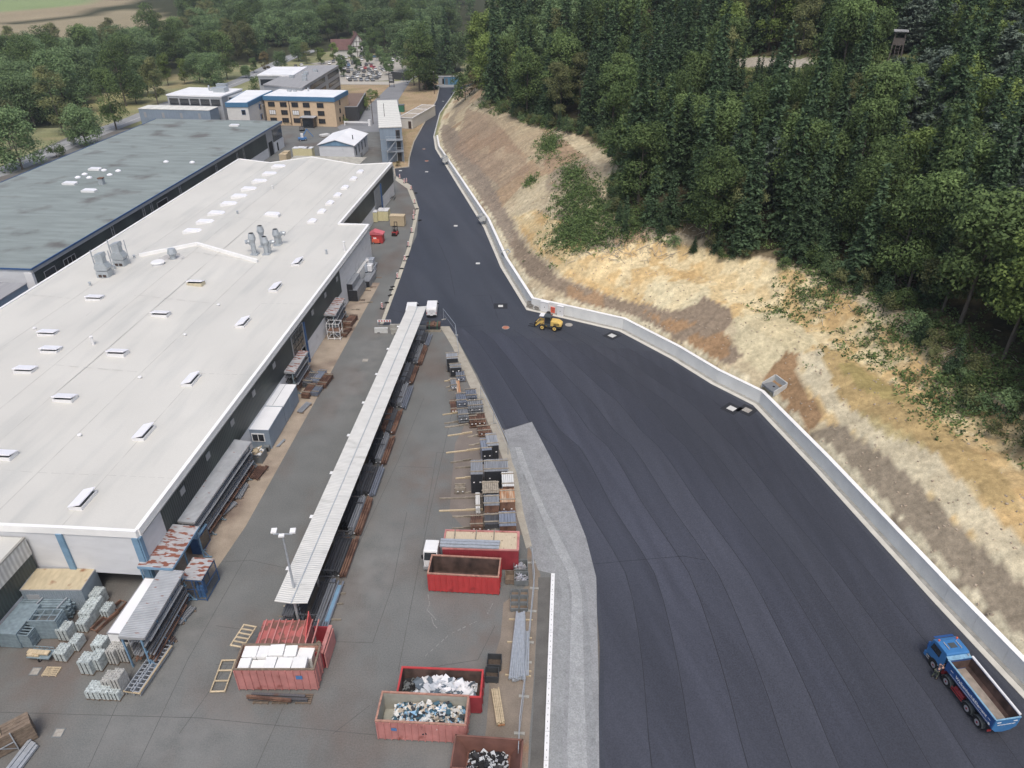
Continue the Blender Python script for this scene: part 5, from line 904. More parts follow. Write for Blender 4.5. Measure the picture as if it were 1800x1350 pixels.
# ---- lamp mast
x, y = G(530, 1092); t = thing('flood_light_mast', 'tall grey flood light mast with three white heads by the canopy end', 'lamp mast', x, y, 0, 0)
part('pole', M['steel'], t, lambda mb: mb.tube((0, 0, 0), (0, 0, 10), .14, .06, n=12)); part('base', M['metalgrey'], t, lambda mb: mb.box(-.3, -.3, 0, .3, .3, .5)); part('cross_arm', M['steel'], t, lambda mb: mb.bar((-.75, .1, 10), (.75, .1, 10), .08))
for x_, y_ in ((-.75, .35), (0, -.2), (.75, .35)): part('flood_light_head', M['white'], t, lambda mb: mb.cbox((x_, y_, 10.12), (.44, .5 if y_ > 0 else .3, .14), rz=.1, rx=.1))
for px, py, h_, lab in [((671, 222)[0]-15, 218, 8, 'thin lamp post beside the site road barrier'), (461, 190, 9, 'tall thin mast in front of the cream office wing'), (764, 165, 8, 'dark lamp post beside the far end of the new road')]:
    x, y = G(px, py) if px != 461 else (-74.5, 228); t = thing('lamp_post', lab, 'lamp post', x, y); part('pole', M['frame_dark'], t, lambda mb: mb.tube((0, 0, 0), (0, 0, h_), .12, .06)); part('lamp_head', M['frame'], t, lambda mb: mb.box(-.15, -.6, h_, .15, .1, h_+.15))
# ---- racks with corrugated roofs along the hall wall
def rack(label, pn, pf, W, h, roofm_, n, m='framegrey', blue=False, side=.25, z=None):
    A = G(*pn, h); B = G(*pf, h); L = math.dist(A, B); rz = ang(A, B)-math.pi/2
    t = thing('storage_rack', label, 'storage rack', A[0], A[1], 0, rz, 'roofed bar racks along the hall wall')
    part('roof', M[roofm_], t, lambda mb: mb.prism([(-W, h+.12), (side, h-.05), (side, h), (-W, h+.18)], 0, L, axis=1))
    part('fascia', M['blue' if blue else 'frame'], t, lambda mb: (mb.box(side+.001, 0, h-.2, side+.06, L, h), mb.box(-W, -.06, h-.15, side, -.001, h+.1)))
    for k in range(n+1):
        y = k*(L-.15)/n; part('upright', M['blue' if blue else m], t, lambda mb: (mb.box(-.12, y, 0, 0, y+.12, h-.06), mb.box(-W+.1, y, 0, -W+.22, y+.12, h), mb.bar((0, y+.06, .15), (.7, y+.06, .15), .1), mb.bar((.0, y+.06, 1.0), (.45, y+.06, .2), .06)))
    if not blue:
        for j in range(4):
            z_ = .45+j*(h-.9)/4
            part('stored_bars', M[['brownbar', 'steelbar', 'darkbar', 'steelbar'][j]], t, lambda mb: [mb.tube((-W+.4+a*(W+.1)/9, random.uniform(0, .6), z_+.12+random.uniform(0, .2)), (-W+.4+a*(W+.1)/9, L-random.uniform(0, 1.2), z_+.12+random.uniform(0, .2)), .085, n=6) for a in range(9)])
            part('rail', M['oldwood2' if j % 2 else m], t, lambda mb: mb.box(.005, 0, z_, .09, L, z_+.1))
    return t
rack('open frame with rusty corrugated canopy on light blue steel at the hall corner', (297, 1000), (345, 925), 2.8, 3.9, 'rustroof', 2, blue=True)
rack('grey roofed bar rack leading from the rusty canopy up the wall', (336, 919), (437, 776), 1.6, 3.6, 'greyroof', 6)
rack('short grey roofed bar rack joined to the long one', (332, 925), (362, 892), 1.8, 3.5, 'greyroof', 1) if False else None
rack('grey roofed bar rack nearest the camera with light blue frame', (247, 1122), (318, 1003), 1.75, 3.6, 'greyroof', 3, 'blue')
rack('rust streaked roofed rack beyond the white office containers', (514, 655), (538, 617), 1.9, 3.3, 'rustroof', 2)
rack('tall rust streaked rack beside the dark stacked profiles', (586, 554), (603, 524), 1.8, 3.3, 'rustroof', 2)
# cage with blue gas bottles
A, B = G(352, 1020, 2.6), G(367, 988, 2.6); t = thing('gas_bottle_cage', 'small dark mesh cage with rust streaked roof holding blue bottles', 'gas cage', A[0], A[1], 0, UA)
part('roof', M['rustroof'], t, lambda mb: mb.box(-1.9, 0, 2.55, .1, 2.6, 2.62)); part('frame', M['darkblue'], t, lambda mb: [mb.box(x_, y_, 0, x_+.07, y_+.07, 2.55) for x_ in (-1.9, -.9, .03) for y_ in (0, 2.5)]+[mb.box(-1.83, .01, z_, .03, .06, z_+.06) for z_ in (.1, 1.3, 2.4)]+[mb.box(.035, .07, z_, .09, 2.5, z_+.06) for z_ in (.1, 1.3, 2.4)])
part('mesh_panel', mat('dark_mesh_panel', S(72, 80, 92), .6), t, lambda mb: [mb.box(-1.83+k*.12, .03, .16, -1.81+k*.12, .05, 2.4) for k in range(15)]+[mb.box(.05, .1+k*.12, .16, .07, .12+k*.12, 2.4) for k in range(20)])
for k in range(5):
    X, Y = A[0]-.4-.3*(k % 3), A[1]+.5+.5*(k//2); o = MB().tube((0, 0, 0), (0, 0, 1.3), .14, n=10).tube((0, 0, 1.3), (0, 0, 1.5), .13, .05, n=10).build('gas_bottle', M['signblue'], None, (X, Y, .03)); tag(o, 'blue gas bottle standing inside the small mesh cage', 'gas bottle', 'blue gas bottles in the cage')
x, y = G(353, 975); t = thing('blue_steel_locker', 'blue steel mesh locker beside the rusty canopy', 'locker', x, y, 0, UA); part('body', M['darkblue'], t, lambda mb: mb.box(-.8, 0, 0, .1, 2, 2)); part('top', M['blue'], t, lambda mb: mb.box(-.85, -.05, 2, .15, 2.05, 2.08)); part('door', M['glass'], t, lambda mb: mb.box(.101, .1, .2, .13, 1.9, 1.8))
# white and grey containers lower left
def cont(name, label, pl, pr, D, h, wm, rm, rz=None, cat='container', off=(0, 0)):
    A, r0, L = frame_of(pl, pr, h); t = thing(name, label, cat, A[0]+off[0], A[1]+off[1], 0, r0 if rz is None else rz)
    part('wall', M[wm] if isinstance(wm, str) else wm, t, lambda mb: mb.box(.03, .03, .1, L-.03, D-.03, h-.1)); part('roof', M[rm] if isinstance(rm, str) else rm, t, lambda mb: mb.box(.06, .06, h-.1, L-.06, D-.06, h-.03))
    part('frame', M['frame'] if wm != 'greyblue' else M['greyblue'], t, lambda mb: (mb.box(0, 0, h-.12, L, .06, h), mb.box(0, D-.06, h-.12, L, D, h), mb.box(0, .06, h-.12, .06, D-.06, h), mb.box(L-.06, .06, h-.12, L, D-.06, h), mb.box(0, 0, 0, L, .1, .1), mb.box(0, D-.1, 0, L, D, .1))); return t, L
t, L = cont('storage_container', 'white roofed container behind the nearest bar rack', (187, 1113), (222, 1115), 6.0, 2.6, 'white', 'offroof', rz=UA)
part('open_door', M['dark'], t, lambda mb: mb.box(L*.55, -.0, .2, L*.95, .028, 2.2))
t, L = cont('storage_container', 'grey blue container with rusty yellowed roof against the hall front', (30, 1042), (135, 1048), 2.6, 2.6, mat('dull_blue_grey_container', S(132, 146, 156), .6, var=.08, rib=(0, 5), ribcol=.05), mat('rusty_yellowed_roof', S(186, 170, 134), .8, var=.12, sc=1, st=(3, 1, 1), col2=S(140, 92, 56), p2=(.56, .68), sc2=.8), rz=.0, off=(0, .3))
part('door', M['frame'], t, lambda mb: mb.box(.4, -.02, .2, 1.5, .028, 2.0))
t, L = cont('office_container', 'white roofed grey blue office container, nearer of the two, with window', (431, 755), (471, 758), 5.0, 2.6, 'greyblue', 'offroof', rz=UA+.02)
f = part('window', M['white'], t, lambda mb: mb.box(.6, -.06, 1.0, 2.1, .02, 2.1)); part('pane', M['glass'], f, lambda mb: (mb.box(.7, -.08, 1.1, 1.32, -.061, 2.0), mb.box(1.4, -.08, 1.1, 2.0, -.061, 2.0)))
x, y = t.location.x, t.location.y
t = thing('office_container', 'white roofed grey blue office container, farther of the two', 'container', x+5.1*math.sin(-UA-.02), y+5.1*math.cos(UA), 0, UA+.02)
part('wall', M['greyblue'], t, lambda mb: mb.box(.03, .03, .1, L-.03, 4.97, 2.5)); part('roof', M['offroof'], t, lambda mb: mb.box(.0, .0, 2.5, L, 5, 2.6)); part('roof_seam', M['frame'], t, lambda mb: mb.box(L/2-.03, .1, 2.6, L/2+.03, 4.9, 2.62)); part('door', M['greyblue'], t, lambda mb: mb.box(L-.029, 2, .2, L+.02, 3, 2.2))
x, y = G(475, 792); t = thing('air_unit', 'small dark air unit at the corner of the office container', 'air conditioner', x-.3, y, 0); part('body', M['metalgrey'], t, lambda mb: mb.box(-.3, -.3, 0, .3, .2, .7)); part('grille', M['dark'], t, lambda mb: mb.box(-.25, -.31, .1, .25, -.301, .6))
x, y = G(451, 812); t = thing('waste_bin_container', 'dark open bin filled with pale scrap wood by the long rack', 'bin', x-.8, y-.2, 0, UA); part('shell', M['metalgrey'], t, lambda mb: (mb.box(0, 0, 0, 1.6, .08, 1.1), mb.box(0, 1.4, 0, 1.6, 1.48, 1.1), mb.box(0, .08, 0, .08, 1.4, 1.1), mb.box(1.52, .08, 0, 1.6, 1.4, 1.1), mb.box(.08, .08, 0, 1.52, 1.4, .1))); junk('scrap_wood', 'pale scrap wood in the dark bin by the long rack', t, .2, .2, 1.4, 1.3, .6, .6, 60, [M['wood'], M['white'], M['oldwood']], .2, .5, .3, 21)
# castings on pallets (blocks)
blocks = [(148, 1225, 183, 1205), (170, 1226, 200, 1205), (190, 1227, 218, 1206), (137, 1178, 171, 1162), (158, 1172, 186, 1150), (178, 1210, 204, 1180), (194, 1212, 222, 1172), (187, 1160, 212, 1138), (206, 1156, 230, 1136), (160, 1146, 192, 1126), (98, 1120, 130, 1112), (93, 1158, 125, 1140), (120, 1140, 143, 1114), (133, 1106, 160, 1090), (138, 1090, 172, 1070), (150, 1075, 182, 1058), (157, 1060, 186, 1036), (175, 1083, 195, 1060)]
bl = ['front row left', 'front row middle', 'front row right', 'far left of the large group', 'behind the far left pile', 'middle of the large group', 'tall pile in the middle of the large group', 'back left of the large group', 'back right by the rack post', 'farthest by the white container', 'upper of the pair beside the cart', 'lower of the pair beside the cart', 'behind the pair beside the cart', 'nearest of the column beside the rusty roofed container', 'second of the column beside the rusty roofed container', 'third of the column beside the rusty roofed container', 'farthest of the column beside the rusty roofed container', 'small dark one beside that column']
hs = [.9, .9, .9, 1.5, 1.4, 1.3, 1.9, 1.6, 1.6, 1.3, 1.3, 1.0, 1.0, 1.1, 1.3, 1.4, 1.5, 1.0]
for i, (x0, y0, x1, y1) in enumerate(blocks):
    h = hs[i]; A = G(x0+2, y0, h*.4); B = G(x1-3, y0, h*.4); W = max(.75, math.dist(A, B)*.8); D = 1.15
    t = thing('pallet_of_castings', f'strapped pallet of pale grey castings, {bl[i]}', 'pallet load', A[0], A[1], 0, UA-.02, 'pallets of pale grey castings')
    part('pallet', M['oldwood2'], t, lambda mb: (mb.box(0, 0, .09, W, D, .13), mb.box(0, 0, 0, .1, D, .09), mb.box(W-.1, 0, 0, W, D, .09), mb.box(W/2-.05, 0, 0, W/2+.05, D, .09)))
    m_ = M['castwood'] if i in (5, 6, 7, 8) else M['castgrey']
    def lf(mb):
        nz = max(2, int(h/.32)); hh = (h-.13)/nz
        for q in range(nz):
            mb.box(.02+random.uniform(0, .03), .02, .13+q*hh+.015, W-.02, D-.02-random.uniform(0, .04), .13+(q+1)*hh-.01)
        for a in range(4):
            for b in range(5): mb.box(W*(a+.2)/4, D*(b+.2)/5, h, W*(a+.75)/4, D*(b+.7)/5, h+.05+.03*((a+b) % 2))
    part('castings', m_, t, lf); part('strap', M['dark'], t, lambda mb: (mb.box(W*.3, -.01, .13, W*.3+.04, 0.019, h), mb.box(W*.68, -.01, .13, W*.68+.04, .019, h)))
# grey frame stacks
for i, (pa, W, D, h, lab) in enumerate([((2, 1138), 1.9, 3.2, 1.7, 'stack of flat blue grey panels at the left frame edge'), ((28, 1138), 1.6, 2.4, 1.5, 'stack of blue grey ladder frames beside the panel stack'), ((64, 1124), 2.3, 1.3, 2.2, 'tall stack of blue grey rectangular frames in two blocks'), ((27, 1088), 4.9, 1.3, 1.4, 'long stack of blue grey steel sections before the rusty roofed container')]):
    A = G(*pa); t = thing('frame_stack', lab, 'frame stack', A[0], A[1], 0, UA if i < 2 else .0, 'stacks of blue grey frames')
    n = int(h/.16)
    def ff(mb):
        for q in range(n):
            z = .1+q*h/n; o = random.uniform(-.03, .03); e = h/n-.035
            if i in (0,): mb.box(o, 0, z, W+o, D, z+e)
            elif i == 3:
                for a in range(5): mb.box(o, a*.26, z, W+o+random.uniform(-.2, .2), a*.26+.2, z+e)
            else: mb.box(o, 0, z, o+.1, D, z+e); mb.box(W-.1+o, 0, z, W+o, D, z+e); mb.box(o+.1, 0, z, W-.1+o, .09, z+e); mb.box(o+.1, D-.09, z, W-.1+o, D, z+e)
    part('frames', M['framegrey'], t, ff)
    if i in (1, 2): part('cross_bar', M['framegrey'], t, lambda mb: [mb.box(.1, y_*D, .1+h-.14, W-.1, y_*D+.08, .1+h-.06) for y_ in ((.12, .24, .36, .48, .6, .72, .84) if i == 1 else (.48,))]+([mb.box(W*f_, .1, .1+h-.14, W*f_+.07, D-.1, .1+h-.07) for f_ in (.33, .66)] if i == 2 else []))
    if i == 2: part('infill', M['metalgrey'], t, lambda mb: mb.box(.12, .1, .1, W-.12, D-.1, h-.5))
    if i == 3: part('loose_bar', M['steel'], t, lambda mb: [mb.bar((x_, -.2, h+.12), (x_+.5, 1.6, h+.3), .1) for x_ in (.3, 2.1, 4.2)])
    part('bearer', M['oldwood2'], t, lambda mb: (mb.box(.1, .1, 0, W-.1, .25, .1), mb.box(.1, D-.25, 0, W-.1, D-.1, .1)))
for i, (pa, W, D, lab) in enumerate([((222, 1222), .75, 4.2, 'grey ladder section lying beside the casting pallets'), ((232, 1222), .8, 4.4, 'grey ladder section with yellow timber edge nearest the rack'), ((160, 1110), .7, 2.4, 'rusty open frame leaning by the casting column'), ((180, 1088), .8, 2.0, 'orange rusty trolley frame beside the casting column')]):
    A = G(*pa); t = thing('ladder_frame', lab, 'steel frame', A[0], A[1], .1, UA-.08 if i < 2 else UA-.3); m_ = M['steel'] if i < 2 else M['brownbar']; z = .5 if i < 2 else .3
    part('side_rail', m_, t, lambda mb: (mb.box(0, 0, 0, .08, D, z), mb.box(W-.08, 0, 0, W, D, z))); part('rung', m_, t, lambda mb: [mb.box(.08, k*D/(12 if i < 2 else 2), z-.15, W-.08, k*D/(12 if i < 2 else 2)+.07, z-.08) for k in range(13 if i < 2 else 3)])
    if i == 1: part('timber_edge', M['wood'], t, lambda mb: (mb.box(W+.01, 0, z-.1, W+.12, D, z+.02), mb.box(-.9, -.1, z-.2, W+.1, -.01, z-.08)))
A = G(50, 1164); t = thing('hand_cart', 'flat cart carrying pale boards beside the casting pair', 'cart', A[0], A[1], 0, -.08); part('load_bed', M['framegrey'], t, lambda mb: mb.box(0, 0, .5, 1.9, .9, .58)); part('railing', M['framegrey'], t, lambda mb: (mb.box(.2, .85, .58, 1.9, .9, .62), mb.box(.2, .85, .9, 1.9, .9, .94), [mb.box(.2+k*.42, .85, .62, .24+k*.42, .9, .9) for k in range(5)])); wheel(t, .95, .2, .25, .25, .1, M['chrome']); wheel(t, .95, .8, .25, .25, .1, M['chrome'])
o = MB().box(0, .1, 0, 1.0, .45, .16).box(.5, .2, .161, 1.8, .6, .3).box(-.2, .4, 0, .5, .75, .1).build('board_pile', M['wood'], None, (A[0], A[1], .59), -.08); tag(o, 'pale boards lying on the flat cart', 'boards')
def pallet(label, px, py, rz, m='wood', z=0):
    x, y = G(px, py); t = thing('wooden_pallet', label, 'pallet', x, y, z, rz, 'wooden pallets on the yard')
    part('deck', M[m], t, lambda mb: [mb.box(0, k*.18, .1, 1.2, k*.18+.12, .13) for k in range(5)]); part('runner', M[m], t, lambda mb: [mb.box(x_, 0, 0, x_+.1, .84, .1) for x_ in (0, .55, 1.1)]); return t
pallet('new pale wooden pallet lying alone near the hand cart', 73, 1189, -.03)
for i, px in enumerate((444, 478, 519)): pallet(f'weathered pallet under the dark beams, {["left","middle","right"][i]} of three', px, 1238, -.02+math.pi/2*0, 'oldwood2')
for i, (a, b, z, m) in enumerate([((443, 1222), (537, 1226), .2, 'darkbar'), ((436, 1229), (541, 1232), .2, 'darkbar'), ((434, 1226), (512, 1233), .45, 'brownbar')]):
    A, rz, L = frame_of(a, b, z); o = MB().box(0, -.1, 0, L, .1, .04).box(0, -.02, .04, L, .02, .2).box(0, -.1, .2, L, .1, .24).build('steel_beam', M[m], None, (A[0], A[1], z), rz); tag(o, ['dark violet steel beam nearest the foam container', 'dark steel beam with yellow painted end on the pallets', 'brown steel beam lying askew across the dark ones'][i], 'steel beam', 'dark beams before the foam container')
# galvanised tubes along the fence
def tubes(label, a, b, n, r, W, rows=2, m='steel'):
    A, rz, L = frame_of(a, b); t = thing('tube_bundle', label, 'tube bundle', A[0], A[1], 0, rz); part('tubes', M[m], t, lambda mb: [mb.tube((random.uniform(-.05, .25), -W/2+(k+.5+.5*(q % 2))*W/n, .12+r+q*r*1.8), (L-random.uniform(0, .3), (-W/2+(k+.5+.5*(q % 2))*W/n)*.55, .12+r+q*r*1.8), r, n=10) for k in range(n) for q in range(rows)]); part('bearer', M['wood'], t, lambda mb: [mb.box(L*f, -W*.8, 0, L*f+.12, W*.8, .12) for f in (.08, .55, .9)]); return t
tubes('long bright galvanised tubes beside the mesh fence', (910, 1200), (916, 1080), 7, .1, 1.3, 2)
A, rz, L = frame_of((925, 1190), (927, 1112)); t = thing('tube_bundle', 'short bright square tubes right of the long galvanised tubes', 'tube bundle', A[0], A[1], 0, rz); part('tubes', M['steel'], t, lambda mb: [mb.box(0, k*.14-.2, .1, L, k*.14-.08, .22) for k in range(4)]); part('bearer', M['wood'], t, lambda mb: [mb.box(L*f, -.4, 0, L*f+.12, .5, .1) for f in (.1, .85)])
A, rz, L = frame_of((880, 1275), (871, 1215)); t = thing('timber_bundle', 'bundle of raw pale timbers on the rusty ground', 'timber bundle', A[0], A[1], 0, rz); part('timbers', M['wood'], t, lambda mb: [mb.cbox((L/2+random.uniform(-.1, .1), a*.13-.25, .08+q*.13), (L, .11, .11), rz=random.uniform(-.02, .02)) for a in range(5) for q in range(3)]); part('end_mark', M['orangebar'], t, lambda mb: mb.box(-.13, -.3, .1, -.11, .2, .3))
def crate(label, px, py, W, D, h, m, rz=0, name='steel_crate', fill=None, z=0):
    x, y = G(px, py); t = thing(name, label, 'crate', x, y, z, rz, None); part('crate_walls', M[m], t, lambda mb: (mb.box(0, 0, .1, W, .05, h*.8), mb.box(0, D-.05, .1, W, D, h), mb.box(0, .05, .1, .05, D-.05, h), mb.box(W-.05, .05, .1, W, D-.05, h), mb.box(.05, .05, .1, W-.05, D-.05, .15))); part('foot', M[m], t, lambda mb: (mb.box(.1, 0, 0, .25, D, .1), mb.box(W-.25, 0, 0, W-.1, D, .1)))
    if fill: part('contents', M[fill], t, lambda mb: [mb.cbox((random.uniform(.15, W-.15), random.uniform(.15, D-.15), random.uniform(.3, h*.85)), (.3, .08, .06), rz=random.uniform(0, 6), ry=random.uniform(-.6, .6)) for _ in range(60)])
    else: part('crate_floor', M['soil'] if 'planter' in label else M['oldwood2'], t, lambda mb: mb.box(.06, .06, .151, W-.06, D-.06, h*.35))
    return t
crate('grey wire crate of silver metal offcuts by the containers', 903, 1012, 1.3, 1.1, 1.0, 'metalgrey', 0, fill='chrome'); crate('second crate of tangled silver offcuts in front', 904, 1031, 1.3, 1.0, .9, 'metalgrey', 0, fill='chrome'); crate('low brown crate with cardboard beside the offcut crates', 888, 1028, .9, 1.0, .8, 'oldwood2', 0)
for i, (px, py, lab) in enumerate([(898, 1052, 'empty grey steel crate, back left of six'), (914, 1052, 'empty grey steel crate, back right of six'), (897, 1064, 'grey steel crate, middle left of six'), (913, 1064, 'grey steel crate, middle right of six'), (897, 1076, 'grey steel crate, front left of six'), (913, 1076, 'grey steel crate, front right of six')]): crate(lab, px, py, .75, .62, .55, 'metalgrey', 0, z=0 if i < 2 else 0)
crate('black planter box with weeds, rear one', 856, 1180, 1.15, .95, 1.0, 'planter', -.05); crate('black planter box with weeds, front one', 852, 1201, 1.1, .8, 1.0, 'planter', -.05)
# site fence with feet
fp_ = [(935, 990), (939, 1035), (935, 1075), (930, 1130), (926, 1165), (921, 1225), (913, 1290), (911, 1345)]
for i in range(len(fp_)-1):
    A, rz, L = frame_of(fp_[i], fp_[i+1]); t = thing('fence_panel', f'grey mesh site fence panel by the rusty ground, {ordn[i]} from the far end', 'fence panel', A[0], A[1], 0, rz, 'mesh fence panels')
    part('frame', M['steel'], t, lambda mb: (mb.bar((0, 0, .1), (0, 0, 1.9), .05), mb.bar((L, 0, .1), (L, 0, 1.9), .05), mb.bar((0, 0, 1.9), (L, 0, 1.9), .05), mb.bar((0, 0, .15), (L, 0, .15), .04))); part('mesh_wires', M['steel'], t, lambda mb: [mb.bar((k*.25, 0, .15), (k*.25, 0, 1.9), .012) for k in range(1, int(L/.25))]); part('foot', M['concdark'], t, lambda mb: mb.box(-.1, -.4, 0, .12, .4, .13))
for i, (a, b) in enumerate([((780, 562), (801, 590)), ((801, 590), (806, 625)), ((845, 700), (868, 745)), ((868, 745), (893, 800))]):
    A, rz, L = frame_of(a, b); t = thing('fence_panel', f'thin mesh fence panel on the beige concrete edge, {ordn[i]} from the loader side', 'fence panel', A[0], A[1], 0, rz, 'mesh fence panels'); part('frame', M['steel'], t, lambda mb: (mb.bar((0, 0, .1), (0, 0, 1.9), .05), mb.bar((L, 0, .1), (L, 0, 1.9), .05), mb.bar((0, 0, 1.9), (L, 0, 1.9), .05), mb.bar((0, 0, 1.0), (L, 0, 1.0), .02))); part('foot', M['concdark'], t, lambda mb: mb.box(-.1, -.35, 0, .12, .35, .13))
# concrete curb line (precast with lifting slots)
A, rz, L = frame_of((958, 1395), (972, 1010)); n = 9
for k in range(n):
    ca_, cb = (L/n)*k, (L/n)*(k+1)-.04; o = thing('barrier_beam', f'white precast drainage beam along the milled strip, {ordn[k]} from the camera', 'drainage beam', A[0]+ca_*math.cos(rz), A[1]+ca_*math.sin(rz), 0, rz, 'white drainage beams'); part('beam', M['white'], o, lambda mb: mb.box(0, -.17, 0, cb-ca_, .17, .22)); part('slot', M['metalgrey'], o, lambda mb: [mb.box(.15+q*(cb-ca_)/4, -.02, .221, .28+q*(cb-ca_)/4, .02, .226) for q in range(4)])
# delineators
dl = [(715, 318), (723, 331), (729, 355), (728, 375), (727, 383), (724, 406), (718, 431), (712, 456), (699, 487), (672, 540), (711, 319), (703, 311)]
for i, (px, py) in enumerate(dl):
    x, y = G(px, py+3); t = thing('traffic_beacon', f'red and white striped beacon along the yard kerb, {ordn[i]} from the far end' if i < 10 else ('red and white beacon leaning by the far corner' if i == 10 else 'small red and white beacon at the hall corner'), 'beacon', x, y, 0, .3*((i*7) % 3-1), 'striped beacons on the kerb')
    part('foot', M['dark'], t, lambda mb: mb.box(-.35, -.2, 0, .35, .2, .1)); part('board', M['stripewhite'], t, lambda mb: mb.box(-.13, -.02, .15, .13, .02, 1.15)); part('stripe', M['stripered'], t, lambda mb: [mb.prism([(-.13, z_), (.13, z_+.15), (.13, z_+.3), (-.13, z_+.15)], -.026, .026, axis=1) for z_ in (.2, .48, .76)])
for i, (px, py) in enumerate([(731, 340), (733, 368), (716, 452), (706, 473), (690, 505), (686, 520), (680, 533), (688, 510), (738, 388)]):
    x, y = G(px, py); o = MB().box(-.35, -.18, 0, .35, .18, .12).box(-.08, -.06, .12, .08, .06, .2).build('beacon_foot', M['dark'], None, (x, y, .05), .4*(i % 3)); tag(o, 'dark rubber beacon foot lying without its board along the kerb', 'beacon foot', 'empty beacon feet along the kerb')
# barrier blocks near canopy end
for i, (px, py, W) in enumerate([(659, 584, 2.0), (686, 578, 1.7), (688, 586, 1.5)]):
    x, y = G(px, py); t = thing('concrete_barrier', ['grey barrier block with striped board at the yard gap', 'grey barrier block touching the canopy, rear one', 'grey barrier block touching the canopy, front one'][i], 'barrier', x, y, 0, 0, 'grey barrier blocks'); part('block', M['concdark'] if i else M['concrete'], t, lambda mb: mb.prism([(-.3, 0), (.3, 0), (.2, .75), (-.2, .75)], 0, W, axis=0)); part('foot_gap', M['dark'], t, lambda mb: mb.box(.4, -.31, 0, .8, -.29, .12))
x, y = G(664, 572); t = thing('warning_barrier', 'red and white warning barrier behind the grey barrier block', 'warning barrier', x, y, 0, 0); part('board', M['stripewhite'], t, lambda mb: mb.box(0, -.03, .6, 2.1, .03, .95)); part('stripe', M['stripered'], t, lambda mb: [mb.box(.2+k*.4, -.036, .65, .4+k*.4, .036, .9) for k in range(5)]); part('leg', M['steel'], t, lambda mb: (mb.box(.05, -.2, 0, .12, .2, .6), mb.box(2.0, -.2, 0, 2.07, .2, .6)))
# rusty bundle behind vans
x, y = G(749, 582); t = thing('strapped_steel_pack', 'rust red and black steel pack strapped green on timber, behind the vans', 'steel pack', x, y, 0, 0); part('pack', M['brownbar'], t, lambda mb: [mb.box(.05+k*.42, .1, .35, .42+k*.42, 1.5, .8+.1*(k % 3)) for k in range(5)]); part('dark_pack', M['black'], t, lambda mb: mb.box(.1, -.1, .3, 2.1, .09, .75)); part('strap', M['gtarp'], t, lambda mb: (mb.box(.45, -.12, .2, .55, 1.52, 1.02), mb.box(1.65, -.12, .2, 1.75, 1.52, 1.02))); part('bearer', M['oldwood'], t, lambda mb: mb.box(-.1, -.3, 0, 2.3, .1, .28))
# bottom left stack and sheets
x, y = G(-20, 1345); t = thing('timber_rack_stack', 'weathered timber stack in a grey steel frame at the bottom left corner', 'timber stack', x, y, 0, .7); part('boards', M['oldwood2'], t, lambda mb: [mb.box(0, k*.3, .1+q*.3, 3.2, k*.3+.27, .36+q*.3) for k in range(4) for q in range(6)]); part('steel_frame', M['steel'], t, lambda mb: (mb.bar((0, -.1, 0), (0, -.1, 2), .07), mb.bar((1.9, -.1, 0), (1.9, -.1, 2), .07), mb.bar((0, -.1, 1), (1.9, -.1, 1), .06), mb.bar((0, -.1, 1.9), (1.9, -.1, .2), .05))); part('pale_board', M['wood'], t, lambda mb: mb.box(.3, .2, 1.91, 1.4, .9, 2.0))
A, rz, L = frame_of((22, 1355), (58, 1308), .3); t = thing('metal_sheet_stack', 'long silver metal sheets on the ground at the bottom left', 'sheet stack', A[0], A[1], 0, rz); part('sheets', M['steel'], t, lambda mb: [mb.box(-1+.3*k, -.4+k*.25, .1, L+.1*k, -.18+k*.25, .3+.06*(k % 2)) for k in range(4)]); part('bearer', M['wood'], t, lambda mb: mb.box(.2, -.5, 0, .3, .7, .1))
# loose beams near racks on apron
def loose(label, pts, n, m, h=.25, wd=.16, tube=False):
    A, rz, L = frame_of(*pts); t = thing('loose_bars', label, 'steel bars', A[0], A[1], 0, rz, 'loose bars on the concrete apron'); part('bars', M[m], t, lambda mb: [(mb.tube if tube else mb.bar)((random.uniform(0, .3), -k*wd*1.3, .12+h/2), (L-random.uniform(0, .3), -k*wd*1.3, .12+h/2), wd*.5 if tube else wd) for k in range(n)]); part('bearer', M['oldwood2'], t, lambda mb: (mb.box(.3, -n*wd*1.3, 0, .45, .1, .12), mb.box(L-.5, -n*wd*1.3, 0, L-.35, .1, .12)))
loose('three grey beams on the ground right of the gas cage rack', ((309, 1100), (340, 1066)), 3, 'steelbar'); loose('dark grey tubes beside the nearest bar rack', ((273, 1155), (302, 1118)), 4, 'darkbar', tube=True); loose('rusty curved ribs heaped by the long rack', ((436, 845), (457, 820)), 6, 'brownbar'); loose('grey beams below the rusty ribs', ((412, 880), (428, 852)), 4, 'steelbar'); loose('grey beams by the far end of the nearer apron', ((385, 908), (413, 884)), 3, 'steelbar')
loose('short grey tubes in front of the office containers', ((521, 728), (541, 708)), 4, 'steelbar', tube=True); loose('flat grey grille lying by the office container', ((485, 788), (500, 773)), 3, 'steel', .05, .08)
for i, (rect, m, h_, lab) in enumerate([((530, 672, 546, 652), 'darkbar', .8, 'stacked tubes before the rust streaked rack, left'), ((545, 668, 560, 648), 'bluebar', .8, 'stacked tubes before the rust streaked rack, middle'), ((556, 675, 572, 655), 'brownbar', .6, 'rusty tubes with blue top, right of the group'), ((528, 692, 542, 672), 'brownbar', .7, 'rusty tubes nearest the office container'), ((544, 690, 558, 676), 'bluebar', .5, 'small blue grey tube bundle near the apron edge'), ((602, 568, 616, 551), 'brownbar', .8, 'rusty tubes right of the tall rack'), ((598, 588, 608, 573), 'brownbar', .4, 'low rusty tubes near the white lattice tower')]):
    x0, y0, x1, y1 = rect; bundle(lab, (x0, y1, x1, y0), h_, M[m], 5, 3, 'tube', rz=UA*2, grp='tube bundles on the concrete apron', caps=False)
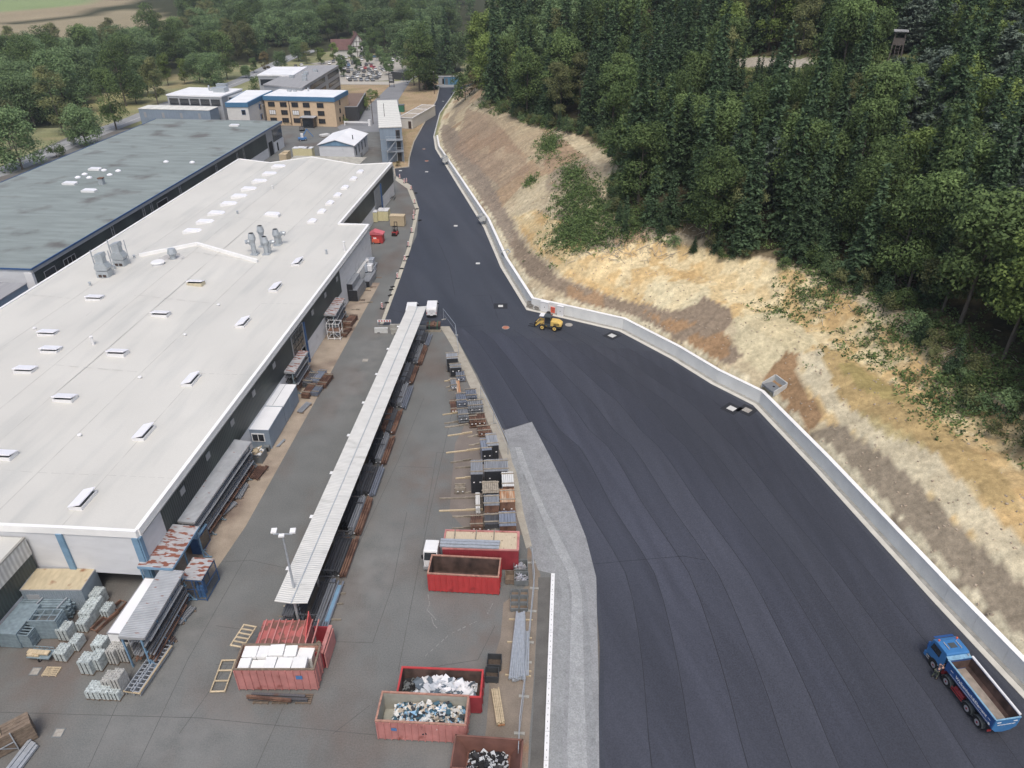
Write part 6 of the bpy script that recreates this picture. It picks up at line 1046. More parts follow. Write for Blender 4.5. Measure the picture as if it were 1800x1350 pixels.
# dark stacked profiles and wrapped blocks
for i, (px, py, W, D, h, lab) in enumerate([(606, 529, 1.6, 5, 3.0, 'tallest black ended profile stack against the white wall'), (615, 530, 1.4, 5, 2.0, 'middle black ended profile stack in front of the tall one'), (623, 529, .7, 6, 1.0, 'low black ended profile stack in front'), (637, 506, 1.3, 5, 1.2, 'black ended profile stack behind the front group'), (628, 508, .5, 6, 2.8, 'narrow tall profile stack against the white wall')]):
    x, y = G(px, py); t = thing('profile_stack', lab, 'profile stack', x, y, 0, UA, 'black ended profile stacks'); part('profiles', M['whitebar'] if i in (4,) else M['steelbar'], t, lambda mb: [mb.box(a*W/3, random.uniform(0, .05), .1+q*(h-.1)/4, (a+1)*W/3-.015, D-random.uniform(0, .3), .1+(q+1)*(h-.1)/4-.015) for a in range(3) for q in range(4)]); part('end_face', M['black'], t, lambda mb: mb.box(0, -.03, .1, W, -.005, h-.02)); part('bearer', M['oldwood2'], t, lambda mb: [mb.box(-.1, y_, 0, W+1.0, y_+.15, .1) for y_ in (.4, D-.6)])
for i, (px, py, h0, m) in enumerate([(637, 492, 0, 'packgrey'), (645, 491, 0, 'packgrey'), (637, 492, 1.3, 'packgrey'), (645, 491, 1.3, 'packwhite'), (640, 481, 1.3, 'packwhite'), (648, 480, 1.3, 'packgrey'), (640, 481, 0, 'packgrey'), (649, 480, 0, 'packgrey')]):
    x, y = G(px, py); t = thing('wrapped_pallet', f'{["lower front left","lower front right","upper front left","upper front right, whitest","upper back left","upper back right","lower back left","lower back right"][i]} plastic wrapped block against the white wall', 'wrapped pallet', x, y, h0, UA, 'plastic wrapped blocks'); part('wrapped_load', M[m], t, lambda mb: mb.box(0, 0, .12, 1.05, 1.3, 1.28), bevel=.1); part('pallet', M['dark'], t, lambda mb: mb.box(0.02, 0.02, 0, 1.02, 1.25, .115))
A, rz, L = frame_of((652, 488), (664, 466)); o = MB(); [o.box(0, k*.22, .1+q*.16, L, k*.22+.18, .24+q*.16) for k in range(3) for q in range(3)]; o = o.build('profile_stack', M['steelbar'], None, (A[0], A[1], 0), rz); tag(o, 'thin silver profiles right of the plastic wrapped blocks', 'profile stack')
# white lattice trolleys
for i, (px, py, h, lab) in enumerate([(577, 597, 2.6, 'white tubular lattice trolley, nearer of the two'), (573, 580, 3.0, 'white tubular lattice trolley behind the nearer one')]):
    x, y = G(px, py); t = thing('lattice_trolley', lab, 'trolley', x, y, 0, UA, 'white lattice trolleys'); W, D = 1.9, 1.3
    part('lattice_frame', M['white'], t, lambda mb: [mb.bar((a, b, 0), (a, b, h), .07) for a in (0, W/2, W) for b in (0, D)]+[mb.bar((0, b, z_), (W, b, z_), .06) for b in (0, D) for z_ in (.2, h*.5, h)]+[mb.bar((a, 0, z_), (a, D, z_), .06) for a in (0, W/2, W) for z_ in (.2, h*.5, h)]+[mb.bar((0, 0, .2), (W/2, 0, h*.5), .04), mb.bar((W/2, 0, h*.5), (W, 0, .2), .04)]); part('shelf', M['brownbar'], t, lambda mb: mb.box(.1, .1, h*.5+.03, W-.1, D-.1, h*.5+.1))
# timber stacks by the forklift and far ones
for i, (px, py, W, D, h, m, lab) in enumerate([(653, 391, 1.3, 1.6, 2.2, 'yellowpack', 'yellow and white wrapped board stack, left of three'), (664, 389, 1.1, 2.2, 2.2, 'yellowpack', 'yellow and white wrapped board stack, middle of three'), (673, 389, 1.2, 2.2, 2.2, 'yellowpack', 'yellow and white wrapped board stack, right of three'), (686, 398, 3.0, 1.5, 2.2, 'wood', 'tall stack of raw boards behind the forklift'), (516, 274, 1.7, 2, 2.6, 'yellowpack', 'pale yellow wrapped stack, first of four beyond the pale roof'), (524, 274, 1.6, 2, 2.7, 'yellowpack', 'pale yellow wrapped stack, second of four beyond the pale roof'), (533, 274, 1.6, 2, 2.6, 'yellowpack', 'pale yellow wrapped stack, third of four beyond the pale roof'), (540, 274, 1.6, 2, 2.6, 'yellowpack', 'pale yellow wrapped stack, last of four beyond the pale roof'), (492, 281, 2.0, 2, 2.0, 'wood', 'raw timber stack left of the pale yellow stacks'), (498, 279, 1.6, 2, 2.3, 'wood', 'raw timber stack touching the grey box unit')]):
    x, y = G(px, py+4 if i > 3 else py); t = thing('board_stack', lab, 'board stack', x, y, 0, UA, 'wrapped board stacks'); part('boards', M[m], t, lambda mb: [mb.box(random.uniform(0, .03), random.uniform(0, .03), .1+q*(h-.15)/8, W, D, .1+(q+1)*(h-.15)/8-.02) for q in range(8)]); part('cover', M['packwhite'] if m == 'yellowpack' else M['wood'], t, lambda mb: mb.box(-.03, -.03, h-.05, W+.03, D+.03, h+.05)); part('bearer', M['oldwood2'], t, lambda mb: (mb.box(.1, .1, 0, W-.1, .2, .1), mb.box(.1, D-.3, 0, W-.1, D-.2, .1)))
# red tent machine + cleaner
x, y = G(650, 428); t = thing('red_press_container', 'red machine container with pink red gabled top beside the white wall', 'press container', x, y, 0, UA); part('body', M['red'], t, lambda mb: mb.box(0, 0, .1, 2.6, 1.6, 1.9)); part('gable_top', mat('faded_pink_lid', S(208, 92, 104), .6, var=.05), t, lambda mb: mb.prism([(-.1, 1.9), (.9, 2.5), (2.8, 1.95), (2.8, 1.8), (-.1, 1.8)], -.1, 1.7, axis=1)); part('control_box', M['cargrey'], t, lambda mb: mb.box(.1, -.4, .1, .5, -.01, 1.6))
x, y = G(658, 426); t = thing('floor_sweeper', 'small orange red sweeper in front of the red press container', 'sweeper', x-.3, y-.9, 0, UA); part('body', M['orange'], t, lambda mb: mb.prism([(0, .2), (1.5, .2), (1.4, .8), (.6, 1.0), (0, .9)], 0, .9, axis=1), bevel=.04); part('seat', M['white'], t, lambda mb: mb.box(.3, .2, 1.0, .9, .7, 1.25)); part('brush', M['dark'], t, lambda mb: mb.tube((1.5, .1, .15), (1.5, .8, .15), .15)); wheel(t, .3, 0, .2, .2, .12, M['chrome'], 'y')
x, y = G(688, 350); t = thing('bicycle_stand', 'row of grey bicycles by the far white wall', 'bicycle stand', x-.5, y-1, 0, UA); part('hoops', M['metalgrey'], t, lambda mb: [mb.tube((.2, k*.5, .35), (.26, k*.5, .35), .33, n=12) for k in range(4)]+[mb.tube((1.2, k*.5, .35), (1.26, k*.5, .35), .33, n=12) for k in range(4)]); part('frames', M['dark'], t, lambda mb: [mb.bar((.25, k*.5, .35), (1.2, k*.5, .7), .05) for k in range(4)])
# cast covers
cov = [(880, 538, 'r', 'lidwhite', 'pale square gully cover in the new asphalt before the canopy'), (1076, 590, 'd', 'lidwhite', 'white diamond gully frame near the wall bend'), (1286, 718, 'd', 'lidwhite', 'white diamond gully frame near the outlet chamber'), (1313, 721, 'd', 'lidgrey', 'pale gully cover with grate at the kerb by the outlet chamber'), (889, 576, 'c', 'lidrust', 'rusty orange round manhole cover left of the loader'), (1000, 571, 'c', 'lidgrey', 'grey round manhole cover right of the loader'), (840, 463, 'r', 'lidwhite', 'white gully cover in the middle of the new road'), (801, 397, 'r', 'lidwhite', 'white gully cover farther along the new road'), (745, 262, 'r', 'lidrust', 'pale rusty gully cover on the far road'), (750, 283, 'c', 'lidrust', 'rusty round cover on the far road bend'), (750, 302, 'r', 'lidwhite', 'white gully cover at the road fork, right'), (704, 300, 'r', 'lidwhite', 'white gully cover at the road fork, left'), (642, 633, 'r', 'lidgrey', 'grey square cover in the yard between hall and canopy'), (779, 178, 'r', 'lidwhite', 'white cover near the end of the new road'), (103, 1288, 'r', 'metalgrey', 'dark square grate in the old asphalt at the bottom left'), (62, 1180, 'r', 'metalgrey', 'small dark grate by the lone pallet')]
for px, py, k, m, lab in cov:
    x, y = G(px, py, .03); z = .04 if px > 690 else .01; t = thing('gully_cover', lab, 'gully cover', x, y, z, math.pi/4*0+(.75 if k == 'd' else 0))
    if k == 'c': part('frame_ring', M['lidgrey'], t, lambda mb: mb.tube((0, 0, -.02), (0, 0, .02), .58, n=24)); part('lid', M[m], t, lambda mb: mb.tube((0, 0, .02), (0, 0, .035), .5, n=24))
    else:
        s_ = .48 if k == 'd' else .38
        if k == 'd' or px == 880: part('patch', mat('dark_fresh_patch', S(42, 44, 50), .8), t, lambda mb: mb.box(-1.1, -1.0, -.03, 1.1, 1.0, -.003))
        part('frame', M[m], t, lambda mb: mb.box(-s_, -s_, -.02, s_, s_, .02)); part('lid', M['lidgrey' if m != 'lidwhite' else 'lidwhite'], t, lambda mb: mb.box(-s_+.08, -s_+.08, .02, s_-.08, s_-.08, .03))
# things at the retaining wall near the loader
def wallthing(px, py): x, y = G(px, py); return x, y
wr = ang(G(925, 545), G(1000, 562))
for px, py, W, D, h, m, lab in [(950, 549, 1.35, .4, 1.6, 'white', 'large white electrical cabinet against the retaining wall'), (979, 557, 1.0, .4, 1.6, 'white', 'smaller white electrical cabinet right of the orange box'), (968, 552, .7, .4, .9, 'orange', 'bright orange box between the two white cabinets')]:
    x, y = wallthing(px, py); t = thing('electrical_cabinet', lab, 'cabinet', x, y+.35, .1, wr); part('body', M[m], t, lambda mb: mb.box(0, 0, 0, W, D, h)); part('roof', M[m], t, lambda mb: mb.box(-.05, -.05, h, W+.05, D+.03, h+.08)); part('handle', M['dark'], t, lambda mb: mb.box(W*.5, -.03, h*.45, W*.5+.08, -.002, h*.55))
x, y = wallthing(925, 544); t = thing('leaning_pallet', 'brown pallet leaning on the retaining wall corner', 'pallet', x, y+.5, .15, wr); part('boards', M['oldwood'], t, lambda mb: [mb.box(0, .1*k, .05+k*.2, 1.2, .1*k+.04, .2+k*.2) for k in range(5)])
x, y = wallthing(943, 549); o = MB().tube((0, 0, .45), (0, .12, .5), .42, n=20).tube((0, -.02, .45), (0, .0, .45), .2, n=12).build('cable_drum', M['lidgrey'], None, (x, y+.4, .1), wr); tag(o, 'round grey disc leaning between pallet and cabinet', 'disc')
x, y = wallthing(964, 553); o = MB().tube((0, 0, 0), (0, 0, .15), .35, n=16).tube((0, 0, .15), (0, 0, .3), .3, n=16).build('cable_coil', M['dark'], None, (x, y, .15)); tag(o, 'black coil of cable at the foot of the cabinets', 'cable coil')
# outlet chambers in the bank
for px, py, sc, lab in [(1350, 712, 1.01, 'large concrete outlet chamber behind the wall bend'), (889, 447, .7, 'small concrete outlet box on the bank, upper one'), (846, 383, .7, 'small concrete outlet box on the bank above the wall'), (781, 280, .8, 'round topped concrete outlet at the far bank foot')]:
    X, Y = G(px, py, 1.4); s_ = float(sdist(np.array([X]), np.array([Y]))[0]); 
    X, Y, Zo, ro = (32.9, 77.4, 2.3, 1.93) if sc > 1 else (X, Y, 1.3, 1.9)
    t = thing('outlet_chamber', lab, 'outlet chamber', X, Y, Zo, ro, 'concrete outlet chambers'); a = 1.0 if sc > 1 else sc
    part('floor', mat('dark_gravel_floor', S(112, 116, 120), .95, var=.3, sc=12), t, lambda mb: mb.box(-1.1*a, -.9*a, .0, 1.1*a, .9*a, .25)); part('back_wall', M['concrete'], t, lambda mb: mb.box(-1.1*a, -1.05*a, -.3, 1.1*a, -.9*a, 1.2*a)); part('wing_wall', M['concrete'], t, lambda mb: (mb.prism([(-.9*a, -.3), (.9*a, -.3), (.9*a, .4), (-.9*a, 1.2*a)], -1.2*a, -1.1*a, axis=0))); part('wing_wall', M['concrete'], t, lambda mb: mb.prism([(-.9*a, -.3), (.9*a, -.3), (.9*a, .4), (-.9*a, 1.2*a)], 1.1*a, 1.2*a, axis=0)); part('outlet_pipe', M['dark'], t, lambda mb: mb.tube((0, 0, .24), (0, 0, .3), .15*a))

mb = MB(); rr2 = random.Random(8)
for pts in ([(752, 1045), (755, 1062), (750, 1072), (760, 1082), (766, 1090)], [(758, 1085), (762, 1098), (768, 1104)], [(866, 1060), (856, 1080)], [(842, 1090), (790, 1115), (745, 1155)]):
    for a, b in zip(pts[:-1], pts[1:]):
        for k in range(5):
            t0 = k/5+rr2.uniform(0, .08); A = G(a[0]+(b[0]-a[0])*t0, a[1]+(b[1]-a[1])*t0); B = G(a[0]+(b[0]-a[0])*(t0+.12), a[1]+(b[1]-a[1])*(t0+.12)); mb.bar((A[0], A[1], .006), (B[0]+.04, B[1], .006), rr2.uniform(.03, .09), .004)
tag(mb.build('chalk_scratch', mat('pale_scratch', S(138, 138, 136), .9)), kind='structure')
# ================================================================ VEHICLES AND PERSON
# tipper truck, local +y is the driving direction
x, y = G(1637, 1175); x2, y2 = G(1715, 1278); hd = math.atan2(y-y2, x-x2)-math.pi/2
T = thing('tipper_truck', 'blue four axle tipper truck with empty dusty body beside the retaining wall', 'tipper truck', 0, 0, .03, hd)
ax_y = [3.25, 1.35, -1.55, -2.95]; c_, s_ = math.cos(hd), math.sin(hd)
lx, ly = -1.22, 3.25; T.scale = (VK,)*3; lx, ly = lx*VK, ly*VK; T.location.x = x-(lx*c_-ly*s_); T.location.y = y-(lx*s_+ly*c_)
part('cab', M['cab'], T, lambda mb: (mb.prism([(2.35, .95), (4.6, .95), (4.62, 1.7), (4.35, 2.95), (3.9, 3.12), (2.45, 3.12), (2.35, 3.0)], -1.2, 1.2, axis=0)), bevel=.07)
part('wheel_arch', M['dark'], T, lambda mb: [mb.tube((sx*1.1, 3.25, .55), (sx*1.215, 3.25, .55), .68, n=20) for sx in (-1, 1)])
part('windscreen', M['glass'], T, lambda mb: mb.poly([(-1.08, 4.66, 1.75), (1.08, 4.66, 1.75), (1.0, 4.42, 2.8), (-1.0, 4.42, 2.8)]), fix=False)
for sx in (-1, 1): part('side_window', M['glass'], T, lambda mb: mb.prism([(3.0, 1.9), (4.25, 1.9), (4.1, 2.7), (3.0, 2.7)], sx*1.21-.008, sx*1.21+.008, axis=0))
part('sun_visor', M['tip'], T, lambda mb: mb.cbox((0, 4.5, 2.98), (2.0, .28, .04), rx=-.3)); part('roof_hatch', M['ydark'], T, lambda mb: mb.box(-.35, 3.0, 3.121, .35, 3.55, 3.16))
for sx in (-.65, .65): part('roof_horn', M['chrome'], T, lambda mb: mb.tube((sx, 2.85, 3.18), (sx, 3.7, 3.18), .05))
for sx in (-.95, .95): part('beacon', M['amber'], T, lambda mb: mb.tube((sx, 3.95, 3.1), (sx, 3.95, 3.28), .09))
for sx in (-1, 1): part('mirror', M['tip'], T, lambda mb: mb.box(sx*1.42-.1, 4.3, 1.9, sx*1.42+.1, 4.42, 2.6))
part('bumper', M['cab'], T, lambda mb: mb.box(-1.22, 4.4, .4, 1.22, 4.75, .94), bevel=.04)
for sx in (-1, 1): part('headlight', M['chrome'], T, lambda mb: mb.box(sx*.95-.2, 4.751, .55, sx*.95+.2, 4.78, .8))
part('side_step', M['frame'], T, lambda mb: [mb.box(-1.25, 3.95, z_, -1.221, 4.35, z_+.12) for z_ in (.5, .75)]+[mb.box(-1.24, 2.55, 1.0, -1.205, 2.85, 1.1)])
part('chassis', M['chassis'], T, lambda mb: (mb.box(-.45, -3.9, .75, -.3, 3.2, 1.05), mb.box(.3, -3.9, .75, .45, 3.2, 1.05), mb.box(-.3, 1.9, .8, .3, 2.3, 1.0), mb.box(-.3, -3.9, .8, .3, -3.6, 1.0), mb.box(-1.1, 1.95, .55, -.46, 2.3, 1.25)))
part('air_tank', M['chassis'], T, lambda mb: (mb.tube((-.85, -.7, .72), (-.85, .05, .72), .2, n=14), mb.tube((-.85, .1, .72), (-.85, .5, .72), .2, n=14)))
part('side_guard', M['chassis'], T, lambda mb: (mb.bar((-1.2, -.85, .55), (-1.2, .65, .55), .06), mb.bar((-1.2, -.85, .8), (-1.2, .65, .8), .06), mb.bar((-1.2, -.2, .5), (-.5, -.2, .8), .05)))
for yy in ax_y:
    for sx in (-1, 1): wheel(T, sx*1.05, yy, .52, .52, .34, M['chrome'])
def fender(mb, yy, sx):
    for k in range(6):
        a0, a1 = math.pi*(k/6), math.pi*((k+1)/6); mb.bar((sx*1.08, yy+.64*math.cos(a0), .52+.62*math.sin(a0)), (sx*1.08, yy+.64*math.cos(a1), .52+.62*math.sin(a1)), .38, .04)
for yy in (1.35, -1.55, -2.95):
    for sx in (-1, 1): part('mudguard', M['ydark'], T, lambda mb: fender(mb, yy, sx))
yb0, yb1, zb, zt, wb = -4.25, 2.0, 1.25, 2.75, 1.24
body = part('tipper_body', M['tip'], T, lambda mb: (mb.prism([(-wb+.25, zb), (wb-.25, zb), (wb-.25, zb+.08), (-wb+.25, zb+.08)], yb0, yb1, axis=1), mb.prism([(-wb+.25, zb), (-wb, zb+.4), (-wb, zt), (-wb+.06, zt), (-wb+.06, zb+.42), (-wb+.28, zb+.08)], yb0, yb1, axis=1), mb.prism([(wb-.25, zb), (wb, zb+.4), (wb, zt), (wb-.06, zt), (wb-.06, zb+.42), (wb-.28, zb+.08)], yb0, yb1, axis=1), mb.box(-wb+.061, yb1-.08, zb+.081, wb-.061, yb1, zt+.05)))
part('tailgate', M['cab'], T, lambda mb: mb.prism([(-wb+.02, zt), (wb-.02, zt), (wb-.02, zb+.3), (wb*.6, zb-.15), (0, zb-.3), (-wb*.6, zb-.15), (-wb+.02, zb+.3)], yb0-.1, yb0-.003, axis=1))
part('body_lining', M['rustin'], T, lambda mb: (mb.box(-wb+.065, yb0+.002, zb+.43, -wb+.08, yb1-.09, zt-.04), mb.box(wb-.08, yb0+.002, zb+.43, wb-.065, yb1-.09, zt-.04), mb.box(-wb+.081, yb1-.1, zb+.2, wb-.081, yb1-.082, zt-.2)))
part('body_floor', M['bed'], T, lambda mb: mb.prism([(-wb+.29, zb+.09), (wb-.29, zb+.09), (wb-.29, zb+.11), (-wb+.29, zb+.11)], yb0+.003, yb1-.1, axis=1)); part('body_slope', M['rustin'], T, lambda mb: (mb.prism([(-wb+.065, zb+.42), (-wb+.285, zb+.1), (-wb+.3, zb+.115), (-wb+.08, zb+.43)], yb0+.003, yb1-.1, axis=1), mb.prism([(wb-.065, zb+.42), (wb-.285, zb+.1), (wb-.3, zb+.115), (wb-.08, zb+.43)], yb0+.003, yb1-.1, axis=1)))
part('top_rail', M['tiprail'], T, lambda mb: (mb.box(-wb-.05, yb0, zt+.001, -wb+.1, yb1+.02, zt+.09), mb.box(-wb+.1, yb1-.1, zt+.052, wb-.1, yb1+.03, zt+.13), mb.box(-wb, yb0-.12, zt+.001, wb, yb0-.001, zt+.05)))
part('rolled_tarp', M['white'], T, lambda mb: (mb.tube((wb+.02, yb0+.1, zt+.1), (wb+.02, yb1, zt+.1), .12, n=12)))
part('cab_shield', M['tiprail'], T, lambda mb: mb.cbox((0, 2.2, zt+.05), (2.4, .45, .06), rx=.3))
part('exhaust', M['chrome'], T, lambda mb: mb.tube((.95, 2.2, 1.2), (.95, 2.2, 3.0), .09, n=10)); part('tipping_ram', M['chassis'], T, lambda mb: mb.tube((.3, 2.15, .9), (.3, 2.15, 2.7), .11, n=12))
for sx in (-1, 1): part('rear_light', M['redlamp'], T, lambda mb: mb.box(sx*.95-.2, -4.05, .75, sx*.95+.2, -3.98, .95))
part('rear_marker', M['signwhite'], T, lambda mb: [mb.box(sx*.8-.2, yb0-.115, 2.35, sx*.8+.2, yb0-.103, 2.45) for sx in (-1, 1)])
part('side_stripe', M['signwhite'], T, lambda mb: (mb.box(-wb-.008, yb0+.35, zb+.47, -wb-.002, yb1-.7, zb+.5), mb.box(-wb-.008, 1.0, 2.15, -wb-.002, 1.35, 2.2), mb.box(-wb-.008, -3.9, 2.15, -wb-.002, -3.6, 2.2)))
text('Walkenbach&Element', .46, M['signwhite'], T, (-wb-.01, -1.4, 2.12), (math.pi/2, 0, -math.pi/2), bold=.008)
text('Walkenbach&Element', .2, M['signwhite'], T, (0, yb0-.115, 2.05), (math.pi/2, 0, 0), bold=.003)
part('round_sticker', M['signwhite'], T, lambda mb: mb.tube((-wb-.006, -3.9, 1.75), (-wb-.003, -3.9, 1.75), .13, n=18))
# person leaning in between cab and first rear axle
def person(label, px, py, rz, joints, edges, radii, mats_parts):
    X, Y = G(px, py, .03); t = thing('person', label, 'person', X, Y, .03, rz); t.scale = (.9,)*3
    def skin(name, idx, ed, m, par, sub=2):
        me = bpy.data.meshes.new(name); mp = {j: i for i, j in enumerate(idx)}
        me.from_pydata([joints[j] for j in idx], [(mp[a], mp[b]) for a, b in ed], []); me.update()
        o = bpy.data.objects.new(name, me); COL.objects.link(o); o.parent = par
        md = o.modifiers.new('skin', 'SKIN')
        for i, j in enumerate(idx): me.skin_vertices[0].data[i].radius = (radii[j], radii[j]*(.8 if j in ('chest', 'waist', 'pelvis') else 1))
        me.skin_vertices[0].data[0].use_root = True
        s = o.modifiers.new('sub', 'SUBSURF'); s.levels = sub; s.render_levels = sub; md.use_smooth_shade = True
        me.materials.append(m); return o
    b = skin('body', list(joints), edges, M['skin'], t)
    return t, b, skin
J = {'pelvis': (0, 0, .95), 'waist': (.02, .1, 1.12), 'chest': (.02, .32, 1.34), 'neck': (.02, .5, 1.46), 'head': (.02, .58, 1.55), 'crown': (.02, .64, 1.66),
     'lsh': (-.18, .38, 1.4), 'lel': (-.24, .62, 1.24), 'lwr': (-.16, .86, 1.28), 'lha': (-.14, .94, 1.3), 'rsh': (.21, .38, 1.4), 'rel': (.3, .64, 1.26), 'rwr': (.24, .88, 1.36), 'rha': (.22, .96, 1.38),
     'lhip': (-.1, 0, .9), 'lkn': (-.14, .06, .5), 'lan': (-.16, -.12, .1), 'lto': (-.17, .06, .04), 'rhip': (.1, 0, .9), 'rkn': (.13, .1, .5), 'ran': (.15, -.02, .1), 'rto': (.16, .16, .04)}
Rr = {'pelvis': .15, 'waist': .14, 'chest': .17, 'neck': .06, 'head': .1, 'crown': .085, 'lsh': .07, 'lel': .045, 'lwr': .03, 'lha': .036, 'rsh': .07, 'rel': .045, 'rwr': .03, 'rha': .036, 'lhip': .1, 'lkn': .065, 'lan': .045, 'lto': .04, 'rhip': .1, 'rkn': .065, 'ran': .045, 'rto': .04}
for sd_, hx in (('l', -.14), ('r', .22)):
    for k in range(5):
        n_ = f'{sd_}f{k}'; b_ = J[sd_+'ha']
        if k < 4: J[n_+'a'] = (b_[0]+(k-1.5)*.02, b_[1]+.05, b_[2]+.0); J[n_+'b'] = (b_[0]+(k-1.5)*.022, b_[1]+.075+.008*(k in (1, 2)), b_[2]-.025)
        else: J[n_+'a'] = (b_[0]+(.045 if sd_ == 'l' else -.045), b_[1]+.0, b_[2]); J[n_+'b'] = (b_[0]+(.06 if sd_ == 'l' else -.06), b_[1]+.04, b_[2]-.01)
        Rr[n_+'a'] = .01; Rr[n_+'b'] = .008
Ed = [('pelvis', 'waist'), ('waist', 'chest'), ('chest', 'neck'), ('neck', 'head'), ('head', 'crown'), ('chest', 'lsh'), ('lsh', 'lel'), ('lel', 'lwr'), ('lwr', 'lha'), ('chest', 'rsh'), ('rsh', 'rel'), ('rel', 'rwr'), ('rwr', 'rha'), ('pelvis', 'lhip'), ('lhip', 'lkn'), ('lkn', 'lan'), ('lan', 'lto'), ('pelvis', 'rhip'), ('rhip', 'rkn'), ('rkn', 'ran'), ('ran', 'rto')]
for sd_ in 'lr':
    for k in range(5): Ed += [(sd_+'ha', f'{sd_}f{k}a'), (f'{sd_}f{k}a', f'{sd_}f{k}b')]
Tp, Bp, skn = person('person in dark shirt and green trousers leaning into the truck frame', 1642, 1191, hd-math.pi/2+.25, J, Ed, Rr, None)
R2 = dict(Rr)
for k in Rr: Rr[k] = Rr[k]+.018
skn('trousers', ['pelvis', 'lhip', 'lkn', 'lan', 'rhip', 'rkn', 'ran'], [('pelvis', 'lhip'), ('lhip', 'lkn'), ('lkn', 'lan'), ('pelvis', 'rhip'), ('rhip', 'rkn'), ('rkn', 'ran')], M['trouser'], Bp)
skn('shirt', ['waist', 'pelvis', 'chest', 'lsh', 'rsh'], [('pelvis', 'waist'), ('waist', 'chest'), ('chest', 'lsh'), ('chest', 'rsh')], M['vest'], Bp)
part('hair', M['hair'], Bp, lambda mb: mb.tube((.02, .6, 1.6), (.02, .66, 1.73), .112, .06, n=12), smooth=True)
for sx in (-.15, .16): part('shoe', M['dark'], Bp, lambda mb: mb.box(sx-.06, -.2 if sx < 0 else -.1, 0, sx+.06, .12 if sx < 0 else .22, .09), bevel=.02)
part('face_features', M['hair'], Bp, lambda mb: [mb.cbox((.02+q, .675, 1.55), (.025, .01, .012)) for q in (-.035, .035)]+[mb.cbox((.02, .69, 1.515), (.022, .03, .03)), mb.cbox((.02, .672, 1.485), (.05, .008, .008))])
# vans
def van(label, px, py, rz, lettered):
    X, Y = G(px, py); t = thing('delivery_van', label, 'van', X, Y, .03, rz, 'white vans at the canopy end'); t.scale = (VK,)*3; L, W, H_ = 5.2, 1.95, 2.0
    part('van_body', M['white'], t, lambda mb: mb.prism([(0, .35), (L, .35), (L, 1.0), (L-.75, 1.2), (L-1.5, H_-.05), (L-1.8, H_), (.15, H_), (0, 1.6)], -W/2, W/2, axis=0), bevel=.1)
    part('windscreen', M['glass'], t, lambda mb: mb.poly([(-.8, L-.78, 1.27), (.8, L-.78, 1.27), (.72, L-1.42, H_-.1), (-.72, L-1.42, H_-.1)]), fix=False)
    part('rear_window', mat('pale_rear_film', S(196, 200, 204), .4), t, lambda mb: mb.poly([(-.7, -.02, 1.15), (.7, -.02, 1.15), (.66, .08, 1.75), (-.66, .08, 1.75)]), fix=False)
    for sx in (-1, 1):
        part('side_window', M['glass'], t, lambda mb: mb.prism([(L-2.4, 1.15), (L-1.2, 1.15), (L-1.65, 1.75), (L-2.4, 1.75)], sx*(W/2+.004)-.003, sx*(W/2+.004)+.003, axis=0)); part('mirror', M['dark'], t, lambda mb: mb.box(sx*(W/2+.14)-.12, L-1.5, 1.1, sx*(W/2+.14)+.12, L-1.35, 1.35)); part('rear_light', M['redlamp'], t, lambda mb: mb.box(sx*.88-.06, -.03, .85, sx*.88+.06, .0, 1.15))
        for yy in (.95, L-1.0): wheel(t, sx*.86, yy, .33, .33, .2, M['chrome'])
    part('rear_bumper', M['dark'], t, lambda mb: mb.box(-W/2+.05, -.1, .32, W/2-.05, .02, .6)); part('number_plate', M['signwhite'], t, lambda mb: mb.box(-.26, -.12, .5, .26, -.101, .61))
    if lettered: text('SeiWolf', .3, M['signdark'], t, (0, .0, 1.5), (math.radians(72), 0, 0), bold=.004); text('GmbH', .16, M['signdark'], t, (0, -.06, 1.02), (math.pi/2, 0, 0))
van('white van parked in the open right of the canopy end, dark lettering at the rear', 759, 559, .03, True)
van('white van partly hidden under the far end of the long canopy', 723, 562, .03, False)
# wheel loader
X, Y = G(962, 580); lw = math.radians(164)   # heading to the left
t = thing('wheel_loader', 'yellow wheel loader with pallet forks on the fresh asphalt', 'wheel loader', X+.3, Y+.5, .03, lw-math.pi/2); t.scale = (VK*1.06,)*3
part('engine_cover', M['yellow'], t, lambda mb: mb.prism([(-2.3, .85), (-.35, .75), (-.35, 1.75), (-1.6, 1.75), (-2.3, 1.35)], -.72, .72, axis=0), bevel=.12); part('grille', M['dark'], t, lambda mb: [mb.box(sx*.725-.005, -1.9, 1.05+k*.14, sx*.725+.005, -.9, 1.13+k*.14) for sx in (-1, 1) for k in range(3)])
part('counterweight', M['dark'], t, lambda mb: mb.box(-.7, -2.35, .55, .7, -1.5, .86)); part('rear_frame', M['ydark'], t, lambda mb: mb.box(-.6, -1.5, .5, .6, .2, .8)); part('front_frame', M['yellow'], t, lambda mb: (mb.box(-.4, .3, .5, .4, 1.5, .85), mb.box(-.35, .35, .86, .35, .75, 1.7)))
cb = part('cab', M['ydark'], t, lambda mb: (mb.box(-.62, -.35, .8, .62, .75, 1.15), mb.box(-.7, -.45, 2.35, .7, .85, 2.5), [mb.box(a-.04, b-.04, 1.15, a+.04, b+.04, 2.35) for a in (-.6, .6) for b in (-.32, .7)])); part('glazing', M['glass'], cb, lambda mb: mb.box(-.58, -.3, 1.15, .58, .68, 2.34))
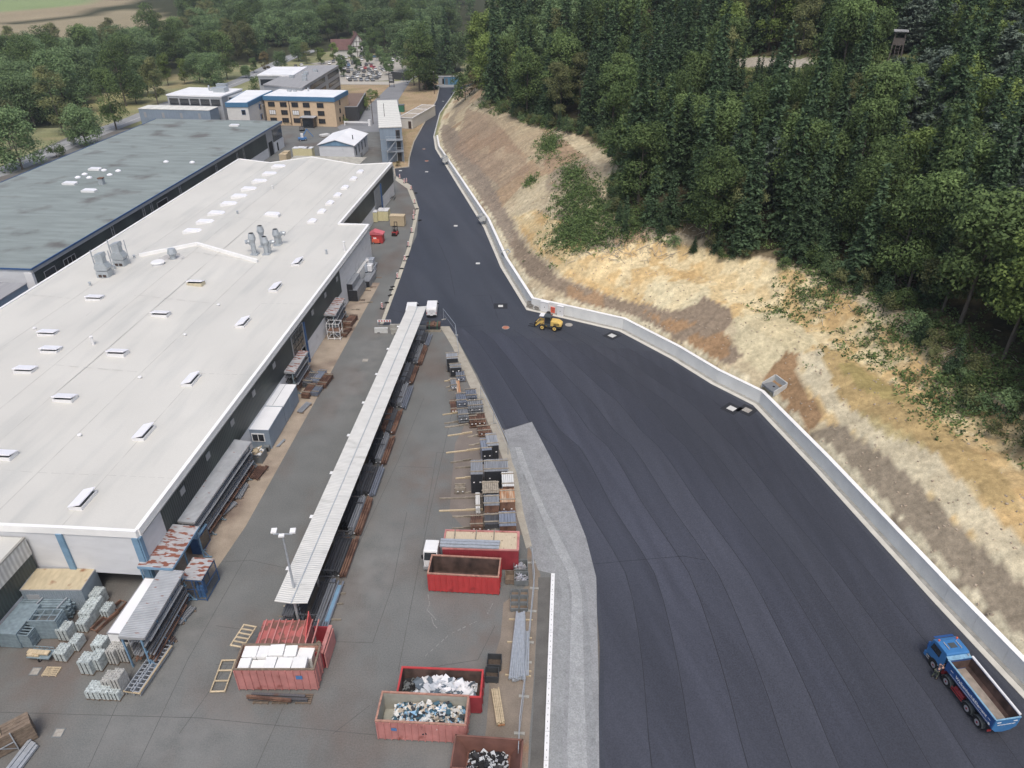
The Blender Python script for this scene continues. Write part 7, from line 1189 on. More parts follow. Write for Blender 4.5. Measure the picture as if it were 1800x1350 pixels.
for sx in (-1, 1):
    part('lift_arm', M['yellow'], t, lambda mb: (mb.bar((sx*.38, .6, 1.6), (sx*.38, 1.6, 1.15), .14, .26), mb.bar((sx*.38, 1.6, 1.15), (sx*.38, 2.35, .45), .14, .22)))
    for yy in (-1.15, 1.05): wheel(t, sx*.82, yy, .52, .52, .4, M['yellow'])
    part('fork', M['dark'], t, lambda mb: (mb.box(sx*.4-.06, 2.5, .2, sx*.4+.06, 2.58, 1.0), mb.box(sx*.4-.06, 2.58, .2, sx*.4+.06, 3.7, .26)))
part('tilt_arm', M['yellow'], t, lambda mb: (mb.bar((0, .6, 1.65), (0, 1.7, 1.75), .12, .2), mb.bar((0, 1.7, 1.75), (0, 2.4, .9), .12))); part('carriage', M['dark'], t, lambda mb: mb.box(-.65, 2.38, .3, .65, 2.499, 1.0)); part('sun_roof', M['white'], t, lambda mb: mb.cbox((0, 1.3, 2.45), (1.2, .8, .06), rx=-.05)); part('front_light', M['orange'], t, lambda mb: mb.box(-.5, .75, 1.5, -.4, .85, 1.7)); part('roof_beacon', M['amber'], t, lambda mb: mb.tube((.4, -.3, 2.5), (.4, -.3, 2.65), .07))
# forklift
X, Y = G(694, 415); t = thing('forklift', 'red and black forklift facing the raw board stack', 'forklift', X, Y+.6, 0, -.1); t.scale = (VK,)*3
part('chassis', M['red'], t, lambda mb: mb.prism([(-1.0, .3), (1.1, .3), (1.1, .7), (-.3, .9), (-1.0, 1.15)], -.6, .6, axis=0), bevel=.06); part('counterweight', M['dark'], t, lambda mb: mb.box(-.5, -1.15, .25, .5, -1.001, .9)); part('overhead_guard', M['dark'], t, lambda mb: [mb.bar((sx*.52, -.6, 1.0), (sx*.48, -.4, 2.15), .07) for sx in (-1, 1)]+[mb.bar((sx*.52, 1.0, .7), (sx*.48, .5, 2.15), .07) for sx in (-1, 1)]+[mb.box(-.5, -.4+k*.2, 2.15, .5, -.34+k*.2, 2.2) for k in range(5)])
part('seat', M['dark'], t, lambda mb: (mb.box(-.3, -.5, .9, .3, .1, 1.1), mb.box(-.3, -.55, 1.1, .3, -.4, 1.6))); part('mast', M['dark'], t, lambda mb: (mb.box(-.4, 1.15, .1, -.28, 1.3, 3.0), mb.box(.28, 1.15, .1, .4, 1.3, 3.0), [mb.box(-.28, 1.17, z_, .28, 1.28, z_+.12) for z_ in (.6, 1.7, 2.85)])); part('fork', M['metalgrey'], t, lambda mb: mb.box(-.4, 1.35, .3, -.28, 2.3, .36)); part('fork', M['metalgrey'], t, lambda mb: mb.box(.28, 1.35, .3, .4, 2.3, .36))
for sx in (-1, 1):
    for yy, r_ in ((-.65, .26), (.8, .33)): wheel(t, sx*.58, yy, r_, r_, .22, M['red'])
# blue cherry picker, tipper of grey containers near the hut
x, y = G(577, 246); x, y = G(532, 247); t = thing('boom_lift', 'small blue folding boom lift in the forecourt', 'boom lift', x, y, 0, .4); part('base', M['signblue'], t, lambda mb: mb.box(-1.2, -.7, .3, 1.2, .7, .9)); part('boom', M['signblue'], t, lambda mb: (mb.bar((0, 0, .9), (1.6, 0, 3.2), .25), mb.bar((1.6, 0, 3.2), (3.2, 0, .9), .22))); part('basket', M['white'], t, lambda mb: mb.box(-.4, -.4, .91, .3, .4, 2.0)); [wheel(t, a, b, .3, .3, .22, M['chrome'], 'y') for a in (-.8, .8) for b in (-.75, .75)]
for i, (px, py, lab) in enumerate([(632, 276, 'grey machine crate nearest beside the gabled workshop'), (632, 266, 'grey machine crate behind the nearest beside the workshop'), (631, 254, 'grey machine crate farthest beside the workshop')]):
    x, y = G(px, py); t = thing('machine_crate', lab, 'machine crate', x, y, 0, .1); part('crate', M['metalgrey'], t, lambda mb: mb.box(-.8, -.6, .15, .8, .6, 1.2)); part('lid', M['whitebar'], t, lambda mb: mb.box(-.7, -.5, 1.2, .7, .5, 1.4)); part('pallet', M['oldwood2'], t, lambda mb: mb.box(-.8, -.6, 0, .8, .6, .12))
x, y = G(571, 240); t = thing('sheet_pallet', 'grey sheets on a pallet behind the gabled workshop', 'sheet stack', x, y, 0, .7); part('sheets', M['whitebar'], t, lambda mb: mb.box(-1.4, -1, .2, 1.4, 1, .7)); part('pallet', M['oldwood2'], t, lambda mb: mb.box(-1.4, -1, 0, 1.4, 1, .18))
x0, y0 = G(607, 220); x1, y1 = G(648, 221); rzb = math.atan2(y1-y0, x1-x0); Lb = math.dist((x0, y0), (x1, y1)); t = thing('barrier_gate', 'long white barrier gate closing the site road', 'barrier gate', x0, y0, 0, rzb); part('boom', M['white'], t, lambda mb: mb.box(0, -.15, .8, Lb, .15, 1.25)); part('post', M['white'], t, lambda mb: mb.box(Lb, -.4, 0, Lb+.8, .4, 1.9)); part('post', M['white'], t, lambda mb: mb.box(-.3, -.2, 0, 0, .2, 1.3))
# cars
CP_ = {}
def carproto(m):
    t = thing('parked_car', 'x', 'car', 0, 0, 0); 
    part('car_body', m, t, lambda mb: (mb.prism([(-2.1, .3), (2.1, .3), (2.15, .7), (1.2, .92), (-1.9, .95), (-2.15, .7)], -.88, .88, axis=0)), bevel=.1)
    part('roof', m, t, lambda mb: mb.box(-.62, -1.3, 1.36, .62, .2, 1.42)); part('windows', M['glass'], t, lambda mb: mb.prism([(-1.85, .93), (1.1, .91), (.35, 1.36), (-1.4, 1.36)], -.74, .74, axis=0))
    for sx in (-1, 1):
        for yy in (-1.3, 1.3): o = MB().tube((sx*.7, yy, .32), (sx*.9, yy, .32), .32, n=12).build('wheel', M['tyre'], t)
    return t
cols = {'silver grey': (120, 124, 130), 'white': (222, 222, 222), 'black': (40, 42, 46), 'blue': (58, 110, 158), 'red': (176, 40, 46), 'dark grey': (76, 80, 84), 'pale silver': (168, 172, 176)}
for k, v in cols.items(): CP_[k] = carproto(mat('car_'+k.replace(' ', '_'), S(*v), .3, var=0))
cars = [(611, 112, 'silver grey'), (620, 113, 'dark grey'), (625, 112, 'black'), (636, 106, 'white'), (634, 99, 'white'), (586, 110, 'silver grey'), (579, 113, 'white'), (594, 107, 'white'), (597, 114, 'white'), (598, 105, 'pale silver'), (604, 109, 'dark grey'), (615, 100, 'white'), (633, 100, 'silver grey'), (633, 116, 'black'), (612, 121, 'silver grey'), (613, 116, 'blue'), (605, 122, 'white'), (658, 101, 'blue'), (675, 101, 'black'), (694, 101, 'black'), (686, 104, 'pale silver'), (672, 108, 'white'), (683, 111, 'dark grey'), (653, 118, 'red'), (658, 121, 'red'), (642, 121, 'red'), (668, 121, 'white'), (660, 124, 'white'), (650, 126, 'silver grey'), (640, 127, 'dark grey'), (623, 131, 'dark grey'), (649, 132, 'white'), (628, 136, 'white'), (639, 135, 'dark grey'), (657, 135, 'pale silver'), (666, 136, 'silver grey'), (615, 142, 'dark grey'), (625, 142, 'silver grey'), (635, 142, 'silver grey'), (645, 142, 'pale silver'), (655, 142, 'silver grey'), (676, 126, 'white'), (663, 130, 'dark grey'), (644, 115, 'black'), (520, 118, 'black'), (530, 116, 'white'), (506, 122, 'dark grey'), (757, 141, 'white'), (762, 143, 'silver grey'), (768, 142, 'dark grey'), (754, 128, 'white'), (531, 229, 'black'), (612, 138.5, 'white'), (620, 138, 'silver grey'), (647, 138.5, 'black'), (662, 139, 'dark grey'), (630, 131.5, 'pale silver'), (655, 129.5, 'dark grey'), (668, 132, 'white'), (612, 128, 'black'), (618, 124.5, 'pale silver'), (635, 122.5, 'white'), (648, 123.5, 'dark grey'), (673, 124, 'silver grey'), (606, 117, 'silver grey'), (628, 117.5, 'white'), (600, 101, 'black'), (608, 102, 'white'), (622, 102.5, 'dark grey'), (645, 104.5, 'silver grey'), (680, 107, 'blue'), (690, 108, 'white'), (699, 106, 'silver grey')]
rows_ = lambda py: 'front row' if py > 139 else 'second row' if py > 130 else 'third row' if py > 122 else 'middle row' if py > 114 else 'back row' if py > 104 else 'farthest row'
cnt = {}
for px, py, c in cars:
    x, y = G(px, py); place = ('in the forecourt before the tan office' if py > 200 else 'in the small yard by the blue container' if px > 750 else 'behind the grey office by the country road' if px < 540 else f'in the {rows_(py)} of the car park')
    key = (c, place); cnt[key] = cnt.get(key, 0)+1
    tot = sum(1 for q in cars if q[2] == c and (q[0] < 540) == (px < 540) and (q[0] > 750) == (px > 750) and rows_(q[1]) == rows_(py))
    sfx = '' if tot < 2 else (', first from the left' if sorted(q[0] for q in cars if q[2] == c and rows_(q[1]) == rows_(py) and 540 < q[0] < 750).index(px) == 0 else ', second from the left' if sorted(q[0] for q in cars if q[2] == c and rows_(q[1]) == rows_(py) and 540 < q[0] < 750).index(px) == 1 else ', rightmost of them') if 540 < px < 750 else ''
    copy_tree(CP_[c], (x, y, .02+tz(x, y)*0), random.choice([.25, .32, -2.9]) if 540 < px < 750 else random.uniform(-.6, .6), f'{c} car parked {place}{sfx}', (.85, .85, .85), 'parked cars')
for k in CP_:
    for ch in list(CP_[k].children): bpy.data.objects.remove(ch)
    bpy.data.objects.remove(CP_[k])
# high seat
x, y, z = RT(1572, 104); dist_ = math.hypot(x, y)
t = thing('hunting_stand', 'wooden raised hide with flat roof at the forest clearing', 'hunting stand', x, y, z, -.4); sc = 1.25; t.scale = (sc, sc, sc)
part('cabin', M['brownpost'], t, lambda mb: (mb.box(-.8, -.8, 2.2, .8, -.72, 3.1), mb.box(-.8, .72, 2.2, .8, .8, 3.1), mb.box(-.8, -.72, 2.2, -.72, .72, 3.1), mb.box(.72, -.72, 2.2, .8, .72, 3.1), mb.box(-.8, -.8, 2.1, .8, .8, 2.19))); part('roof', M['frame'], t, lambda mb: mb.cbox((0, 0, 4.1), (2.1, 2.1, .12), rx=.06))
for a in (-.7, .7):
    for b in (-.7, .7): part('leg', M['brownpost'], t, lambda mb: mb.bar((a*1.3, b*1.3, -.5), (a, b, 4.0), .14))
part('ladder', M['brownpost'], t, lambda mb: [mb.bar((-.3, -1.8, 0), (-.3, -.8, 2.3), .07), mb.bar((.3, -1.8, 0), (.3, -.8, 2.3), .07)]+[mb.bar((-.3, -1.8+k*.2, .3+k*.45), (.3, -1.8+k*.2, .3+k*.45), .05) for k in range(5)])
# ================================================================ TREES
def leafmesh(name, pts, nrm, size, tone, m, asp=1.0, jit=.6):
    n = len(pts); pts = np.asarray(pts); size = np.broadcast_to(size, (n,)); nr = np.asarray(nrm)+rng.normal(0, jit, (n, 3)); nr /= np.linalg.norm(nr, axis=1)[:, None]+1e-9
    r = rng.normal(0, 1, (n, 3)); a = np.cross(nr, r); a /= np.linalg.norm(a, axis=1)[:, None]+1e-9; b = np.cross(nr, a)
    s = (size*rng.uniform(.6, 1.3, n))[:, None]; a = a*s*asp; b = b*s
    V = np.stack([pts-a, pts-b*.55, pts+a, pts+b*.55], 1).reshape(-1, 3); return quadmesh(name, V, tone, m)
def quadmesh(name, V, tone, m):
    n = len(V)//4; me = bpy.data.meshes.new(name); me.vertices.add(n*4); me.vertices.foreach_set('co', V.astype(np.float32).ravel()); me.loops.add(n*4); me.loops.foreach_set('vertex_index', np.arange(n*4, dtype=np.int32))
    me.polygons.add(n); me.polygons.foreach_set('loop_start', np.arange(0, n*4, 4, dtype=np.int32)); me.update(calc_edges=True)
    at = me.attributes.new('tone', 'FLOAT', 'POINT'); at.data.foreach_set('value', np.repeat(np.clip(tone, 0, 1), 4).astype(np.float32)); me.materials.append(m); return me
def broad(h, r, seed, n=4200, base=.22, leaf=.3, cl=26, airy=.0):
    n = int(n*1.7); leaf *= .72; base *= .5; cl = int(cl*1.25)
    g_ = np.random.default_rng(seed); P_, N_, T_ = [], [], []
    for k in range(cl):
        u = g_.uniform(0, 1)**.8; zc = h*(base+(1-base)*(.08+.84*u)); env = r*math.sqrt(max(.05, 1-((u-.42)/.68)**2)); a = g_.uniform(0, 6.28); q = env*g_.uniform(.35, .8)
        c = np.array([q*math.cos(a), q*math.sin(a), zc]); cr = r*g_.uniform(.28, .5)*np.array([1, 1, .75]); m_ = n//cl
        d = g_.normal(0, 1, (m_, 3)); d /= np.linalg.norm(d, axis=1)[:, None]; d[:, 2] = np.where((d[:, 2] < -.55) & (g_.random(m_) < .6), -d[:, 2], d[:, 2]); rad = g_.uniform(.55, 1.12, m_)[:, None]
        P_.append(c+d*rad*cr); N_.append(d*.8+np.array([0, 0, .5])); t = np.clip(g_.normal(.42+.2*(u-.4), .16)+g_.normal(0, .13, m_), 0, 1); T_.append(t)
    return np.concatenate(P_), np.concatenate(N_), np.concatenate(T_), leaf
def conifer(h, r, seed, lv=24, base=.1, leaf=.34, pine=False):
    leaf *= .7; lv = int(lv*1.35); base *= .6
    g_ = np.random.default_rng(seed); P_, N_, T_ = [], [], []
    for i in range(lv):
        u = base+(1-base)*i/(lv-1); z = h*u; rr = r*((1-u)/(1-base))**.95+.08
        if pine: rr = r*math.sin(math.pi*min(1, (u-base)/(1-base)*.85+.12))**.7
        nb = int(6+7*rr/r)
        for b in range(nb):
            a = g_.uniform(0, 6.28); L = rr*g_.uniform(.65, 1.2); tn = g_.normal(.42, .17); m_ = max(3, int(L*12)); t = g_.uniform(.18, 1, m_)
            dr = .35*L if not pine else -.25*L; x_ = L*t*math.cos(a); y_ = L*t*math.sin(a); z_ = z-dr*t**1.5+g_.normal(0, .12, m_)
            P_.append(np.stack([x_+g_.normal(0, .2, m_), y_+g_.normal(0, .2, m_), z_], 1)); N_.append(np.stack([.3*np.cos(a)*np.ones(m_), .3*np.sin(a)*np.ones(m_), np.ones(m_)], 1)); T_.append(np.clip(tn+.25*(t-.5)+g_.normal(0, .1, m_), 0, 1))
    return np.concatenate(P_), np.concatenate(N_), np.concatenate(T_), leaf
def trunkmesh(h, r, seed, limbs=6, m=None, lz=.35):
    g_ = random.Random(seed); mb = MB(); pts = [(0, 0, -1.2)]
    for k in range(1, 6): pts.append((g_.uniform(-.12, .12)*k*.4, g_.uniform(-.12, .12)*k*.4, h*k/5*.93))
    for a, b, k in zip(pts[:-1], pts[1:], range(5)): mb.tube(a, b, r*(1-k*.18), r*(1-(k+1)*.18), n=7)
    for k in range(limbs):
        z_ = h*(lz+.5*k/limbs); a = g_.uniform(0, 6.28); L = h*.16; mb.tube((0, 0, z_), (L*math.cos(a), L*math.sin(a), z_+L*.7), r*.35, r*.1, n=5)
    o = mb.build('trunk', m or M['bark']); me = o.data; bpy.data.objects.remove(o); return me
TP = {}
def reg(kind, crown, trunk): TP.setdefault(kind, []).append((crown, trunk))
def mk(kind, gen, m, trunk, var=3):
    pass
specs = [('spruce', 'spruce', 4, lambda s: conifer(16+1.3*s, 2.3+.2*s, 100+s, 28), lambda s: trunkmesh(15+s, .22, s, 0)),
         ('beech', 'beech', 4, lambda s: broad(13+s, 3.8+.3*s, 200+s, 4600), lambda s: trunkmesh(12.5+s, .24, 20+s)),
         ('lime', 'lime', 3, lambda s: broad(12+s, 3.2, 300+s, 3800, .2, .27, 30), lambda s: trunkmesh(11+s, .18, 30+s)),
         ('pine', 'pine', 3, lambda s: conifer(8+s, 2.4, 400+s, 16, .12, .36, True), lambda s: trunkmesh(8+s, .16, 40+s, 4)),
         ('olive', 'olive', 3, lambda s: broad(12+s*1.5, 3.4, 500+s, 3600, .15, .26, 22), lambda s: trunkmesh(12+s, .2, 50+s)),
         ('autumn', 'autumn', 2, lambda s: broad(9+s, 2.6, 600+s, 2600, .18, .26, 16), lambda s: trunkmesh(8+s, .15, 60+s)),
         ('dark', 'dark', 4, lambda s: broad(14+s, 6.2+.5*s, 700+s, 4600, .08, .48, 34), lambda s: trunkmesh(12+s, .35, 70+s)),
         ('shrub', 'beech', 3, lambda s: broad(2.6, 1.7, 800+s, 700, .0, .17, 12), lambda s: trunkmesh(2, .06, 80+s, 3)),
         ('youngspruce', 'spruce', 3, lambda s: conifer(6+s, 1.7, 900+s, 15, .04, .24), lambda s: trunkmesh(6+s, .09, 90+s, 0)),
         ('tallpine', 'pine', 3, lambda s: tuple((conifer(6.5, 2.7, 950+s, 12, .05, .34, True)[k]+(np.array([0, 0, 17.0]) if k == 0 else 0)) if k < 2 else conifer(6.5, 2.7, 950+s, 12, .05, .34, True)[k] for k in range(4)), lambda s: trunkmesh(23, .26, 95+s, 4, M['pinebark'], .72)),
         ('globe', 'lime', 2, lambda s: broad(5.5+s, 2.1, 980+s, 1500, .12, .26, 14), lambda s: trunkmesh(4.5, .12, 98+s, 3))]
for kind, fm, nv, gen, tr in specs:
    for s in range(nv):
        r_ = gen(s)
        st0 = rng.bit_generator.state
        P_, N_, T_, lf = r_
        if P_.shape != N_.shape or kind == 'tallpine': g0 = conifer(6.5, 2.7, 950+s, 12, .05, .34, True); P_ = g0[0]+np.array([0, 0, 17.0]); N_, T_, lf = g0[1], g0[2], g0[3]
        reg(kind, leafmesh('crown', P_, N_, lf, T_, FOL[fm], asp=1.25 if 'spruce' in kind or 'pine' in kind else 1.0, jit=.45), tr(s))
ALT = {}
def tree(kind, x, y, z, s, label, group, cat='tree', name=None, fm=None, sz=None):
    cr, tr = random.choice(TP[kind])
    if fm:
        key = (cr.name, fm)
        if key not in ALT: c2 = cr.copy(); c2.materials.clear(); c2.materials.append(FOL[fm]); ALT[key] = c2
        cr = ALT[key]
    t = thing(name or 'tree', label, cat, x, y, z, random.uniform(0, 6.28), group); t.scale = (s, s, s*(sz or random.uniform(.9, 1.12)))
    for n_, me_ in (('trunk', tr), ('crown', cr)): o = bpy.data.objects.new(n_, me_); COL.objects.link(o); o.parent = t
    return t
NAME = dict(spruce='spruce_tree', beech='beech_tree', lime='hornbeam_tree', pine='young_pine', olive='oak_tree', autumn='birch_tree', dark='broadleaf_tree', shrub='shrub', youngspruce='young_spruce', tallpine='tall_pine', globe='car_park_tree')
DESC = dict(spruce='dark green spruce', beech='mid green beech', lime='yellow green hornbeam', pine='grey green pine', olive='olive green oak', autumn='brown tinged birch', dark='dense dark green broadleaf tree', youngspruce='small dark spruce', tallpine='tall orange stemmed pine')
# --- the wooded slope
def zone(px, py, s):
    e = 'at the forest edge' if s < 24 else 'on the wooded slope'
    if px > 1560 and py > 400: w_ = 'above the right end of the yellow bank'
    elif px > 1560: w_ = 'below the hunting stand' if py > 110 else 'behind the hunting stand'
    elif px > 1280: w_ = 'above the grey brown bank patch' if py > 330 else ('in front of the gravel clearing' if py > 120 else 'behind the gravel clearing')
    elif px > 1020: w_ = 'above the middle of the yellow bank' if py > 250 else 'between clearing and tall pines'
    elif px > 860: w_ = 'above the steep reddish bank' if py > 110 else 'behind the tall pines'
    else: w_ = 'at the far end of the new road'
    return f'{e} {w_}'
cand = []
r = random.Random(11)
def lim_at(Y): return float(np.interp(Y, [0, 45, 60, 75, 85, 95, 105, 115, 125, 140, 160, 190, 250, 320], [16, 16, 17, 19, 20.5, 22.5, 18.5, 17.5, 21, 28, 28, 22, 14, 9]))
gx, gy = [], []
yy = 28.0
while yy < 520:
    st = 4.7+max(0, yy-120)*.011; xx = -20.0
    while xx < 330: gx.append(xx+r.uniform(-.45, .45)*st); gy.append(yy+r.uniform(-.45, .45)*st); xx += st
    yy += st*.95
gx, gy = np.array(gx), np.array(gy); sd_ = sdist(gx, gy); gz = terr(gx, gy); ppx, ppy = proj(gx, gy, gz); tpx, tpy = proj(gx, gy, gz+13)
ok = (sd_ > np.array([lim_at(v) for v in gy])) & (ppx > -60) & (ppx < 2050) & (tpy < 1000) & (ppy > -40)
ok &= ~((gy > 300) & (gx < 0) & (sd_ < 12))
clr = inpoly(ppx, ppy, CLR)
ok &= ~clr
order = [i for i in np.argsort(np.hypot(gx, gy)) if ok[i]]
farpts = []; counts = {}
for i in order:
    x, y, z, s, px, py = float(gx[i]), float(gy[i]), float(gz[i]), float(sd_[i]), float(ppx[i]), float(ppy[i])
    t_ = fbm(x, y, 38, 2)+r.uniform(-.13, .13); e = s < lim_at(y)+5
    right = px > 1500 and py < 420
    if e: kind = r.choice(['beech', 'spruce', 'youngspruce', 'lime', 'spruce', 'spruce', 'olive', 'youngspruce', 'spruce', 'beech'])
    elif right: kind = r.choice(['pine', 'pine', 'pine', 'lime', 'beech', 'spruce', 'spruce', 'pine'])
    elif t_ > .62: kind = r.choice(['olive', 'spruce', 'lime', 'spruce', 'beech'])
    elif t_ > .5: kind = r.choice(['beech', 'spruce', 'spruce', 'olive', 'lime'])
    else: kind = r.choice(['spruce', 'spruce', 'pine', 'beech', 'spruce', 'spruce', 'beech', 'olive'])
    if r.random() < .012: kind = 'autumn'
    if px < 1000 and py < 230 and not e: kind = r.choice(['spruce', 'beech', 'dark', 'spruce', 'olive'])
    sc_ = r.uniform(.8, 1.2)*(1.0 if y < 150 else 1.0+min(.5, (y-150)/300))
    if kind == 'dark': sc_ *= .8
    hh_ = dict(pine=9, youngspruce=7, autumn=10).get(kind, 15)*sc_
    # keep sight lines to the clearing and the stand
    tx, ty = proj(x, y, z+hh_)
    bad = False
    if y < 200:
        for (x0, x1, yl) in ((1290, 1425, 120), (1545, 1600, 106)):
            if x0-12 < px < x1+12 and py > yl and ty < yl:
                room = (py-yl)/(py-ty)
                if room > .35: sc_ *= room*.98
                else: kind = 'shrub'; sc_ = 1.2
    if 300 <= counts.get(kind, 0)+1 or y > 330: farpts.append((x, y, z, kind, sc_)); continue
    counts[kind] = counts.get(kind, 0)+1
    d_ = DESC.get(kind, 'low green shrub'); size = 'tall ' if sc_ > 1.15 else 'slender ' if sc_ < .9 else ''
    tree(kind, x, y, z, sc_, f'{size}{d_} {zone(px, py, s)}', f'{d_}s {zone(px, py, s)}', 'shrub' if kind == 'shrub' else 'tree', NAME[kind], sz=r.uniform(.85, 1.2))
for i, (px, py, lab) in enumerate([(995, 75, 'leftmost'), (1007, 62, 'second from the left'), (1014, 60, 'third from the left'), (1062, 70, 'leaning, in the middle'), (1115, 98, 'dark stemmed, right of the middle'), (1192, 52, 'right of the dark stemmed one'), (1240, 30, 'rightmost')]):
    x, y, z = RT(px, py+55); tree('tallpine', x, y, z, 1.5, f'tall orange stemmed pine above the forest, {lab}', 'tall pines above the forest', 'tree', 'tall_pine', sz=1.2)
# --- far woods as one mass, made of low detail copies
def lowtree(kind, x, y, z, s, V_, T_):
    cr = random.choice(LOW[kind]); a = random.uniform(0, 6.28); c_, s_ = math.cos(a), math.sin(a); P_ = cr[0]
    V_.append(np.stack([(P_[:, 0]*c_-P_[:, 1]*s_)*s+x, (P_[:, 0]*s_+P_[:, 1]*c_)*s+y, P_[:, 2]*s+z], 1)); T_.append(np.clip(cr[1]+random.uniform(-.25, .2), 0, 1))
LOW = {}
for k in ('spruce', 'beech', 'dark', 'pine', 'olive', 'lime', 'autumn'):
    LOW[k] = []
    for cr, _ in TP[k][:3]:
        n = len(cr.vertices); co = np.empty(n*3); cr.vertices.foreach_get('co', co); co = co.reshape(-1, 4, 3); tn = np.empty(n); cr.attributes['tone'].data.foreach_get('value', tn); tn = tn.reshape(-1, 4)[:, 0]
        idx = rng.choice(len(co), min(len(co), 620), replace=False); q = co[idx]; ce = q.mean(1, keepdims=True); q = ce+(q-ce)*2.3; LOW[k].append((q.reshape(-1, 3), tn[idx]))
V_, T_ = [], []
for x, y, z, k, s in farpts: lowtree(k if k in LOW else 'spruce', x, y, z, s*1.05, V_, T_)
if V_:
    o = bpy.data.objects.new('far_wood', quadmesh('far_wood', np.concatenate(V_), np.concatenate(T_), FOL['spruce'])); COL.objects.link(o); tag(o, kind='stuff'); o['label'] = 'distant wooded hillside merging at the top right'
# --- valley trees
def scatter(poly, step, seed):
    r = random.Random(seed); W_ = [G(*p) for p in poly]; out_ = []
    x0, x1 = min(p[0] for p in W_), max(p[0] for p in W_); y0, y1 = min(p[1] for p in W_), max(p[1] for p in W_); y = y0
    while y < y1:
        x = x0
        while x < x1:
            a, b = x+r.uniform(-.4, .4)*step, y+r.uniform(-.4, .4)*step
            if inpoly(np.array([a]), np.array([b]), W_)[0]: out_.append((a, b))
            x += step
        y += step
    return out_
n_ = 0
V_, T_ = [], []
def vzone(px, py):
    if px < 130: return 'at the left frame edge below the green field'
    if px < 300: return 'in the valley wood above the meadow'
    if px < 420: return 'in the valley wood behind the flat grey building'
    if px < 600: return 'beside the country road beyond the offices'
    return 'behind the half timbered house'
b1 = scatter([(-60, 236), (60, 226), (128, 202), (168, 157), (245, 141), (330, 120), (400, 112), (470, 108), (455, 80), (400, 70), (300, 84), (150, 104), (60, 118), (-60, 140)], 11.5, 3)
b2 = scatter([(330, 60), (420, 72), (500, 88), (600, 82), (700, 82), (760, 96), (800, 110), (805, 40), (560, 40), (420, 48), (330, 40)], 14, 5)
b1 += scatter([(590, 86), (740, 90), (740, 70), (590, 70)], 17, 15)
for a, b in b1+b2:
    z = tz(a, b); px, py = proj(a, b, z)
    if any(abs(px-q) < w_ and abs(py-v) < 12 for q, v, w_ in ((618, 92, 22),)) : continue
    kind = random.choice(['dark', 'dark', 'dark', 'dark', 'olive', 'beech']); 
    tree(kind, a, b, z, (random.uniform(.78, 1.08) if px < 330 else random.uniform(.8, 1.1))*(1.35 if kind != 'dark' else 1.0), f'{DESC[kind]} {vzone(px, py)}', f'{DESC[kind]}s {vzone(px, py)}', 'tree', NAME[kind], fm='dark' if kind == 'dark' else None)
for a, b in scatter([(225, 8), (300, 26), (395, 40), (520, 45), (700, 48), (830, 60), (850, 12), (700, -40), (225, -45)], 17, 9):
    z = tz(a, b); px, py = proj(a, b, z)
    if inpoly(np.array([px]), np.array([py]), [(495, 14), (565, 10), (565, 40), (500, 42)])[0] or (395 < px < 470 and 20 < py < 62): continue
    lowtree(random.choice(['dark', 'dark', 'spruce', 'beech']), a, b, z, random.uniform(1.0, 1.4), V_, T_)
if V_:
    o = bpy.data.objects.new('far_valley_wood', quadmesh('far_valley_wood', np.concatenate(V_), np.concatenate(T_), FOL['dark'])); COL.objects.link(o); tag(o, kind='stuff'); o['label'] = 'distant dark wood along the top of the valley'
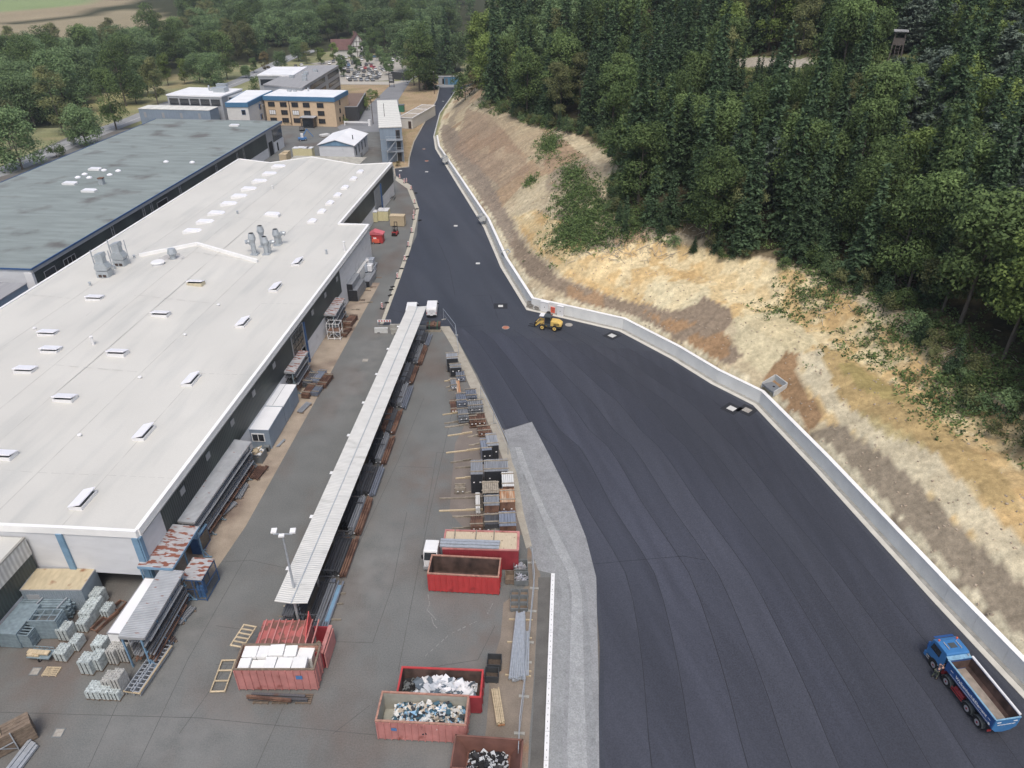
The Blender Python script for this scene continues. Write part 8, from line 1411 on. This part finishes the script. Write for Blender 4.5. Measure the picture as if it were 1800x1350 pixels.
# single trees
singles = [(40, 298, 'dark', .85, 'round bush like tree by the country road at the left edge'), (20, 262, 'olive', 1.2, 'olive green tree at the left edge above the round one'), (62, 222, 'dark', 1.05, 'large round tree left of the meadow'), (112, 236, 'olive', 1.35, 'airy olive tree at the lower left of the meadow'), (153, 258, 'dark', .8, 'dense round tree touching the dark hall roof'), (100, 276, 'shrub', 1.6, 'small dark shrub between road and dark hall'), (205, 228, 'beech', 1.1, 'street tree with visible stem by the road'), (222, 186, 'beech', 1.3, 'slim tree on the meadow'), (240, 182, 'dark', .65, 'small round tree on the right of the meadow'), (262, 168, 'dark', .85, 'tree left of the flat grey building'), (278, 184, 'olive', 1.1, 'olive tree just left of the flat grey building'), (296, 150, 'lime', .95, 'light green tree behind the flat grey building'), (325, 148, 'lime', .7, 'pale yellowish tree behind the flat grey building'), (352, 146, 'dark', .8, 'wide dark tree behind the flat grey building'), (378, 150, 'dark', .75, 'dark round tree behind the roof plant'), (400, 140, 'beech', 1.2, 'tall tree behind the roof plant'), (433, 137, 'dark', .4, 'small round roadside tree by the white roof office'), (447, 128, 'beech', .5, 'small roadside tree beyond the round one'), (468, 128, 'autumn', 1.0, 'yellowish tree left of the grey office'), (495, 121, 'dark', .5, 'dark roadside tree behind the grey office'), (525, 108, 'dark', .7, 'dense tree at the edge of the car park'), (540, 112, 'olive', .8, 'olive tree beside the road lights'), (452, 158, 'shrub', 2.0, 'shrub in front of the white roof office'),
 (565, 113, 'globe', 1.2, 'conical tree, leftmost at the car park'), (587, 106, 'globe', 1.3, 'conical tree between parked cars, second from left'), (621, 108, 'globe', 1.25, 'conical tree in the middle of the car park'), (640, 103, 'globe', 1.4, 'conical tree at the back of the car park'), (649, 113, 'globe', 1.1, 'small conical tree in the central drive'), (629, 126, 'globe', .95, 'small conical tree by the third car row'), (601, 125, 'globe', 1.2, 'conical tree beside the grey office'), (604, 135, 'globe', 1.2, 'conical tree at the corner of the grey office'), (667, 107, 'globe', 1.2, 'conical tree at the right back of the car park'), (678, 122, 'globe', 1.4, 'broad tree on the right of the car park'), (684, 132, 'globe', 1.3, 'broad tree in front of the black screen wall'), (607, 94, 'beech', .7, 'tree left of the half timbered house'), (640, 90, 'dark', .6, 'tree right of the half timbered house'), (655, 93, 'beech', .8, 'pale tree behind the car park'), (700, 95, 'dark', .95, 'broad tree at the right back of the car park'), (672, 78, 'dark', 1.0, 'silvery broad tree beyond the car park')]
for px, py, kind, s, lab in singles:
    x, y = G(px, py); tree(kind, x, y, tz(x, y), s, lab, None, 'shrub' if kind == 'shrub' else 'tree', NAME[kind], fm='dark' if kind == 'globe' and px > 595 else None)
for px, py, kind, s, lab in [(738, 160, 'beech', 1.5, 'large tree with pale stems left of the new road end'), (748, 158, 'beech', 1.45, 'large pale stemmed tree right beside the first'), (728, 150, 'olive', 1.3, 'airy tree leaning over the site road'), (757, 156, 'spruce', 1.1, 'dark spruce in the tree group by the site road'), (722, 128, 'dark', 1.2, 'broad dark tree behind the site road group'), (765, 130, 'spruce', 1.5, 'tall dark spruce behind the small yard'), (785, 128, 'spruce', 1.5, 'tall dark spruce behind the blue container'), (800, 125, 'dark', 1.1, 'broad dark tree right of the blue container'), (745, 120, 'spruce', 1.4, 'tall spruce between road and yard'), (818, 176, 'shrub', 3.0, 'leafy bush at the left end of the bank top'), (834, 165, 'autumn', .8, 'orange tinged birch at the left end of the bank'), (808, 158, 'shrub', 2.2, 'small bush right of the blue container')]:
    x, y, z = RT(px, py); tree(kind, x, y, z, s, lab, None, 'shrub' if kind == 'shrub' else 'tree', NAME[kind], fm='dark' if kind in ('beech',) and False else None)
# planting around the offices
for px, py, s, fm, lab in [(640, 193, 1.5, 'lime', 'pale green hedge bush beside the black clad annex, nearest'), (651, 180, 1.1, 'lime', 'pale flowering bush in the middle beside the site road'), (660, 172, 1.0, 'lime', 'pale bush farthest along the site road'), (652, 170, 1.0, 'dark', 'dark clipped hedge piece behind the bushes'), (629, 205, 1.4, 'dark', 'dark conical shrub at the tan office corner'), (606, 216, .8, 'lime', 'round green shrub by the tan office'), (588, 220, .8, 'autumn', 'dark red shrub by the tan office'), (541, 216, .7, 'dark', 'slim dark column shrub left of the porch'), (612, 205, 1.0, 'olive', 'brownish shrub at the tan office side'), (505, 220, .6, 'dark', 'low hedge left under the tan office windows'), (515, 220, .6, 'beech', 'low hedge middle under the tan office windows'), (525, 220, .6, 'beech', 'low hedge right under the tan office windows'), (700, 292, .5, 'autumn', 'reddish low shrub at the foot of the stair tower'), (130, 254, 1.2, 'beech', 'green hedge between road and dark hall')]:
    x, y = G(px, py); tree('shrub', x, y, 0, s, lab, None, 'shrub', 'shrub', fm=fm, sz=1.6 if 'column' in lab else None)
rr_ = random.Random(31); k = 0
for q in range(150):
    Y = 44+q*1.15+rr_.uniform(-.5, .5); lm_ = lim_at(Y)-rr_.uniform(-.5, 3.0); xs_ = np.arange(-25, 75, .4); sv = sdist(xs_, np.full(xs_.shape, Y)); ix = np.where(sv > lm_)[0]
    if not len(ix): continue
    x = float(xs_[ix[0]]); z = tz(x, Y); px, py = proj(x, Y, z)
    if px > 1830 or rr_.random() < .25: continue
    kind = rr_.choice(['shrub', 'shrub', 'shrub', 'youngspruce']); tree(kind, x, Y, z, rr_.uniform(.5, 1.1) if kind == 'shrub' else rr_.uniform(.4, .75), f'{"low green shrub" if kind == "shrub" else "small young spruce"} on the cutting rim {zone(px, py, 30).replace("on the wooded slope ", "")}', 'shrubs and young spruces on the rim of the cutting', 'shrub' if kind == 'shrub' else 'tree', NAME[kind], fm=rr_.choice([None, 'olive', 'dark']) if kind == 'shrub' else None)
# --- undergrowth along the forest edge: uncountable
n = 9000; U = rng.uniform(0, 1, (60000, 2)); X_ = -15+U[:, 0]*85; Y_ = 28+U[:, 1]*215; S_ = sdist(X_, Y_)
lm = np.interp(Y_, [0, 45, 60, 75, 85, 95, 105, 115, 125, 140, 160, 190, 250], [17, 17, 18, 20, 21, 23.5, 20, 19, 22, 28, 28, 22, 15]); dn = fbm(X_, Y_, 5)
k_ = (S_ > lm-4.5) & (S_ < lm+3) & (dn+np.clip((S_-lm)*.06, -.3, .2) > .38)
X_, Y_ = X_[k_][:8500], Y_[k_][:8500]
X2, Y2 = [X_], [Y_]
for (px, py, rx, ry, n2_) in ((965, 255, 1.4, 4, 420), (932, 320, .8, 1.2, 90), (1040, 385, 3, 3, 700), (1010, 405, 2.5, 2, 400), (1070, 410, 4, 1.6, 500), (1740, 700, 3, 3, 300), (1005, 310, 1.6, 5, 420), (1015, 350, 2.4, 4, 700), (1450, 505, 4, 2, 400), (1580, 590, 3, 3, 400), (1690, 670, 2.5, 3, 400)):
    x, y, z = RT(px, py); X2.append(rng.normal(x, rx, n2_)); Y2.append(rng.normal(y, ry, n2_))
X_, Y_ = np.concatenate(X2), np.concatenate(Y2); Z_ = terr(X_, Y_); rep = 9
P_ = np.stack([np.repeat(X_, rep), np.repeat(Y_, rep), np.repeat(Z_, rep)], 1)+np.abs(rng.normal(0, 1, (len(X_)*rep, 3)))*np.array([.0, .0, .35])+rng.normal(0, .3, (len(X_)*rep, 3))*np.array([1, 1, .15])
tn = np.repeat(rng.uniform(.1, .95, len(X_)), rep)+rng.normal(0, .1, len(P_))
o = bpy.data.objects.new('undergrowth', leafmesh('undergrowth', P_, np.tile([0, 0, 1.0], (len(P_), 1)), .19, tn, FOL['beech'], jit=.7)); COL.objects.link(o); tag(o, kind='stuff'); o['label'] = 'brambles and low undergrowth along the cleared forest edge'
# fallen branches and rubble
mb = MB(); r = random.Random(4)
for (px, py, rx, ry, n2_) in ((975, 245, 2, 5, 90), (1015, 320, 3, 6, 60), (1130, 432, 6, 1.5, 110), (1060, 440, 3, 1, 40), (1520, 510, 4, 2, 60), (1690, 640, 2.5, 3, 50), (1180, 425, 5, 1.5, 60)):
    x, y, z = RT(px, py)
    for k in range(n2_):
        a, b = r.gauss(x, rx), r.gauss(y, ry); c_ = tz(a, b)+.12; t_ = r.uniform(0, 6.28); L = r.uniform(.4, 1.9); mb.bar((a, b, c_), (a+L*math.cos(t_), b+L*math.sin(t_), tz(a+L*math.cos(t_), b+L*math.sin(t_))+r.uniform(.05, .5)), r.uniform(.03, .07))
o = mb.build('felled_branches', mat('bleached_wood', S(176, 164, 142), .9, var=.2)); tag(o, 'bleached felled branches scattered on the cleared forest edge', kind='stuff')
mb = MB()
SX, SY = rng.uniform(-20, 55, 26000), rng.uniform(28, 240, 26000); SS = sdist(SX, SY); kk = (SS > 1.7) & (SS < 17); SX, SY, SZ = SX[kk][:1800], SY[kk][:1800], terr(SX[kk], SY[kk])[:1800]
for a, b, c_ in zip(SX, SY, SZ): d_ = r.uniform(.05, .17); mb.cbox((a, b, c_+.02), (d_*1.5, d_, d_*.8), rz=r.uniform(0, 3), rx=r.uniform(-.5, .5))
o = mb.build('loose_stones', mat('broken_stone', S(168, 150, 128), .9, var=.3, sc=1.5, geo=True), fix=False); tag(o, 'loose broken stones on the bare bank', kind='stuff')
# ================================================================ AIR
mb = MB(); mb.box(-900, -100, -3, 900, 1900, 175); hz = mb.build('haze', None)
hz.data.materials.clear(); hm = bpy.data.materials.new('haze'); hm.use_nodes = True; t_ = hm.node_tree; t_.nodes.clear(); ho = t_.nodes.new('ShaderNodeOutputMaterial'); hv = t_.nodes.new('ShaderNodeVolumePrincipled')
hv.inputs['Color'].default_value = (.86, .9, .95, 1); hv.inputs['Density'].default_value = .00022; hv.inputs['Anisotropy'].default_value = .3; t_.links.new(hv.outputs[0], ho.inputs['Volume']); hz.data.materials.append(hm); tag(hz, kind='stuff'); hz['label'] = 'thin pale haze over the valley'
SC.cycles.volume_bounces = 0; SC.cycles.volume_max_steps = 32
